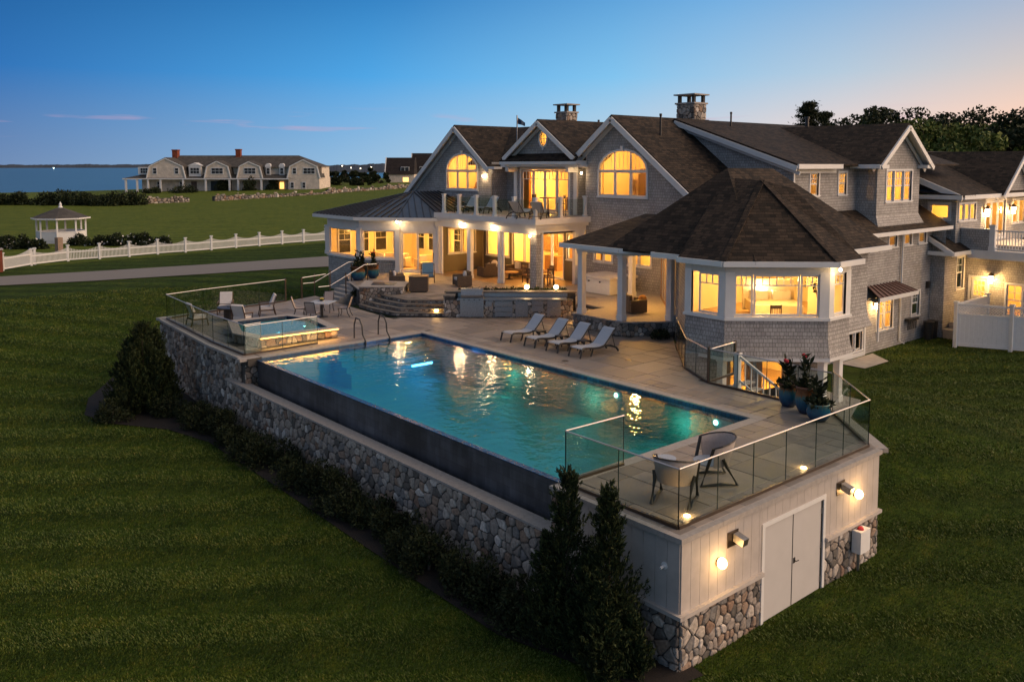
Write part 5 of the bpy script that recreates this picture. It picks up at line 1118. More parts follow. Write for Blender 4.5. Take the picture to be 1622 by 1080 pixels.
# lower side wall with skirt roof
YW = 9.46; wS = Wall((25.9, YW), (32.95, YW)); sm_ = [(26.3, 26.9, 3.3, 3.85), (28.15, 28.95, 3.38, 3.92), (29.8, 30.55, 3.38, 3.92), (31.4, 32.2, 3.38, 3.92)]
hs = [rect(wS.S(x=a), wS.S(x=b_), c_, d_) for a, b_, c_, d_ in sm_]+[rect(wS.S(x=27.15), wS.S(x=28.75), -.68, .86), rect(wS.S(x=30.85), wS.S(x=31.7), -.36, .86)]
wallpoly(wS, rect(0, wS.L, -1.9, 4.3), hs)
for h_ in hs[:4]: window(wS, h_[0][0], h_[1][0], h_[0][1], h_[2][1], grid=False, casing=.09)
window(wS, hs[4][0][0], hs[4][1][0], -.68, .86, (1, 1), dh=True, cols=2); window(wS, hs[5][0][0], hs[5][1][0], -.36, .86, dh=True, cols=3)
m = MB(); m.ext([wS.P(0, -1.9, .025), wS.P(.16, -1.9, .025), wS.P(.16, 4.2, .025), wS.P(0, 4.2, .025)], -wS.n*.03); m.build('corner_board', M['trim'], house)
roof([(24.5, 8.9, 4.22), (33.9, 8.9, 4.22), (33.9, 10.6, 5.26), (24.5, 10.6, 5.26)]); beam((24.5, 8.86, 4.12), (33.95, 8.86, 4.12), .12, .18, 'gutter'); m = MB().poly([(24.5, 8.86, 4.05), (33.9, 8.86, 4.05), (33.9, 9.46, 4.05), (24.5, 9.46, 4.05)]); m.build('soffit', M['soffit'], house); beam((26, 9.43, 4.0), (32.9, 9.43, 4.0), .05, .14, 'frieze_board')
m = MB(); m.tube([(29.45, 9.38, 4.0), (29.45, 9.38, -1.45), (29.6, 9.2, -1.6)], .045); m.build('downspout', M['trim'], house)
room([(26.1, 9.62), (32.9, 9.62), (32.9, 12), (26.1, 12)], 2.9, 4.2, (0,)); 
for x in (28.6, 31.8): lamp((x, 10.8, 4.0), 16, WARM, .1, name='room_lamp')
room([(26.4, 9.62), (29.6, 9.62), (29.6, 12.4), (26.4, 12.4)], -1.6, 1.3, (0,)); rlamp(28, 11, 1.25, 60, .5)
# copper awning with lantern
aw = MB(); aw.poly([(26.05, 9.44, 1.62), (28.9, 9.44, 1.62), (29.9, 8.75, 1.12), (25.9, 8.75, 1.12)]); aw = aw.build('awning', M['copper'], house)
for k in range(10): t_ = k/9; q = MB(); q.bar((26.05+2.85*t_, 9.44, 1.64), (25.9+4.0*t_, 8.75, 1.14), .03, .05); q.build('awning_seam', M['copper'], aw)
beam((25.9, 8.75, 1.04), (29.95, 8.75, 1.04), .08, .18, 'fascia'); m = MB().poly([(25.9, 8.75, .96), (29.9, 8.75, .96), (29.9, 9.44, .96), (25.9, 9.44, .96)]); m.build('soffit', M['soffit'], house); m = MB(); m.box(25.95, 26.05, 8.78, 8.86, -.95, .98); m.build('awning_post', M['trim'], house)
def lantern(p, n, label, w_=26, s=1, col=(1, .60, .24)):
    p, n = Vector(p), Vector(n).normalized(); t = thing('wall_lantern', label, 'wall lantern', tuple(p)); c = p+n*.16*s
    m = MB(); m.bar(p+Vector((0,0,.12*s)), c+Vector((0,0,.24*s)), .03, .03); m.box(p.x-.05, p.x+.05, p.y-.05, p.y+.05, p.z, p.z+.24*s); m.build('bracket', M['bronze'], t)
    m = MB(); m.lathe([(.015, .30*s), (.13*s, .17*s), (.14*s, .15*s), (.03, .15*s)], tuple(c), 8); m.build('hood', M['bronze'], t)
    m = MB(); m.lathe([(.06*s, -.14*s), (.09*s, .14*s)], tuple(c), 8); m.build('glass_shade', emis('lantern_glow_%d' % len(bpy.data.materials), col, 38), t)
    lamp(tuple(c+n*.22), w_, col, .08, name='lantern_lamp')
lantern((26.75, 9.44, .62), (0, -1, 0), 'glowing wall lantern under the copper awning', 30)
lantern((XB-.05, 30.42, 6.55), (-1, 0, 0), 'glowing lantern left of the balcony doors', 26, 1.5); lantern((XB-.05, 25.28, 6.55), (-1, 0, 0), 'glowing lantern right of the balcony doors', 26, 1.5)
# low windows under the side wing
wK = Wall((22.6, YW+.02), (25.88, YW+.02)); kk = rect(wK.S(x=24.45), wK.S(x=25.75), -1.38, -.5); wallpoly(wK, rect(0, wK.L, -1.9, .3), [kk]); window(wK, kk[0][0], kk[1][0], -1.38, -.5, (1, 1), grid=False); beam((23.0, 9.42, -1.62), (25.9, 9.42, -1.62), .1, .24, 'water_table')
room([(23.8, 9.62), (25.9, 9.62), (25.9, 11.5), (23.8, 11.5)], -1.6, .2, (0,)); lamp((24.9, 10.6, -.2), 14, WARM, .1, name='room_lamp')
wallpoly(Wall((25.9, 12), (25.9, YW)), rect(0, 2.54, -1.9, 4.2))
# --- wing E at the far right
YE = 8.75
wallpoly(Wall((32.95, YW), (32.95, YE)), rect(0, YW-YE, -2, 4)); w1 = Wall((32.95, YE), (35.6, YE)); tw = rect(w1.S(x=34.45), w1.S(x=35.3), .78, 2.45); wallpoly(w1, rect(0, w1.L, -2, 3.2), [tw]); window(w1, tw[0][0], tw[1][0], .78, 2.45, dh=True, cols=2)
w2 = Wall((35.6, YE), (35.6, 1.5)); dd = rect(w2.S(y=8.45), w2.S(y=7.62), -.75, 1.35); w22 = rect(w2.S(y=6.65), w2.S(y=5.1), -.5, 1.15); wallpoly(w2, rect(0, w2.L, -2, 3.2), [dd, w22]); window(w2, w22[0][0], w22[1][0], -.5, 1.15, (1, 1), dh=True, cols=2)
dr = cased(w2, dd, .12, name='back_door'); sash(w2, dr, dd[0][0]+.02, dd[1][0]-.02, .25, 1.3, .12, rows=(.6, .95), cols=3, top=.27, name='door_glazing'); m = MB(); m.ext([w2.P(dd[0][0], -.75, -.05), w2.P(dd[1][0], -.75, -.05), w2.P(dd[1][0], .26, -.05), w2.P(dd[0][0], .26, -.05)], -w2.n*.04); m.build('door_panel', M['trim'], dr)
room([(35.75, 1.6), (39, 1.6), (39, 8.6), (35.75, 8.6)], -.8, 2.6, (3,)); rlamp(37.4, 7.5, 2.5, 90, .5); rlamp(37.4, 5.5, 2.5, 70, .5)
lantern((35.55, 7.35, 1.35), (-1, 0, 0), 'bright wall lantern beside the back door under the right balcony', 60, 1.3, (1, .58, .2))
u1 = Wall((34.1, 11.4), (34.1, YE)); hu = rect(u1.S(y=10.1), u1.S(y=9.15), 4.55, 5.3); wallpoly(u1, rect(0, u1.L, 3, 5.8), [hu]); window(u1, hu[0][0], hu[1][0], 4.55, 5.3, grid=False, casing=.14)
u2 = Wall((34.1, YE), (37.4, YE)); h2 = rect(u2.S(x=34.45), u2.S(x=36.6), 4.45, 5.32); wallpoly(u2, rect(0, u2.L, 3, 5.8), [h2]); window(u2, h2[0][0], h2[1][0], 4.45, 5.32, (1, 1, 1), grid=False)
YP = 9.3; u3 = Wall((37.4, YP), (48, YP)); hd = rect(u3.S(x=39.5), u3.S(x=42.4), 3.2, 5.35); hw = rect(u3.S(x=43.6), u3.S(x=45.6), 3.9, 5.3); wallpoly(u3, rect(0, u3.L, 2.9, 5.8), [hd, hw]); wn = cased(u3, hd, .14, name='balcony_doors')
for k in range(3): g = 2.9/3; sash(u3, wn, hd[0][0]+g*k+.02, hd[0][0]+g*(k+1)-.02, 3.22, 5.33, .12, name='door_leaf')
window(u3, hw[0][0], hw[1][0], 3.9, 5.3, (1, 1), grid=False); wallpoly(Wall((37.4, YE), (37.4, YP)), rect(0, .55, 2.9, 5.8))
room([(34.25, 8.9), (37.3, 8.9), (37.3, 11.3), (34.25, 11.3)], 3.2, 5.7, (0, 3)); rlamp(35.6, 10, 5.65, 90, .5)
room([(38, 9.45), (47, 9.45), (47, 12), (38, 12)], 3.0, 5.7, (0,)); rlamp(41, 10.8, 5.65, 110, .6); rlamp(44.8, 10.8, 5.65, 40, .5)
lantern((39.1, YP-.03, 4.7), (0, -1, 0), 'left glowing lantern beside the doors of the right wing balcony', 30, 1.4); lantern((43.0, YP-.03, 4.7), (0, -1, 0), 'right glowing lantern beside the doors of the right wing balcony', 30, 1.4)
roof([(33.5, 8.2, 5.82), (50, 8.2, 5.82), (50, 14.2, 8.3), (33.5, 14.2, 8.3)]); beam((33.5, 8.16, 5.72), (50, 8.16, 5.72), .12, .22, 'gutter'); beam((33.46, 8.2, 5.65), (33.46, 14.2, 8.13), .1, .3, 'rake_board'); wallpoly(Wall((34.0, 14), (34.0, 11.4)), [(0, 5), (2.6, 5), (2.6, 6.9), (0, 7.9)])
roof([(33.2, 8.1, 5.84), (34.9, 8.1, 5.84), (34.9, 11.3, 6.1), (33.2, 11.3, 6.1)]) ; beam((33.18, 8.1, 5.72), (33.18, 11.3, 5.72), .12, .22, 'gutter'); m = MB().poly([(33.2, 8.1, 5.62), (50, 8.1, 5.62), (50, 9.4, 5.62), (33.2, 9.4, 5.62)]); m.build('soffit', M['soffit'], house)
gable('y', 8.0, 14.2, 41.4, 8.22, 44.6, 38.4, .80, .80, rakew=.22); wG = Wall((38.4, 8.5), (44.4, 8.5)); wallpoly(wG, [(.2, 5.7), (5.8, 5.7), (3.0, 7.95)])
roof([(32.6, 10.2, 4.15), (34.9, 10.2, 4.15), (35.1, 8.15, 2.92), (32.6, 8.15, 2.92)]); beam((32.56, 10.2, 4.0), (32.56, 8.15, 2.77), .09, .24, 'rake_board'); beam((32.4, 8.12, 2.82), (35.1, 8.12, 2.82), .12, .2, 'gutter'); beam((32.4, 9.4, 2.82), (32.4, 8.12, 2.82), .12, .2, 'gutter')
m = MB(); m.prism([(34.7, 8.3), (34.7, 1.5), (44, 1.5), (44, 9.3), (37, 9.3), (37, 8.74), (34.7, 8.74)], 2.62, 2.92); m.build('balcony_floor', M['trim'], house); m = MB(); m.box(34.6, 34.7, 1.5, 8.3, 2.50, 2.94); m.build('fascia', M['trim'], house)
m = MB(); m.box(34.72, 34.9, 7.3, 8.72, 2.92, 4.02); m.build('parapet', M['shingle'], house); m = MB(); m.box(34.66, 34.95, 7.28, 8.72, 4.02, 4.08); m.build('parapet_cap', M['trim'], house)
post(34.8, 7.15, 2.92, 4.3, .26); er = thing('balcony_railing', 'white baluster railing of the right wing balcony', 'balcony railing', (34.8, 5, 2.92)); m = MB(); m.bar((34.8, 7.0, 4.0), (34.8, 1.6, 4.0), .08, .07); m.build('handrail', M['trim'], er); m = MB(); m.bar((34.8, 7.0, 3.05), (34.8, 1.6, 3.05), .06, .06); m.build('bottom_rail', M['trim'], er)
for k in range(38): b = MB(); b.cbox((34.8, 6.9-.14*k, 3.52), .04, .04, .9); b.build('baluster', M['trim'], er)
plan()
# --- chimneys, vents
def chimney(x, y, w_, d_, z0, z1, seed):
    c = MB(); c.box(x-w_/2+.04, x+w_/2-.04, y-d_/2+.04, y+d_/2-.04, z0, z1); c = c.build('chimney', M['mortar'], house)
    pl = [(x-w_/2, y+d_/2), (x-w_/2, y-d_/2), (x+w_/2, y-d_/2)]
    stones(c, [((*pl[0], 0), (0, -1), d_, z0, z1), ((*pl[1], 0), (1, 0), w_, z0, z1)], .26, seed, 120, rise=.04)
    m = MB(); m.box(x-w_/2-.08, x+w_/2+.08, y-d_/2-.08, y+d_/2+.08, z1, z1+.1); m.build('chimney_ledge', M['cap'], c)
    for dx, dy in ((-1, -1), (-1, 1), (1, -1), (1, 1)): m = MB(); m.cbox((x+dx*(w_/2-.14), y+dy*(d_/2-.14), z1+.32), .18, .18, .44); m.build('cap_pillar', M['mortar'], c)
    m = MB(); m.box(x-w_/2-.14, x+w_/2+.14, y-d_/2-.14, y+d_/2+.14, z1+.54, z1+.62); m.build('cap_slab', M['cap'], c)
chimney(28.6, 32.75, 1.0, 1.1, 9.0, 11.0, 80); chimney(30.0, 23.1, 1.2, 1.35, 9.0, 11.15, 81)
for x, y, z, h, r_ in ((23.7, 20.3, 9.0, 1.1, .06), (30.2, 20.3, 9.5, .95, .055), (37.5, 19.6, 9.3, 1.1, .12), (27.5, 32.9, 9.5, .9, .12), (30, 31.0, 9.5, .9, .06)): m = MB(); m.lathe([(r_, 0), (r_, h), (r_*1.3, h), (r_*1.3, h+.12), (.01, h+.13)], (x, y, z), 10); m.build('vent_pipe', M['dark'], house)
# downlights under the eaves, flood lights on walls
def spot(p, label, w_=30, r_=.07, aim=None):
    p = Vector(p); m = MB(); m.sphere(tuple(p), r_, 10, 6); tag(m.build('spot_light', emis('spot_%d' % len(bpy.data.materials), (1, .70, .38), 42)), label, 'spot light'); q = p+Vector(aim or (0, 0, -.3)); lamp(tuple(q), w_, (1, .64, .30), .06, name='spot_lamp')
spot((17.72, 30.6, 3.88), 'left glowing flood lamp under the balcony fascia', 11, .09, (-.25, 0, -.1)); spot((17.72, 27.6, 3.88), 'right glowing flood lamp under the balcony fascia', 11, .09, (-.25, 0, -.1)); spot((17.65, 24.3, 3.55), 'small glowing lamp on the shingled pier', 4, .06, (-.2, -.2, 0))
spot((21.55, 33.2, 6.7), 'round glowing lamp right of the left arched window', 7, .08, (-.3, 0, -.1)); spot((21.6, 24.3, 6.95), 'glowing lamp under the eave left of the right arched window', 8, .06, (-.25, .1, -.2))
spot((16.1, 35.1, 3.85), 'glowing lamp on the sunroom corner post', 9, .07, (-.2, -.2, -.2)); spot((16.35, 5.6, 3.55), 'glowing lamp on the right corner of the bay window', 7, .06, (.0, -.2, -.15)); spot((20.9, 8.8+.5, .86), 'unused', 0.01) if False else None
# interiors
def sofa(label, loc, rz, L, mat):
    t = thing('sofa', label, 'sofa', loc, local=True); t.rotation_euler = (0, 0, rz)
    for nm, a in (('seat', (-L/2, L/2, -.42, .40, .12, .42)), ('backrest', (-L/2, L/2, .28, .46, .42, .85)), ('armrest', (-L/2-.18, -L/2, -.42, .46, .1, .62)), ('armrest', (L/2, L/2+.18, -.42, .46, .1, .62))): m = MB(); m.box(*a); m.build(nm, M[mat], t)
    for k in (-1, 1): m = MB(); m.cbox((k*L*.3, .2, .60), .45, .16, .42, .1*k); m.build('pillow', M['cushion'], t)
sofa('cream sofa with pillows behind the sunroom window', (17.6, 38.3, .66), R(-60), 2.4, 'cream'); sofa('cream sofa behind the sunroom sliding door', (19.2, 35.6, .66), R(-20), 2.0, 'cream')
sofa('brown sofa in the screened room', (20.9, 28.6, .64), R(-90), 2.2, 'wicker')
def dtable(label, loc, r_, h=.74, mat='darkwood', top=None):
    t = thing('table', label, 'table', loc, local=True); m = MB(); m.lathe([(r_, h-.05), (r_, h)], (0,0,0), 18); m.build('tabletop', M[top or mat], t); m = MB(); m.lathe([(.28, 0), (.06, .08), (.05, h-.05)], (0,0,0), 10); m.build('pedestal', M[mat], t); return t
dtable('round wooden dining table in the screened room', (19.6, 25.6, .64), .7, mat='darkwood', top='wood'); dtable('low wooden coffee table in the screened room', (19.5, 28.2, .64), .55, .45, top='wood')
ch = thing('dining_chair', 'x', 'chair', (0,0,0), local=True)
m = MB(); m.box(-.23, .23, -.23, .23, .42, .46); m.build('seat', M['wood'], ch)
for x, y, h_ in ((-.2, -.2, .42), (.2, -.2, .42), (-.2, .2, 1.0), (.2, .2, 1.0)): m = MB(); m.cbox((x, y, h_/2), .045, .045, h_); m.build('leg', M['darkwood'], ch)
m = MB(); m.box(-.2, .2, .185, .215, .85, .98); m.build('backrest', M['darkwood'], ch)
for k in range(4): m = MB(); m.cbox((-.13+.087*k, .2, .65), .02, .02, .4); m.build('spindle', M['darkwood'], ch)
u_ = []
for k, (x, y, a) in enumerate(((18.75, 25.3, 80), (19.5, 24.75, 170), (20.3, 25.6, -100), (19.4, 26.45, 10))): place(ch, u_, (x, y, .64), R(a), ['wooden dining chair left of the round table in the screened room', 'wooden dining chair in front of the round table in the screened room', 'wooden dining chair right of the round table in the screened room', 'wooden dining chair behind the round table in the screened room'][k], 'chairs round the dining table in the screened room')
bed = thing('bed', 'cream bed with pillows inside the bay window', 'bed', (18.6, 9.8, 1.0), local=True); bed.rotation_euler = (0, 0, R(-45))
for nm, a, mt in (('mattress', (-1, 1, -1.1, 1, .2, .62), 'cream'), ('headboard', (-1.1, 1.1, 1.0, 1.12, .1, 1.45), 'cream'), ('pillow', (-.85, -.1, .55, .9, .62, 1.0), 'cushion'), ('pillow', (.1, .85, .55, .9, .62, 1.0), 'cushion')): m = MB(); m.box(*a); m.build(nm, M[mt], bed)
dup(ch, (16.0, 8.1, 1.0), R(140), 'light wooden chair inside the bay window'); 
pl_ = thing('indoor_plant', 'dark twiggy plant hanging inside the right bay window', 'plant', (17.2, 7.0, 1.0), local=True); m = MB(); m.tube([(0,0,0), (.05, 0, 1.2), (0, .1, 1.8)], .02, 5); m.build('stem', M['darkwood'], pl_); m = MB(); rn = random.Random(4)
for k in range(70):
    c = Vector((rn.gauss(0, .22), rn.gauss(0, .22), 1.95+rn.gauss(0, .22))); a = Vector((rn.uniform(-1, 1), rn.uniform(-1, 1), rn.uniform(-1, 1)))*.07; b_ = Vector((rn.uniform(-1, 1), rn.uniform(-1, 1), rn.uniform(-1, 1)))*.05; m.poly([c-a, c+b_, c+a, c-b_])
m.build('leaves', M['darkleaf'], pl_, uv=False)
# ------------------------------------------------------------ furniture
def strip(prof, w_, th, y=0):
    """a sheet of width w_ that follows the side profile (x, z)"""
    m = MB(); n = len(prof); vs = []
    for i, (x, z) in enumerate(prof):
        a, b = prof[max(0, i-1)], prof[min(n-1, i+1)]; dx, dz = b[0]-a[0], b[1]-a[1]; l = math.hypot(dx, dz); nx, nz = -dz/l*th, dx/l*th
        vs += [(x, y-w_/2, z), (x, y+w_/2, z), (x+nx, y+w_/2, z+nz), (x+nx, y-w_/2, z+nz)]
    fs = [(i*4+k, i*4+(k+1) % 4, (i+1)*4+(k+1) % 4, (i+1)*4+k) for i in range(n-1) for k in range(4)]+[(0, 3, 2, 1), ((n-1)*4, (n-1)*4+1, (n-1)*4+2, (n-1)*4+3)]
    m.mesh(vs, [f[::-1] for f in fs]); return m
def parts(t, lst):
    for nm, m, mat in lst: m.build(nm, M[mat], t)
def tubes(*ps, r=.02): 
    m = MB()
    for p in ps: m.tube(p, r, 6)
    return m
# pool loungers
lo = thing('sun_lounger', 'x', 'sun lounger', local=True)
seat = [(0, .34), (.12, .37), (.35, .36), (.7, .31), (1.0, .30), (1.25, .34)]; back = [(1.25, .345), (1.45, .52), (1.65, .72), (1.80, .88), (1.9, .93)]
parts(lo, [('seat_sling', strip(seat, .58, .025), 'sling'), ('back_sling', strip(back, .58, .025), 'sling')])
for s in (-.32, .32):
    parts(lo, [('side_rail', tubes([(x, s, z-.01) for x, z in [(-.02, .31)]+seat[1:]]+[(1.6, s, .30), (1.95, s, .16), (2.06, s, .02)], r=.04), 'dark'), ('back_rail', tubes([(x, s, z-.01) for x, z in back], r=.022), 'dark'),
               ('front_leg', tubes([(.02, s, .33), (-.02, s, .2), (-.08, s, 0)], r=.036), 'dark'), ('middle_leg', tubes([(.62, s, .3), (.58, s, .15), (.50, s, 0)], r=.034), 'dark')])
parts(lo, [('back_strut', tubes([(1.72, -.28, .76), (1.9, -.28, .22)], r=.014), 'dark'), ('back_strut', tubes([(1.72, .28, .76), (1.9, .28, .22)], r=.014), 'dark'), ('cross_bar', tubes([(1.95, -.32, .16), (1.95, .32, .16)], r=.018), 'dark')])
u_ = []; LB = ['pool lounger farthest left beside the kitchen island', 'second pool lounger from the kitchen island', 'third pool lounger from the kitchen island', 'nearest pool lounger beside the porch wall']
for k, y in enumerate((16.82, 15.35, 14.05, 12.80)): place(lo, u_, (9.68+.03*k, y, .006), R(random.uniform(-2, 2)), LB[k], 'grey sling loungers beside the pool')
LB = ['pale lounger at the left end of the balcony', 'second pale lounger from the left on the balcony', 'lounger at the middle of the balcony rail', 'lounger beside the corner post of the balcony']
for k, (x, y, a) in enumerate(((18.3, 31.5, 20), (18.6, 29.9, 20), (18.6, 25.4, 200), (18.9, 24.6, 215))): dup(lo, (x, y, 4.51), R(a), LB[k], 'loungers on the balcony')
sd = thing('side_table', 'x', 'side table', local=True); m = MB(); m.box(-.22, .22, -.2, .2, .40, .43); parts(sd, [('tabletop', m, 'dark')])
for x, y in ((-.19, -.17), (.19, -.17), (-.19, .17), (.19, .17)): m = MB(); m.cbox((x, y, .2), .035, .035, .4); parts(sd, [('leg', m, 'dark')])
u_ = []
for k, (y, l) in enumerate(((16.08, 'small dark side table between the two far loungers'), (14.7, 'small dark side table between the two middle loungers'), (13.42, 'small dark side table between the two near loungers'))): place(sd, u_, (10.85, y, .006), 0, l, 'side tables between the loungers')
# cushioned patio chairs round a low fire table
pc = thing('patio_armchair', 'x', 'armchair', local=True); m = MB(); m.box(-.30, .28, -.29, .29, .34, .47); parts(pc, [('seat_cushion', m, 'cushion'), ('back_cushion', strip([(.22, .47), (.32, .72), (.42, .95), (.46, 1.02)], .58, .11), 'cushion')])
for s in (-.34, .34): parts(pc, [('armrest', tubes([(-.36, s, .60), (0, s, .63), (.34, s, .66)], r=.032), 'darkwood'), ('front_leg', tubes([(-.34, s, .6), (-.32, s, .3), (-.38, s, 0)], r=.028), 'darkwood'), ('rear_leg', tubes([(.44, s*.9, 1.0), (.3, s, .5), (.42, s, 0)], r=.028), 'darkwood')])
m = MB(); m.box(-.3, .32, -.32, .32, .28, .34); parts(pc, [('seat_frame', m, 'darkwood')])
u_ = []
for k, (x, y, a, l) in enumerate(((1.15, 29.0, 180, 'white cushioned armchair lit gold beside the outer glass corner'), (3.3, 31.0, 60, 'white cushioned armchair behind the dark fire table'), (2.6, 27.35, 215, 'white cushioned armchair with its back to the spa'), (4.7, 29.3, -20, 'white cushioned armchair right of the dark fire table'))):
    place(pc, u_, (x, y, .006), R(a), l, 'white cushioned armchairs on the spa deck')
ft = thing('fire_table', 'dark round low fire table among the white armchairs', 'fire table', (2.9, 29.3, .006), local=True); m = MB(); m.lathe([(.62, .56), (.66, .58), (.66, .63), (.3, .635)], (0, 0, 0), 20); parts(ft, [('tabletop', m, 'dark')]); m = MB(); m.lathe([(.42, 0), (.36, .1), (.36, .5), (.5, .56)], (0, 0, 0), 14); parts(ft, [('base', m, 'dark')]); m = MB(); m.lathe([(.2, .636), (.18, .66), (.05, .67)], (0, 0, 0), 14); parts(ft, [('burner_lid', m, 'bronze')])
# dining set by the steps
dc = thing('sling_chair', 'x', 'chair', local=True); parts(dc, [('seat_sling', strip([(-.24, .44), (0, .42), (.2, .43)], .46, .02), 'slingtan'), ('back_sling', strip([(.2, .44), (.27, .62), (.33, .8), (.38, .98)], .46, .02), 'slingtan')])
for s in (-.25, .25): parts(dc, [('side_frame', tubes([(-.26, s, .43), (.2, s, .43), (.28, s, .64), (.39, s, .99)], r=.02), 'dark'), ('front_leg', tubes([(-.24, s, .43), (-.2, s, .2), (-.26, s, 0)], r=.02), 'dark'), ('rear_leg', tubes([(.18, s, .43), (.22, s, .2), (.34, s, 0)], r=.02), 'dark')])
parts(dc, [('top_bar', tubes([(.39, -.25, .99), (.39, .25, .99)], r=.018), 'dark')])
u_ = []
for k, (x, y, a, l) in enumerate(((5.75, 27.9, 150, 'sling dining chair seen from the side left of the blue topped table'), (5.6, 26.2, 215, 'tan backed sling dining chair in front of the blue topped table'), (7.45, 28.3, 40, 'sling dining chair behind the blue topped table'), (7.5, 26.6, -45, 'sling dining chair right of the blue topped table'))): place(dc, u_, (x, y, .006), R(a), l, 'sling chairs round the patio dining table')
dt = thing('patio_table', 'square patio table with pale blue top beside the steps', 'table', (6.6, 27.2, .006), local=True); dt.rotation_euler = (0, 0, R(40)); m = MB(); m.box(-.55, .55, -.55, .55, .70, .73); parts(dt, [('tabletop', m, 'sling')]); m = MB(); m.lathe([(.32, 0), (.06, .06), (.05, .7)], (0, 0, 0), 10); parts(dt, [('pedestal', m, 'dark')])
t = thing('fruit_bowl', 'small dark bowl of lemons on the patio table', 'bowl', (6.75, 27.5, .736), local=True); m = MB(); m.lathe([(.06, 0), (.16, .09), (.14, .08), (.03, .03)], (0, 0, 0), 12); parts(t, [('bowl', m, 'dark')])
for k in range(4): m = MB(); m.sphere((.06*math.cos(k*1.6), .06*math.sin(k*1.6), .11), .05, 8, 5); parts(t, [('lemon', m, 'yellow')])
# wicker seats on the terrace
wk = thing('wicker_armchair', 'x', 'armchair', local=True)
for nm, a in (('seat_base', (-.38, .40, -.36, .36, .06, .36)), ('armrest', (-.42, .42, -.50, -.36, .05, .62)), ('armrest', (-.42, .42, .36, .50, .05, .62)), ('backrest', (.28, .43, -.36, .36, .05, .84))): m = MB(); m.box(*a); parts(wk, [(nm, m, 'wicker')])
m = MB(); m.box(-.38, .28, -.35, .35, .36, .48); parts(wk, [('seat_cushion', m, 'cushion')]); m = MB(); m.sphere((.16, 0, .66), .22, 10, 8, .9); m.v = [(.16+(p[0]-.16)*.5, p[1], p[2]) for p in m.v]; parts(wk, [('pillow', m, 'cushion')])
place(wk, [], (12.9, 30.2, F1+.004), R(150), 'brown wicker armchair with white pillow left of the wicker cube', 'wicker armchairs on the terrace')
dup(wk, (15.6, 27.7, F1+.004), R(-20), 'brown wicker armchair with white pillow beside the lit screened room', 'wicker armchairs on the terrace'); dup(wk, (16.3, 15.6, .66), R(160), 'tan wicker armchair inside the porch behind the column', 'wicker armchairs on the terrace')
dup(wk, (20.3, 30.6, F1+.004), R(40), 'brown wicker armchair under the lit window inside the screened room', 'wicker armchairs on the terrace'); dup(wk, (19.2, 29.9, F1+.004), R(-100), 'brown wicker armchair behind the middle post of the screened room', 'wicker armchairs on the terrace')
m = MB(); m.sphere((16.55, 15.3, 1.28), .2, 10, 8); tag(m.build('pillow', M['orange']), 'round orange pillow on the porch armchair', 'pillow')
wc_ = thing('wicker_cube', 'large brown wicker cube table in front of the blue chair', 'table', (12.6, 27.6, F1+.004), local=True); wc_.rotation_euler = (0, 0, R(-38)); m = MB(); m.box(-.5, .5, -.45, .45, .06, .82); parts(wc_, [('wicker_body', m, 'wicker')]); m = MB(); m.box(-.52, .52, -.47, .47, .82, .85); parts(wc_, [('tabletop', m, 'wicker')])
for x, y in ((-.4, -.38), (.4, -.38), (-.4, .38), (.4, .38)): m = MB(); m.cbox((x, y, .03), .06, .06, .06); parts(wc_, [('foot', m, 'dark')])
bc = thing('blue_armchair', 'dark framed armchair with blue cushions by the sliding door', 'armchair', (15.0, 30.2, F1+.004), local=True); bc.rotation_euler = (0, 0, R(55)); m = MB(); m.box(-.33, .3, -.32, .32, .36, .52); parts(bc, [('seat_cushion', m, 'blue'), ('back_cushion', strip([(.24, .5), (.34, .78), (.42, 1.08)], .64, .14), 'blue')])
for s in (-.38, .38): parts(bc, [('armrest', tubes([(-.38, s, .66), (.36, s, .7)], r=.035), 'darkwood'), ('front_leg', tubes([(-.36, s, .66), (-.36, s, 0)], r=.03), 'darkwood'), ('rear_leg', tubes([(.46, s*.95, 1.05), (.34, s, .5), (.42, s, 0)], r=.03), 'darkwood')])
m = MB(); m.box(-.34, .36, -.36, .36, .3, .36); parts(bc, [('seat_frame', m, 'darkwood')])
# bucket chairs at the near glass corner
bk = thing('bucket_chair', 'x', 'chair', local=True); m = MB(); n = 13; vs = []
for j, (z, r_, lean) in enumerate(((.40, .33, 0), (.55, .36, .02), (.72, .38, .05), (.86, .40, .09))):
    for i in range(n): a = R(-100+200*i/(n-1)); zz = z+(.12 if j == 3 else 0)*math.cos(a); vs.append((r_*math.cos(a)+lean*math.cos(a)+.0, r_*math.sin(a), zz))
fs = [(j*n+i, j*n+i+1, (j+1)*n+i+1, (j+1)*n+i) for j in range(3) for i in range(n-1)]; k = len(vs); vs2 = [(x*.95, y*.95, z) for x, y, z in vs]; m.mesh(vs+vs2, fs+[tuple(q+k for q in f[::-1]) for f in fs]+[(3*n+i, 3*n+i+1, k+3*n+i+1, k+3*n+i) for i in range(n-1)]); m.build('back_sling', M['slingtan'], bk, smooth=True)
m = MB(); m.lathe([(.05, .40), (.32, .42), (.32, .445), (.05, .43)], (-.02, 0, 0), 16); parts(bk, [('seat_sling', m, 'sling'), ('rim', tubes([(.49*math.cos(R(a)), .40*math.sin(R(a)), .87+.12*math.cos(R(a))) for a in range(-100, 101, 20)], r=.018), 'dark')])
for s in (-.33, .33): parts(bk, [('sled_leg', tubes([(-.08, s*1.18, .85), (-.18, s, .42), (-.30, s, .02), (.10, s, .045), (.42, s, .02), (.2, s, .42), (.12, s*1.1, .6)], r=.034), 'dark')])
for o_ in kids(bk): o_.scale = (1.2, 1.25, 1.08)
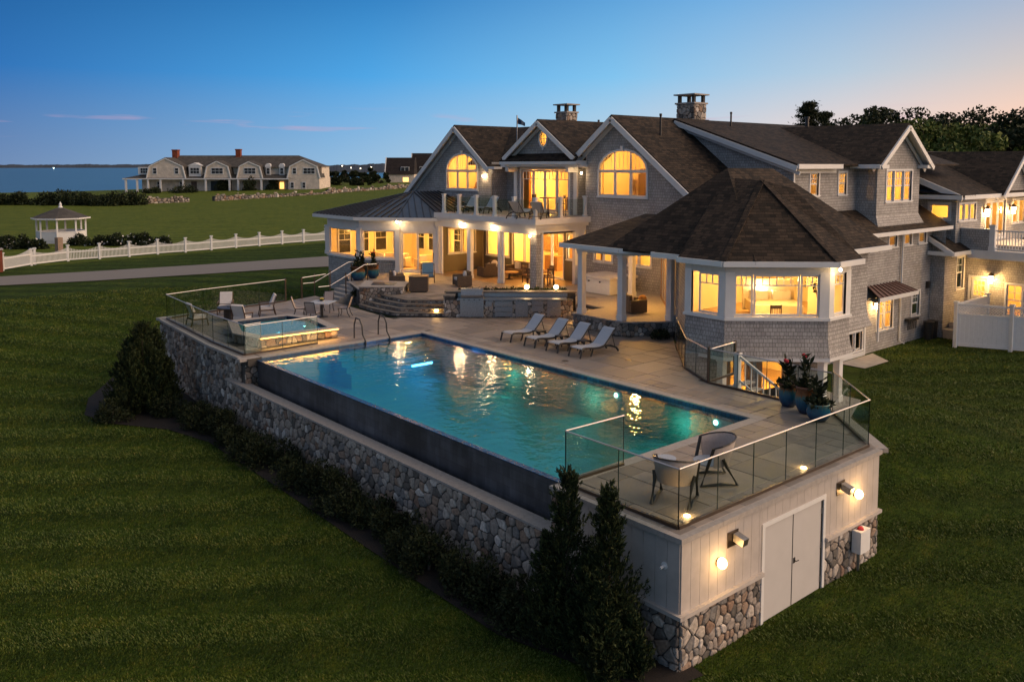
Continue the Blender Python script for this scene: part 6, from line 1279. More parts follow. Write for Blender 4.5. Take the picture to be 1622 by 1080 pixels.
place(bk, [], (1.45, 1.3, .006), R(205), 'curved sling bucket chair nearest the glass corner with its back to it', 'sling bucket chairs at the near deck corner'); dup(bk, (3.0, 1.5, .006), R(-35), 'curved sling bucket chair farther from the glass corner', 'sling bucket chairs at the near deck corner')
m = MB(); m.sphere((2.1, 2.3, .3), .1, 8, 5); m = MB(); m.lathe([(.24, .50), (.25, .52), (.25, .545), (.02, .55)], (2.2, 2.2, 0), 16); t = thing('round_side_table', 'small pale round side table between the bucket chairs', 'side table', (2.2, 2.2, 0)); m.build('tabletop', M['sling'], t); m = MB(); m.lathe([(.18, .006), (.03, .05), (.025, .5)], (2.2, 2.2, 0), 10); m.build('pedestal', M['dark'], t)
# pool hand rails
hr = thing('pool_handrail', 'x', 'handrail', local=True); parts(hr, [('rail', tubes([(0, -.30, -.3), (0, -.26, .0), (0, -.02, .25), (0, .02, .62), (0, .20, .86), (0, .52, .90), (0, .66, .6), (0, .68, .0)], r=.034), 'dark')])
place(hr, [], (5.15, 20.95, 0), 0, 'curved dark pool handrail nearer the spa', 'pair of pool handrails'); dup(hr, (6.35, 20.95, 0), 0, 'curved dark pool handrail farther from the spa', 'pair of pool handrails')
# balcony bar set, cabinet on the porch
bt = thing('bar_table', 'tall round wooden bar table on the balcony by the doors', 'table', (20.4, 25.8, 4.51), local=True); m = MB(); m.lathe([(.5, 1.0), (.5, 1.05)], (0, 0, 0), 16); parts(bt, [('tabletop', m, 'wood')]); m = MB(); m.lathe([(.3, 0), (.05, .05), (.04, 1.0)], (0, 0, 0), 10); parts(bt, [('pedestal', m, 'dark')])
bs = thing('bar_stool', 'x', 'stool', local=True); m = MB(); m.box(-.2, .2, -.2, .2, .70, .74); parts(bs, [('seat', m, 'darkwood')])
for x, y, h_ in ((-.19, -.19, .7), (-.19, .19, .7), (.19, -.19, 1.2), (.19, .19, 1.2)): m = MB(); m.cbox((x, y, h_/2), .03, .03, h_); parts(bs, [('leg', m, 'dark')])
m = MB(); m.box(.175, .205, -.19, .19, 1.0, 1.18); parts(bs, [('backrest', m, 'dark')])
place(bs, [], (20.6, 24.9, 4.51), R(-60), 'dark bar stool between the bar table and the right gable', 'bar stools on the balcony'); dup(bs, (20.5, 26.9, 4.51), R(100), 'dark bar stool in front of the balcony doors', 'bar stools on the balcony')
cb = thing('hot_tub', 'white panelled cabinet tub with flat cover at the back of the porch', 'cabinet', (20.1, 20.9, .64)); m = MB(); m.box(19.2, 21.2, 19.8, 22.0, .66, 1.42); m.build('cabinet', M['white'], cb); m = MB(); m.box(19.1, 21.3, 19.7, 22.1, 1.42, 1.56); m.build('cover', M['cushion'], cb)
for y in (20.5, 21.3): m = MB(); m.box(19.16, 19.2, y-.04, y+.04, 1.25, 1.33); m.build('latch', M['dark'], cb)
# ------------------------------------------------------------ foliage
def leaves(pos, axis, L, Wd, rng):
    """quads centred at pos with long axis 'axis' -> verts, faces arrays"""
    n = len(pos); rv = rng.normal(size=(n, 3)); side = np.cross(axis, rv); side /= np.linalg.norm(side, axis=1, keepdims=True)+1e-9
    a = axis*(L/2)[:, None]; s = side*(Wd/2)[:, None]; v = np.empty((n, 4, 3)); v[:, 0] = pos-a; v[:, 1] = pos+s; v[:, 2] = pos+a; v[:, 3] = pos-s
    return v.reshape(-1, 3)
def quads(name, v, mat, parent=None, **props):
    n = len(v)//4; me = bpy.data.meshes.new(name); me.vertices.add(4*n); me.vertices.foreach_set('co', v.astype(np.float32).ravel()); me.loops.add(4*n); me.loops.foreach_set('vertex_index', np.arange(4*n, dtype=np.int32)); me.polygons.add(n); me.polygons.foreach_set('loop_start', np.arange(0, 4*n, 4, dtype=np.int32)); me.update(); me.materials.append(M[mat]); return link(name, me, parent, **props)
def unit(a): return a/(np.linalg.norm(a, axis=1, keepdims=True)+1e-9)
def cone_sprays(rng, cx, cy, z0, h, rad, ns, per, ll, pw=.85, lw=.26):
    t = rng.random(ns)**1.2; a = rng.random(ns)*2*np.pi; lob = 1+.22*np.sin(3*a+9*t)+.16*np.sin(5*a-14*t); base = np.minimum(1, .4+t*4)*(1-t)**pw*lob; r = rad*base*rng.uniform(.15, .95, ns)+.02
    out = np.stack([np.cos(a), np.sin(a), np.zeros(ns)], 1); c = np.stack([cx+r*np.cos(a), cy+r*np.sin(a), z0+h*t], 1); d = unit(out*rng.uniform(.25, .9, ns)[:, None]+np.array([0, 0, 1.])+rng.normal(size=(ns, 3))*.12)
    ln0 = h*rng.uniform(.06, .17, ns)*(1-.45*t); i = np.repeat(np.arange(ns), per); k = len(i); s = rng.random(k); ln = ln0[i]; w_ = (1-s)*ln*.20+.012
    p = c[i]+d[i]*(s*ln)[:, None]+rng.normal(size=(k, 3))*w_[:, None]*.75; ax = unit(d[i]*1.2+rng.normal(size=(k, 3))*.5); l = ll*rng.uniform(.5, 1.3, k)
    return leaves(p, ax, l, l*lw, rng)
def trunk(t, pts, r0, r1, name='trunk', mat='bark'):
    m = MB(); m.tube(pts, r0, 8, r1); return m.build(name, M[mat], t)
def conifer(label, x, y, h, rad, ns, seed, mat='juniper', ll=.11, per=34, tops=(), group=None, cat='conifer', name='conifer', pw=.85):
    rng = np.random.default_rng(seed); z = ground(x, y); t = thing(name, label, cat, (x, y, z), group)
    trunk(t, [(x, y, z-.1), (x+.03, y, z+h*.5), (x, y, z+h*.95)], .07*h/4, .01); v = [cone_sprays(rng, x, y, z+.05, h, rad, ns, per, ll, pw)]
    for dx, dy, hh, rr in tops: v.append(cone_sprays(rng, x+dx, y+dy, z+.05, hh, rr, int(ns*.6), per, ll, pw))
    quads('foliage', np.concatenate(v), mat, t); return t
conifer('tall pointed juniper standing left before the pool house pier', -1.12, 2.1, 3.72, .74, 520, 1, tops=((-.3, .3, 2.4, .6), (.25, -.3, 1.9, .5)))
conifer('tall pointed juniper nearest the camera against the pool house corner', -.93, 1.1, 3.6, .78, 560, 2, tops=((-.45, -.25, 1.9, .62), (.15, -.55, 1.2, .5), (-.2, .4, 2.3, .5)))
conifer('bushy dark conifer clump at the far end of the planting bed', -2.15, 26.4, 3.6, .98, 560, 3, tops=((-.6, -.35, 2.8, .78), (.6, .3, 3.2, .8), (-.3, .8, 2.7, .75), (.3, -.7, 2.5, .78), (-.85, .25, 2.0, .65), (.8, -.45, 2.1, .66)), per=38, ll=.12, pw=.5)
def bush(rng, c, rx, rz, n, ll, lw=.45, lumps=16):
    lc = unit(rng.normal(size=(lumps, 3))); lc[:, 2] = np.abs(lc[:, 2])*.9; lc = lc*np.array([rx, rx, rz])*rng.uniform(.35, .8, (lumps, 1)); i = rng.integers(0, lumps, n); g = unit(rng.normal(size=(n, 3))); p = lc[i]+g*(rng.uniform(.3, 1, n)**.5*rx*.42)[:, None]; p[:, 2] = np.abs(p[:, 2])
    ax = unit(g+rng.normal(size=(n, 3))*.6+np.array([0, 0, .5])); l = ll*rng.uniform(.6, 1.4, n); return leaves(p+np.array(c), ax, l, l*lw, rng)
def shrub(name, label, cat, x, y, rx, rz, n, ll, seed, mat='shrub', group=None, flowers=0, z=None):
    rng = np.random.default_rng(seed); z = ground(x, y) if z is None else z; t = thing(name, label, cat, (x, y, z), group); trunk(t, [(x, y, z-.05), (x, y, z+rz*.6)], .04*rx+.02, .01, 'stem'); quads('foliage', bush(rng, (x, y, z+.05), rx, rz, n, ll), mat, t)
    if flowers:
        p = bush(rng, (x, y, z+.1), rx*1.05, rz*1.1, flowers, .14, .9); quads('blossom', p, 'cushion', t, kind='stuff')
    return t
ORD = ['first', 'second', 'third', 'fourth', 'fifth', 'sixth', 'seventh', 'eighth', 'ninth', 'tenth', 'eleventh', 'twelfth', 'thirteenth', 'fourteenth', 'fifteenth', 'sixteenth', 'seventeenth', 'eighteenth', 'nineteenth']
rn = random.Random(12)
for k in range(19):
    y = 23.6-k*1.12; shrub('bed_shrub', ORD[k]+' low evergreen shrub from the conifer clump along the stone wall', 'shrub', -1.05+rn.uniform(-.25, .2), y+rn.uniform(-.2, .2), rn.uniform(.68, .86), rn.uniform(1.0, 1.45), 2600, .10, 100+k, group='shrubs in a row along the stone wall')
for k, (x, y, r_) in enumerate(((-3.6, 25.6, .8), (-1.6, 24.9, .85))): shrub('bed_shrub', ['rounded shrub at the outer tip of the planting bed', 'rounded shrub between the conifer clump and the stone wall'][k], 'shrub', x, y, r_, 1.0, 1900, .11, 140+k)
# glazed pots with canna plants
def pot(label, x, y, z, h, r_, seed, red=True, group=None):
    t = thing('planter', label, 'planter', (x, y, z), group, local=True); m = MB(); s = h/.62
    m.lathe([(r_*.62, 0), (r_*.95, h*.25), (r_*1.05, h*.55), (r_*.9, h*.85), (r_*1.0, h*.93), (r_*1.0, h), (r_*.86, h), (r_*.8, h*.8)], (0, 0, 0), 18); m.build('pot', M['pot'], t, smooth=True)
    rng = np.random.default_rng(seed); v = [bush(rng, (0, 0, h*.85), r_*1.25, .32, 260, .17, .4, 9)]
    m = MB()
    for k in range(5):
        a = rng.uniform(0, 6.28); q = rng.uniform(.03, .16); hh = rng.uniform(.55, .95); m.tube([(0, 0, h*.8), (q*math.cos(a), q*math.sin(a), h+hh)], .012, 4); nl = 9; tt = rng.uniform(.25, 1, nl); p = np.stack([q*math.cos(a)*tt, q*math.sin(a)*tt, h*.8+(hh+.1)*tt], 1)
        ax = unit(np.stack([rng.normal(size=nl), rng.normal(size=nl), np.full(nl, .9)], 1)); l = rng.uniform(.22, .38, nl); v.append(leaves(p+ax*.12, ax, l, l*.32, rng))
        if red and k < 2: f = MB(); f.sphere((q*math.cos(a), q*math.sin(a), h+hh+.05), .06, 6, 4); f.build('flower', M['red'], t)
    m.build('stems', M['shrub'], t); quads('leaves', np.concatenate(v), 'shrub', t); return t
pot('blue glazed pot nearest the bay stairs, left of two others', 10.0, 3.75, .006, .72, .30, 1, group='glazed pots by the bay stairs'); pot('widest blue glazed pot in the middle of the three by the bay stairs', 9.75, 3.0, .006, .82, .33, 2, group='glazed pots by the bay stairs'); pot('low brown rimmed pot nearest the glass railing', 9.3, 2.35, .006, .52, .33, 3, False, group='glazed pots by the bay stairs')
pot('large blue glazed pot beside the sunroom steps', 12.4, 33.6, F1, .85, .42, 4, False); pot('brown and teal glazed pot next to the sunroom wall', 13.6, 33.9, F1, .8, .36, 5); pot('dark teal glazed pot half hidden behind two others', 13.3, 34.7, F1, .85, .36, 6, False)
# left stairs from the terrace to the lawn
ls = thing('garden_steps', 'stone steps with steel handrails going down beside the sunroom', 'steps', (11.2, 33.4, 0))
for k in range(6): b = MB(); b.prism([(11.9-.34*k, 31.9), (11.9-.34*k, 33.7), (11.55-.34*k, 33.75), (11.55-.34*k, 31.9)], -.5, F1-.15*k-.02); b.build('step', M['cap'], ls)
for yy in (31.9, 33.7):
    m = MB(); m.tube([(12.6, yy, 1.75), (11.8, yy, 1.75), (9.6, yy, .75), (8.9, yy, .75)], .024); m.build('handrail', M['rail'], ls)
    for x, z in ((12.0, F1), (10.6, .1), (9.6, -.2)): m = MB(); m.cbox((x, yy, (z+1.3)/2+.1), .05, .05, 1.2); m.build('post', M['bronze'], ls)
s_ = MB(); s_.cbox((12.6, 33.2, .95), .3, .05, .08); 
for k, (x, y) in enumerate(((10.9, 31.2), (11.6, 30.7))): shrub('flower_bed_plant', ['red flecked plant beside the garden steps', 'dark leafy plant beside the stone fire table'][k], 'plant', x, y, .4, .5, 500, .12, 170+k, 'shrub', z=.1)
shrub('dark_shrub', 'round black green shrub at the foot of the porch wall', 'shrub', 14.9, 12.9, .5, .5, 900, .1, 180, 'darkleaf', z=0)
rng = np.random.default_rng(5); t = thing('ledge_planting', 'dark low plants growing behind the kitchen island ledge', 'plants', tuple(IS.P(2, 1.1, -1.3))); v = [bush(rng, tuple(IS.P(.2+.42*k, 1.1, -1.35)), .26, .22, 220, .1) for k in range(13)]; quads('foliage', np.concatenate(v), 'darkleaf', t); lb(-.5, IS.L+.3, 1.2, 1.6, .6, 1.12, 'planter_box', 'mortar', t)
# small things along the side wall
plan(1.162, (2.164, 1.685, -1.199))
t = thing('hose_rack', 'dark hose rack hanging on the side wall', 'hose rack', (30.6, 9.4, -.8)); m = MB(); m.box(30.1, 31.2, 9.2, 9.44, -.55, -.42); m.build('shelf', M['dark'], t)
for k in range(5): m = MB(); m.tube([(30.2+.22*k, 9.3, -.5), (30.2+.22*k, 9.3, -1.0)], .03); m.build('hook', M['dark'], t)
for k, x in enumerate((31.9, 32.4)): t = thing('garden_bin', ['left black bin in the corner of the side wall', 'right black bin in the corner of the side wall'][k], 'bin', (x, 9.0, -1.6)); m = MB(); m.lathe([(.2, -1.65), (.26, -.75), (.28, -.72), (.05, -.68)], (x, 9.0, 0), 12); m.build('body', M['black'], t)
t = thing('utility_meter', 'dark utility meter high on the side wall corner', 'meter', (32.5, 9.4, 1.1)); m = MB(); m.box(32.4, 32.65, 9.3, 9.45, .95, 1.3); m.build('box', M['dark'], t); m = MB(); m.tube([(32.52, 9.38, .6), (32.52, 9.38, .95)], .03); m.build('conduit', M['steel'], t)
# privacy fence at the right
pf = thing('privacy_fence', 'tall white privacy fence with lattice top at the right', 'fence', (31, 7.3, -1.7)); pts = [(35.2, 7.4), (31.0, 7.3), (32.0, 5.1), (33.9, 1.0), (36, -3.5)]; zt = .49
for (x0, y0), (x1, y1) in zip(pts[:-1], pts[1:]):
    A, B = Vector((x0, y0, 0)), Vector((x1, y1, 0)); d = (B-A).normalized(); L_ = (B-A).length; z0 = -1.75; up = lambda z: Vector((0, 0, z))
    for z, h_ in ((zt, .10), (zt-.50, .11), (z0+.25, .18)): m = MB(); m.bar(A+up(z), B+up(z), .07, h_); m.build('rail', M['white'], pf)
    n_ = int(L_/.2)
    for k in range(n_): a, b_ = A+d*(L_*k/n_+.003), A+d*(L_*(k+1)/n_-.003); zc_ = (zt-.55+z0+.34)/2; m = MB(); m.bar(a+up(zc_), b_+up(zc_), .025, zt-.55-z0-.34); m.build('board', M['white'], pf)
    m = MB(); k = -.41
    while k < L_:
        for sgn in (1, -1):
            s0, s1 = (k, k+.41) if sgn > 0 else (k+.41, k); q0, q1 = max(0, min(L_, s0)), max(0, min(L_, s1)); f0, f1 = (q0-s0)/(s1-s0), (q1-s0)/(s1-s0); m.bar(A+d*q0+up(zt-.45+.41*f0)+d.cross(up(1))*.012*sgn, A+d*q1+up(zt-.45+.41*f1)+d.cross(up(1))*.012*sgn, .02, .04, d.cross(Vector((0, 0, 1))))
        k += .13
    m.build('lattice', M['white'], pf, kind='stuff', uv=False)
for x, y in pts[:4]: m = MB(); m.cbox((x, y, (zt-1.85)/2+.03), .16, .16, zt+1.95); m.cbox((x, y, zt+.12), .22, .22, .08); m.build('post', M['white'], pf)
m = MB(); m.box(32.9, 35.5, 7.5, 8.7, -1.8, -1.2); m.box(33.6, 35.5, 7.5, 8.7, -1.2, -.9); tag(m.build('door_step', M['concrete']), 'low stone steps beside the white privacy fence', 'steps')
plan()
# ------------------------------------------------------------ white picket fence, gazebo, hedges
pk = thing('picket_fence', 'long white picket fence with scalloped top across the lawn', 'fence', (2, 67.7, -.7)); zf = -.72
fp = [gp(u, v, zf) for u, v in ((50, 421), (108, 414), (158, 410.5), (205, 407), (250, 403), (294, 400), (335, 396.5), (374, 393), (411, 390), (447, 387), (481, 384.5), (516, 382))]
gate = [gp(5, 429, zf), gp(50, 421, zf)]
def fence_panel(A, B, h0, h1, dip):
    d = B-A; L_ = d.length; d = d/L_; n_ = int(L_/.115); m = MB(); up = lambda z: Vector((0, 0, z))
    for k in range(n_): t_ = (k+.5)/n_; hh = h0+(h1-h0)*t_-dip*4*t_*(1-t_); p = A+d*L_*t_; m.cbox((p.x, p.y, p.z+.1+hh/2-.05), .05, .03, hh-.1, math.atan2(d.y, d.x))
    m.build('pickets', M['white'], pk, kind='stuff', uv=False)
    for z in (.16, (h0+h1)/2-dip-.12): m = MB(); m.bar(A+up(z), B+up(z), .06, .11); m.build('rail', M['white'], pk)
for a, b_ in zip(fp[:-1], fp[1:]): fence_panel(a, b_, 1.2, 1.2, .30)
fence_panel(gate[0], gate[1], 1.15, 1.45, .25)
for p in fp+[gate[0], gate[1]+Vector((.35, .5, 0))]: m = MB(); m.cbox((p.x, p.y, p.z+.66), .17, .17, 1.32); m.cbox((p.x, p.y, p.z+1.36), .26, .26, .09); m.build('post', M['white'], pk)
t = thing('brick_pier', 'red brick gate pier with pale cap at the left edge', 'pier', tuple(gp(-3, 431, zf))); p = gp(-3, 431, zf); m = MB(); m.cbox((p.x, p.y, p.z+.85), .6, .6, 1.7); m.build('brickwork', M['redbrick'], t); m = MB(); m.cbox((p.x, p.y, p.z+1.75), .72, .72, .12); m.build('cap', M['cap'], t)
p = gp(98, 383, -.72); gz2 = thing('gazebo', 'white octagonal gazebo with grey roof and finial on the lawn', 'gazebo', tuple(p)); Rg = 2.35
oc = lambda r_: [(p.x+r_*math.cos(R(22.5+45*k)), p.y+r_*math.sin(R(22.5+45*k))) for k in range(8)]
m = MB(); m.prism(oc(Rg), p.z-.2, p.z+.3); m.build('floor', M['white'], gz2)
for k in range(8):
    a, b_ = oc(Rg)[k], oc(Rg)[(k+1) % 8]; m = MB(); m.cbox((*a, p.z+1.45), .16, .16, 2.3); m.build('post', M['white'], gz2); m = MB(); m.bar((*a, p.z+.68), (*b_, p.z+.68), .06, .85); m.build('side_panel', M['white'], gz2); m = MB(); m.bar((*a, p.z+1.15), (*b_, p.z+1.15), .12, .09); m.build('handrail', M['white'], gz2); m = MB(); m.bar((*a, p.z+2.5), (*b_, p.z+2.5), .14, .22); m.build('header_beam', M['white'], gz2)
    q, r_ = oc(Rg+.5)[k], oc(Rg+.5)[(k+1) % 8]; m = MB(); m.ext([(*q, p.z+2.6), (*r_, p.z+2.6), (p.x, p.y, p.z+3.75)], (0, 0, -.06)); m.build('roof', M['farroof'], gz2); m = MB(); m.bar((*q, p.z+2.54), (*r_, p.z+2.54), .06, .14); m.build('fascia', M['white'], gz2)
m = MB(); m.lathe([(.25, 3.65), (.12, 3.85), (.16, 3.95), (.03, 4.25)], tuple(p), 8); m.build('finial', M['white'], gz2)
p = gp(94, 402, -.72); t = thing('grey_stone_post', 'weathered grey post standing in front of the gazebo', 'post', tuple(p)); m = MB(); m.cbox((p.x, p.y, p.z+.75), .55, .4, 1.5, .5); m.build('post', M['stone'], t)
def hedge(label, u0, u1, v, z, h, r_, n, seed, mat='shrub', flowers=0, ll=.22, cat='hedge'):
    a, b_ = gp(u0, v, z), gp(u1, v, z); rng = np.random.default_rng(seed); t = thing('hedge', label, cat, tuple((a+b_)/2)); k = max(2, int((b_-a).length/(r_*1.1))); vs = []; fl = []
    for i in range(k+1):
        c = a+(b_-a)*(i/k); c = (c.x+rng.normal()*r_*.25, c.y+rng.normal()*r_*.25, ground(c.x, c.y)-.05); hh = h*rng.uniform(.8, 1.15); vs.append(bush(rng, c, r_, hh, n//k, ll, .5, 10))
        if flowers: fl.append(bush(rng, c, r_*1.06, hh*1.05, flowers//k, .2, .9, 10))
    quads('foliage', np.concatenate(vs), mat, t)
    if flowers: quads('blossom', np.concatenate(fl), 'cushion', t, kind='stuff')
hedge('dark flowering hedge left of the gazebo', -12, 66, 393, -.72, 1.5, 1.2, 7000, 30, 'darkleaf', 60); hedge('dark flowering hedge right of the gazebo', 128, 252, 388, -.72, 1.4, 1.2, 9000, 31, 'darkleaf', 130)
hedge('long low dark hedge along the shore at the left', -60, 222, 325, -.2, 2.6, 3.2, 16000, 32, 'darkleaf', 0, .5)
# ------------------------------------------------------------ far shingled house
A0, A1 = gp(216, 302, .6), gp(508, 302, .6); zb = -.05
fh = thing('far_house', 'long far shingled house with gambrel gables, porch and two brick chimneys', 'house', ((A0.x+A1.x)/2, (A0.y+A1.y)/2, zb)); FW = Wall((A0.x, A0.y), (A1.x, A1.y)); k_ = FW.L/292
U = lambda px: (px/4.77+180-216)*k_
Z = lambda py: .6+(302-(py/4.77+220))*k_*1.0
def fbox(name, u0, u1, z0, z1, o0, o1, mat, par=None):
    m = MB(); m.ext([FW.P(u0, z0, -o0), FW.P(u1, z0, -o0), FW.P(u1, z1, -o0), FW.P(u0, z1, -o0)], -FW.n*(o1-o0)); return m.build(name, M[mat], par or fh)
fbox('wall', U(185), U(1555), zb-1, Z(295), 2.6, 14, 'farshingle'); fbox('wall', U(260), U(1555), Z(295), Z(212), 3.4, 13, 'farshingle')
m = MB(); r0, r1 = Z(125), Z(215); m.mesh([FW.P(U(180), r1, -2.2), FW.P(U(1560), r1, -2.2), FW.P(U(1350), r0, -8), FW.P(U(430), r0, -8), FW.P(U(180), r1, -14.4), FW.P(U(1560), r1, -14.4)], [(0, 1, 2, 3), (5, 4, 3, 2), (1, 5, 2), (4, 0, 3)]); m.build('roof', M['farroof'], fh)
m = MB(); m.mesh([FW.P(U(75), Z(300), .6), FW.P(U(1330), Z(300), .6), FW.P(U(1330), Z(270), -3), FW.P(U(190), Z(270), -3), FW.P(U(75), Z(300), -13)], [(0, 1, 2, 3), (4, 0, 3)]); m.build('porch_roof', M['farroof'], fh); fbox('porch_fascia', U(75), U(1330), Z(308), Z(300), -.6, -.45, 'trim')
fbox('porch_floor', U(80), U(1330), zb-.6, Z(408), -.5, 2.6, 'trim')
for px in (98, 182, 265, 360, 530, 700, 880, 945, 1120): fbox('column', U(px)-.22, U(px)+.22, zb, Z(308), -.45, 0, 'trim')
def fwin(px0, px1, py0, py1, off, n=1, mat='black', par=None):
    f = fbox('window', U(px0)-.12, U(px1)+.12, Z(py1)-.12, Z(py0)+.12, off-.08, off, 'trim', par); g = (U(px1)-U(px0))/n
    for i in range(n):
        for a, b_ in ((py1, (py0+py1)/2), ((py0+py1)/2, py0)): fbox('pane', U(px0)+g*i+.06, U(px0)+g*(i+1)-.06, Z(a)+.05, Z(b_)-.05, off-.12, off-.085, mat, f)
for x0, x1, ax, ay in ((255, 550, 400, 150), (690, 890, 785, 172), (935, 1130, 1025, 175), (1315, 1562, 1435, 160)):
    pr2 = [(U(x0), Z(300)), (U(x1), Z(300)), (U(x1-22), Z(210)), (U(ax), Z(ay)), (U(x0+22), Z(210))]; m = MB(); m.ext([FW.P(u, z, .15) for u, z in pr2], -FW.n*6); m.build('gambrel_gable', M['farshingle'], fh)
    for q, r_ in ((1, 2), (2, 3), (3, 4), (4, 0)):
        (ua, za_), (ub, zb_) = pr2[q], pr2[r_]; m = MB(); m.bar(FW.P(ua, za_, .25), FW.P(ub, zb_, .25), .3, .28); m.build('rake_board', M['trim'], fh); m = MB(); m.ext([FW.P(ua, za_+.12, .3), FW.P(ub, zb_+.12, .3), FW.P(ub, zb_+.3, .3), FW.P(ua, za_+.3, .3)], -FW.n*6.4); m.build('gable_roof', M['farroof'], fh)
fwin(305, 332, 222, 265, -.15); fwin(470, 497, 222, 265, -.15); fwin(745, 832, 222, 265, -.15, 3); fwin(992, 1078, 222, 265, -.15, 3); fwin(1358, 1384, 222, 265, -.15); fwin(1438, 1524, 222, 265, -.15, 3)
fbox('dormer', U(560), U(650), Z(285), Z(205), 1.2, 6, 'trim'); fwin(572, 640, 220, 265, 1.15, 3); m = MB(); m.ext([FW.P(U(552), Z(205), -1.0), FW.P(U(658), Z(205), -1.0), FW.P(U(605), Z(182), -1.0)], -FW.n*5); m.build('dormer_roof', M['trim'], fh)
for a, b_ in ((1133, 1172), (1237, 1276)):
    fbox('dormer', U(a), U(b_), Z(278), Z(215), 2.4, 6, 'trim'); fwin(a+7, b_-7, 222, 268, 2.35); m = MB(); m.ext([FW.P(U((a+b_)/2)+(U(b_)-U(a))*.6*math.cos(math.pi*i/8), Z(215)+1.0*math.sin(math.pi*i/8), -2.2) for i in range(9)], -FW.n*5); m.build('dormer_roof', M['trim'], fh)
fbox('side_sunporch', U(170), U(262), Z(272), Z(215), 1.6, 8, 'trim'); fwin(190, 245, 222, 262, 1.55, 3)
for a, b_ in ((302, 335), (475, 506)): fwin(a, b_, 325, 378, 2.55)
fwin(1340, 1364, 330, 372, 2.5); fwin(1428, 1452, 330, 372, 2.5); fbox('wall', U(1322), U(1556), zb-1, Z(300), -.1, 5, 'farshingle'); fwin(1340, 1364, 330, 372, -.15); fwin(1428, 1452, 330, 372, -.15)
M['farlit'] = emis('far_lit_window', (1, .5, .12), 1.2); fbox('lit_window', U(1238), U(1268), Z(380), Z(330), 2.4, 2.5, 'farlit'); fbox('front_door', U(562), U(604), Z(405), Z(325), 2.45, 2.55, 'darkwood'); fbox('porch_window', U(712), U(870), Z(395), Z(322), 2.4, 2.5, 'black')
for a, b_, t0, t1 in ((378, 418, 80, 170), (865, 902, 76, 195)):
    c = fbox('chimney', U(a), U(b_), Z(t1)-1, Z(t0), 6.5 if a < 500 else 7, 8.4, 'redbrick'); fbox('chimney_cap', U(a)-.12, U(b_)+.12, Z(t0)-.3, Z(t0), 6.4 if a < 500 else 6.9, 8.5, 'redbrick', c)
fs = []; ptw = [gp(232, 319, .3), gp(300, 317, .3), gp(340, 316, .3), gp(520, 309.5, .3), gp(612, 305, .4), gp(664, 302, .5)]
sw = thing('field_wall', 'long tumbled dry stone wall in front of the far house', 'stone wall', tuple(ptw[2]))
for a, b_ in zip(ptw[:-1], ptw[1:]):
    if (a-ptw[1]).length < .1: continue
    d = (b_-a).normalized(); L_ = (b_-a).length; zz = ground(a.x, a.y); fs.append(((a.x, a.y, zz), (d.x, d.y), L_, -.4, (lambda s: 1.15+.3*math.sin(s*1.3)+.2*math.sin(s*3.7)))); m = MB(); m.bar(Vector((a.x, a.y, zz+.5))-Vector((d.y, -d.x, 0))*.45, Vector((b_.x, b_.y, zz+.5))-Vector((d.y, -d.x, 0))*.45, .8, 1.0); m.build('core', M['mortar'], sw)
stones(sw, fs, .62, 90, 0, gap=.05, rise=.22)
for k, (u, v, r_, h) in enumerate(((352, 303, 2.2, 4.2), (396, 303.5, 2.2, 5.2), (415, 302, 1.8, 3.8), (433, 303, 2.0, 4.2), (492, 300, 1.6, 4.2), (243, 305, 2.4, 1.8), (290, 305, 3.4, 1.6))):
    q = gp(u, v, .4); shrub('foundation_shrub', ['leftmost tall dark shrub by the middle of the far house porch', 'tallest dark shrub before the far house porch', 'small dark shrub just right of the tallest one at the far porch', 'dark shrub left of the lit window of the far house', 'dark round shrub before the right gable of the far house', 'low spreading shrub at the left end of the far porch', 'wide low shrub under the left porch windows of the far house'][k], 'shrub', q.x, q.y, r_, h, 1400, .45, 200+k, 'darkleaf', 'shrubs in front of the far house')
# dark houses beyond the left gable
def darkhouse(label, u0, u1, vb, vt, dist, wins, lit=None):
    q0 = CAM+(_f*1357+_r*(u0-811)+_u*(372-vb))/1357*dist; q1 = CAM+(_f*1357+_r*(u1-811)+_u*(372-vb))/1357*dist; w = Wall((q0.x, q0.y), (q1.x, q1.y)); t = thing('dark_house', label, 'house', tuple((q0+q1)/2)); s = w.L/(u1-u0); zb_ = q0.z; H = (vb-vt)*s
    def bx(nm, a, b_, z0, z1, o0, o1, mat, par=None): m = MB(); m.ext([w.P(a, z0, -o0), w.P(b_, z0, -o0), w.P(b_, z1, -o0), w.P(a, z1, -o0)], -w.n*(o1-o0)); return m.build(nm, M[mat], par or t)
    bx('wall', 0, w.L, zb_-2, zb_+H*.42, 0, 10, 'farshingle'); m = MB(); m.mesh([w.P(-.3, zb_+H*.42, .5), w.P(w.L, zb_+H*.42, .5), w.P(w.L, zb_+H, -3.2), w.P(-.3, zb_+H, -3.2), w.P(-.3, zb_+H*.42, -10.5), w.P(w.L, zb_+H*.42, -10.5), w.P(-.3, zb_+H, -6.8), w.P(w.L, zb_+H, -6.8)], [(0, 1, 2, 3), (3, 2, 7, 6), (5, 4, 6, 7), (4, 0, 3, 6), (1, 5, 7, 2)]); m.build('roof', M['darkroof'], t)
    m = MB(); m.bar(w.P(-.4, zb_+H*.42, .6), w.P(-.4, zb_+H, -3.2), .3, .4); m.build('rake_board', M['trim'], t)
    for (a, b_, z0, z1, o) in wins:
        f = bx('window', a*w.L, b_*w.L, zb_+z0*H, zb_+z1*H, o-.3, o+2, 'trim'); n_ = 2
        for i in range(n_): g = (b_-a)*w.L/n_; bx('pane', a*w.L+g*i+.12, a*w.L+g*(i+1)-.12, zb_+z0*H+.15, zb_+z1*H-.15, o-.36, o-.31, 'black', f)
    if lit: a, b_, z0, z1 = lit; bx('lit_window', a*w.L, b_*w.L, zb_+z0*H, zb_+z1*H, -.1, 0, 'farlit')
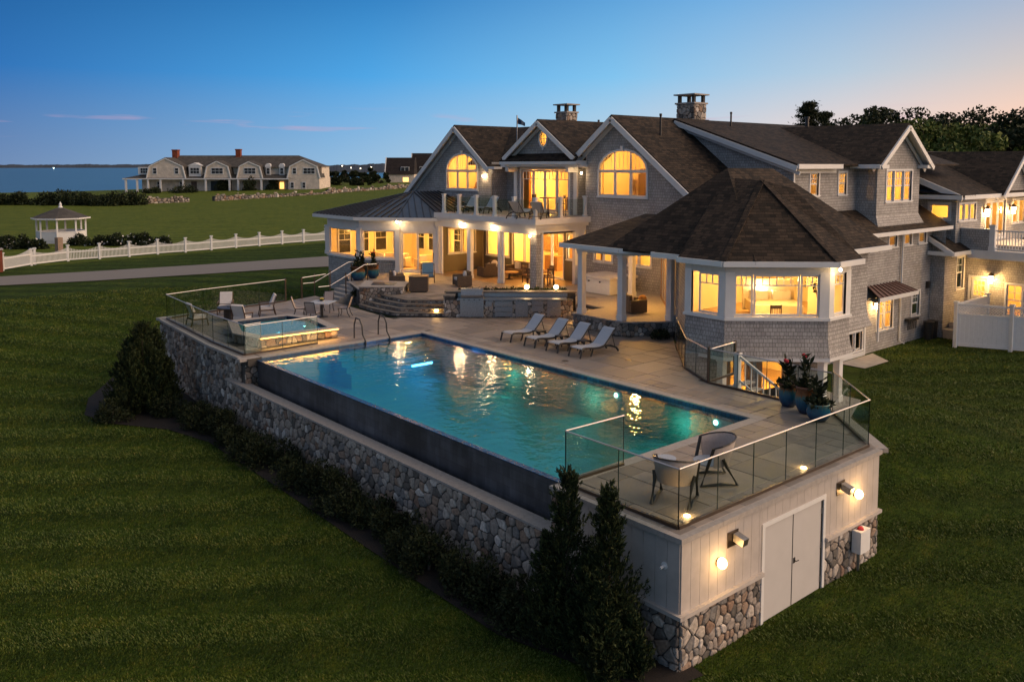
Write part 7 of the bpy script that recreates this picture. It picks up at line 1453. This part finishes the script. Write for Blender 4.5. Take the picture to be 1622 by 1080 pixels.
darkhouse('dark roofed far house with one orange lit window', 612, 656, 296, 250, 290, [(.52, .82, .5, .68, .6)], (.6, .8, .17, .32)); darkhouse('taller dark far house partly behind the left gable', 653, 700, 296, 243, 320, [(.25, .42, .5, .6, .6)])
# ------------------------------------------------------------ trees
def tree(label, u, vt, dist, wd, seed, mat='treeleaf', n=9000, ll=.5, group=None, lean=0, zb=None, lumps=26):
    rng = np.random.default_rng(seed); ztop = CAM.z-(vt-8-262)/1357*dist; d = _f*1357+_r*(u-811)+_u*(372-300); d.z = 0; d = d/1357*dist; x, y = CAM.x+d.x, CAM.y+d.y; z = ground(x, y) if zb is None else zb; h = ztop-z; t = thing('tree', label, 'tree', (x, y, z), group)
    r_ = wd/2/1357*dist; trunk(t, [(x, y, z-.3), (x+lean, y, z+h*.35), (x+lean*1.5, y, z+h*.8)], .025*h, .008*h)
    lc = unit(rng.normal(size=(lumps, 3)))*rng.uniform(.35, 1, (lumps, 1)); lc[:, 2] = lc[:, 2]*.42*h; lc[:, :2] *= r_; lc += np.array([x+lean*1.5, y, z+h*.56]); lr = rng.uniform(.16, .30, lumps)*min(r_, h*.35)*1.25; top = z+h-lr; lc[:, 2] = np.minimum(lc[:, 2], top)
    for k in range(0, lumps, 3): trunk(t, [(x+lean, y, z+h*.35), tuple((np.array([x+lean, y, z+h*.5])+lc[k])/2), tuple(lc[k])], .008*h, .002*h, 'limb')
    i = rng.integers(0, lumps, n); g = unit(rng.normal(size=(n, 3))); g[:, 2] *= .7; p = lc[i]+g*(lr[i]*rng.uniform(.25, 1, n)**.5*1.15)[:, None]; l = ll*rng.uniform(.5, 1.4, n); quads('crown', leaves(p, unit(rng.normal(size=(n, 3))), l, l*.6, rng), mat, t); return t
TL = ['leafy tree showing leftmost over the right dormer roof', 'broad leafy tree rising behind the right dormer roof', 'tall open topped tree standing highest behind the house', 'mid green tree left of the tallest tree behind the house', 'low bright green tree just above the right wing roof', 'second low green tree above the right wing roof', 'dark tall tree cut by the right edge', 'dark tree between the tallest tree and the right edge', 'dark low tree at the left end of the tree line', 'pale green bush tree beside the far chimney', 'dark tree behind the right wing gable', 'dark leafy tree low at the right edge']
for k, (u, vt, ds, wd, mt) in enumerate(((1365, 186, 98, 70, 'treeleaf'), (1420, 172, 95, 120, 'darkleaf'), (1520, 158, 100, 110, 'darkleaf'), (1470, 178, 92, 100, 'treeleaf'), (1500, 196, 82, 90, 'treeleaf'), (1560, 200, 80, 100, 'treeleaf'), (1632, 165, 78, 90, 'darkleaf'), (1580, 188, 95, 80, 'darkleaf'), (1370, 184, 105, 90, 'darkleaf'), (1540, 212, 72, 90, 'treeleaf'), (1590, 205, 74, 90, 'darkleaf'), (1625, 225, 70, 80, 'treeleaf'))): tree(TL[k], u, vt, ds, wd*1.5, 300+k, mt, 17000, .42, lumps=44)
def pine(label, u, vt, dist, wd, seed):
    rng = np.random.default_rng(seed); ztop = CAM.z-(vt-262)/1357*dist; d = _f*1357+_r*(u-811); d.z = 0; d = d/1357*dist; x, y = CAM.x+d.x, CAM.y+d.y; z = ground(x, y); h = ztop-z; t = thing('pine_tree', label, 'pine tree', (x, y, z)); trunk(t, [(x, y, z), (x, y, ztop)], .3, .04); r_ = wd/2/1357*dist; vs = []
    for k in range(70): tt = 1-.55*rng.random()**1.3; a = rng.uniform(0, 6.28); q = (.15+2.1*(1-tt)**.8)*r_*rng.uniform(.5, 1.1); e = Vector((x+q*math.cos(a), y+q*math.sin(a), z+h*tt+q*.12)); trunk(t, [(x, y, z+h*tt), tuple(e)], .07, .02, 'limb'); n = 260; s = rng.uniform(.3, 1.1, n); p = np.array([x, y, z+h*tt])+np.outer(s, np.array(e)-np.array([x, y, z+h*tt]))+rng.normal(size=(n, 3))*np.array([.32, .32, .14]); l = .35*rng.uniform(.6, 1.3, n); vs.append(leaves(p, unit(rng.normal(size=(n, 3))), l, l*.3, rng))
    quads('crown', np.concatenate(vs), 'darkleaf', t)
pine('dark spiky pine above the long roof ridge', 1276, 166, 110, 62, 400); pine('dark flat topped pine right of the spiky one', 1302, 181, 115, 50, 401)
hedge_trees = [(525, 274, 300), (548, 272, 320), (566, 276, 290), (585, 273, 300), (600, 276, 280), (540, 283, 260), (575, 285, 255)]
for k, (u, vt, ds) in enumerate(hedge_trees): tree(['dark tree beside the right end of the far house', 'second dark tree right of the far house', 'dark tree in the middle of the thicket behind the field wall', 'dark tree left of the dark roofed house in the thicket', 'dark tree touching the dark roofed far house', 'low dark tree at the front left of the thicket', 'low dark tree at the front right of the thicket'][k], u, vt, ds, 46, 330+k, 'darkleaf', 2500, .9, 'dark trees between the far houses', zb=-.5, lumps=12)
# far shores
def ridge(name, label, az0, az1, dist, hfun, mat, n=320):
    m = MB(); v = []
    for i in range(n+1):
        a = az0+(az1-az0)*i/n; c, s = math.cos(a), math.sin(a); h = hfun(i/n)
        for r_, z in ((dist-60, -9), (dist, -6.5+h), (dist+260, -6.5+h*.9), (dist+700, -9)): v.append((CAM.x+c*r_, CAM.y+s*r_, z))
    m.v = v; m.f = [(i*4+k+1, i*4+k, (i+1)*4+k, (i+1)*4+k+1) for i in range(n) for k in range(3)]; tag(m.build(name, M[mat], uv=False), label, 'hills', kind='structure')
rn2 = np.random.default_rng(3); nz = [np.convolve(rn2.random(400), np.ones(k_)/k_, 'same') for k_ in (5, 17, 45)]
azp = lambda u: YAW-math.atan((u-811)/1357)
hf = lambda t: max(0, 4+16*(nz[2][int(t*380)]-.3)+6*(nz[1][int(t*380)]-.5))*min(1, t*8)
ridge('hills', 'low dark wooded shore across the harbour right of the far house', azp(470), azp(760), 1700, lambda t: hf(t)+6+6*t, 'hill'); ridge('hills', 'thin blue line of land on the sea horizon at the left', azp(-300), azp(260), 5200, lambda t: 14+22*(nz[1][int(t*380)]-.3), 'hill')
for k, (u, v, ds) in enumerate(((85, 266.5, 2600), (542, 263, 1640), (556, 266, 1640), (571, 267, 1640), (588, 265, 1640))):
    c = CAM+(_f*1357+_r*(u-811)+_u*(372-v))/1357*ds; m = MB(); m.sphere(tuple(c), ds*.0007, 8, 5); tag(m.build('shore_light', emis('shore_glow%d' % k, (1, .85, .6) if k else (.6, .95, 1), 3)), ['pale bluish beacon light on the sea horizon', 'leftmost tiny light on the far wooded shore', 'second tiny light from the left on the far wooded shore', 'third tiny light from the left on the far wooded shore', 'rightmost tiny light on the far wooded shore'][k], 'light')
# flag above the roof
fl = thing('flag', 'dark blue flag on a short pole above the roof', 'flag', (30, 39, 9)); c = CAM+(_f*1357+_r*(819-811)+_u*(372-183))/1357*55; m = MB(); m.tube([(c.x, c.y, c.z-3), (c.x, c.y, c.z)], .04); m.build('pole', M['steel'], fl); q = _r*.55
m = MB(); vs = []
for i in range(7): s = i/6; o = .06*math.sin(s*9); b0 = c+_r*(.02+.5*s)+Vector((0, 0, -.12-.35*s))+_f*o; vs += [tuple(b0), tuple(b0+Vector((0, 0, -.42+.2*s)))]
m.mesh(vs, [(2*i, 2*i+1, 2*i+3, 2*i+2) for i in range(6)]); m.build('cloth', M['flag'], fl)
for o in bpy.data.objects:
    if '_local' in o: del o['_local']
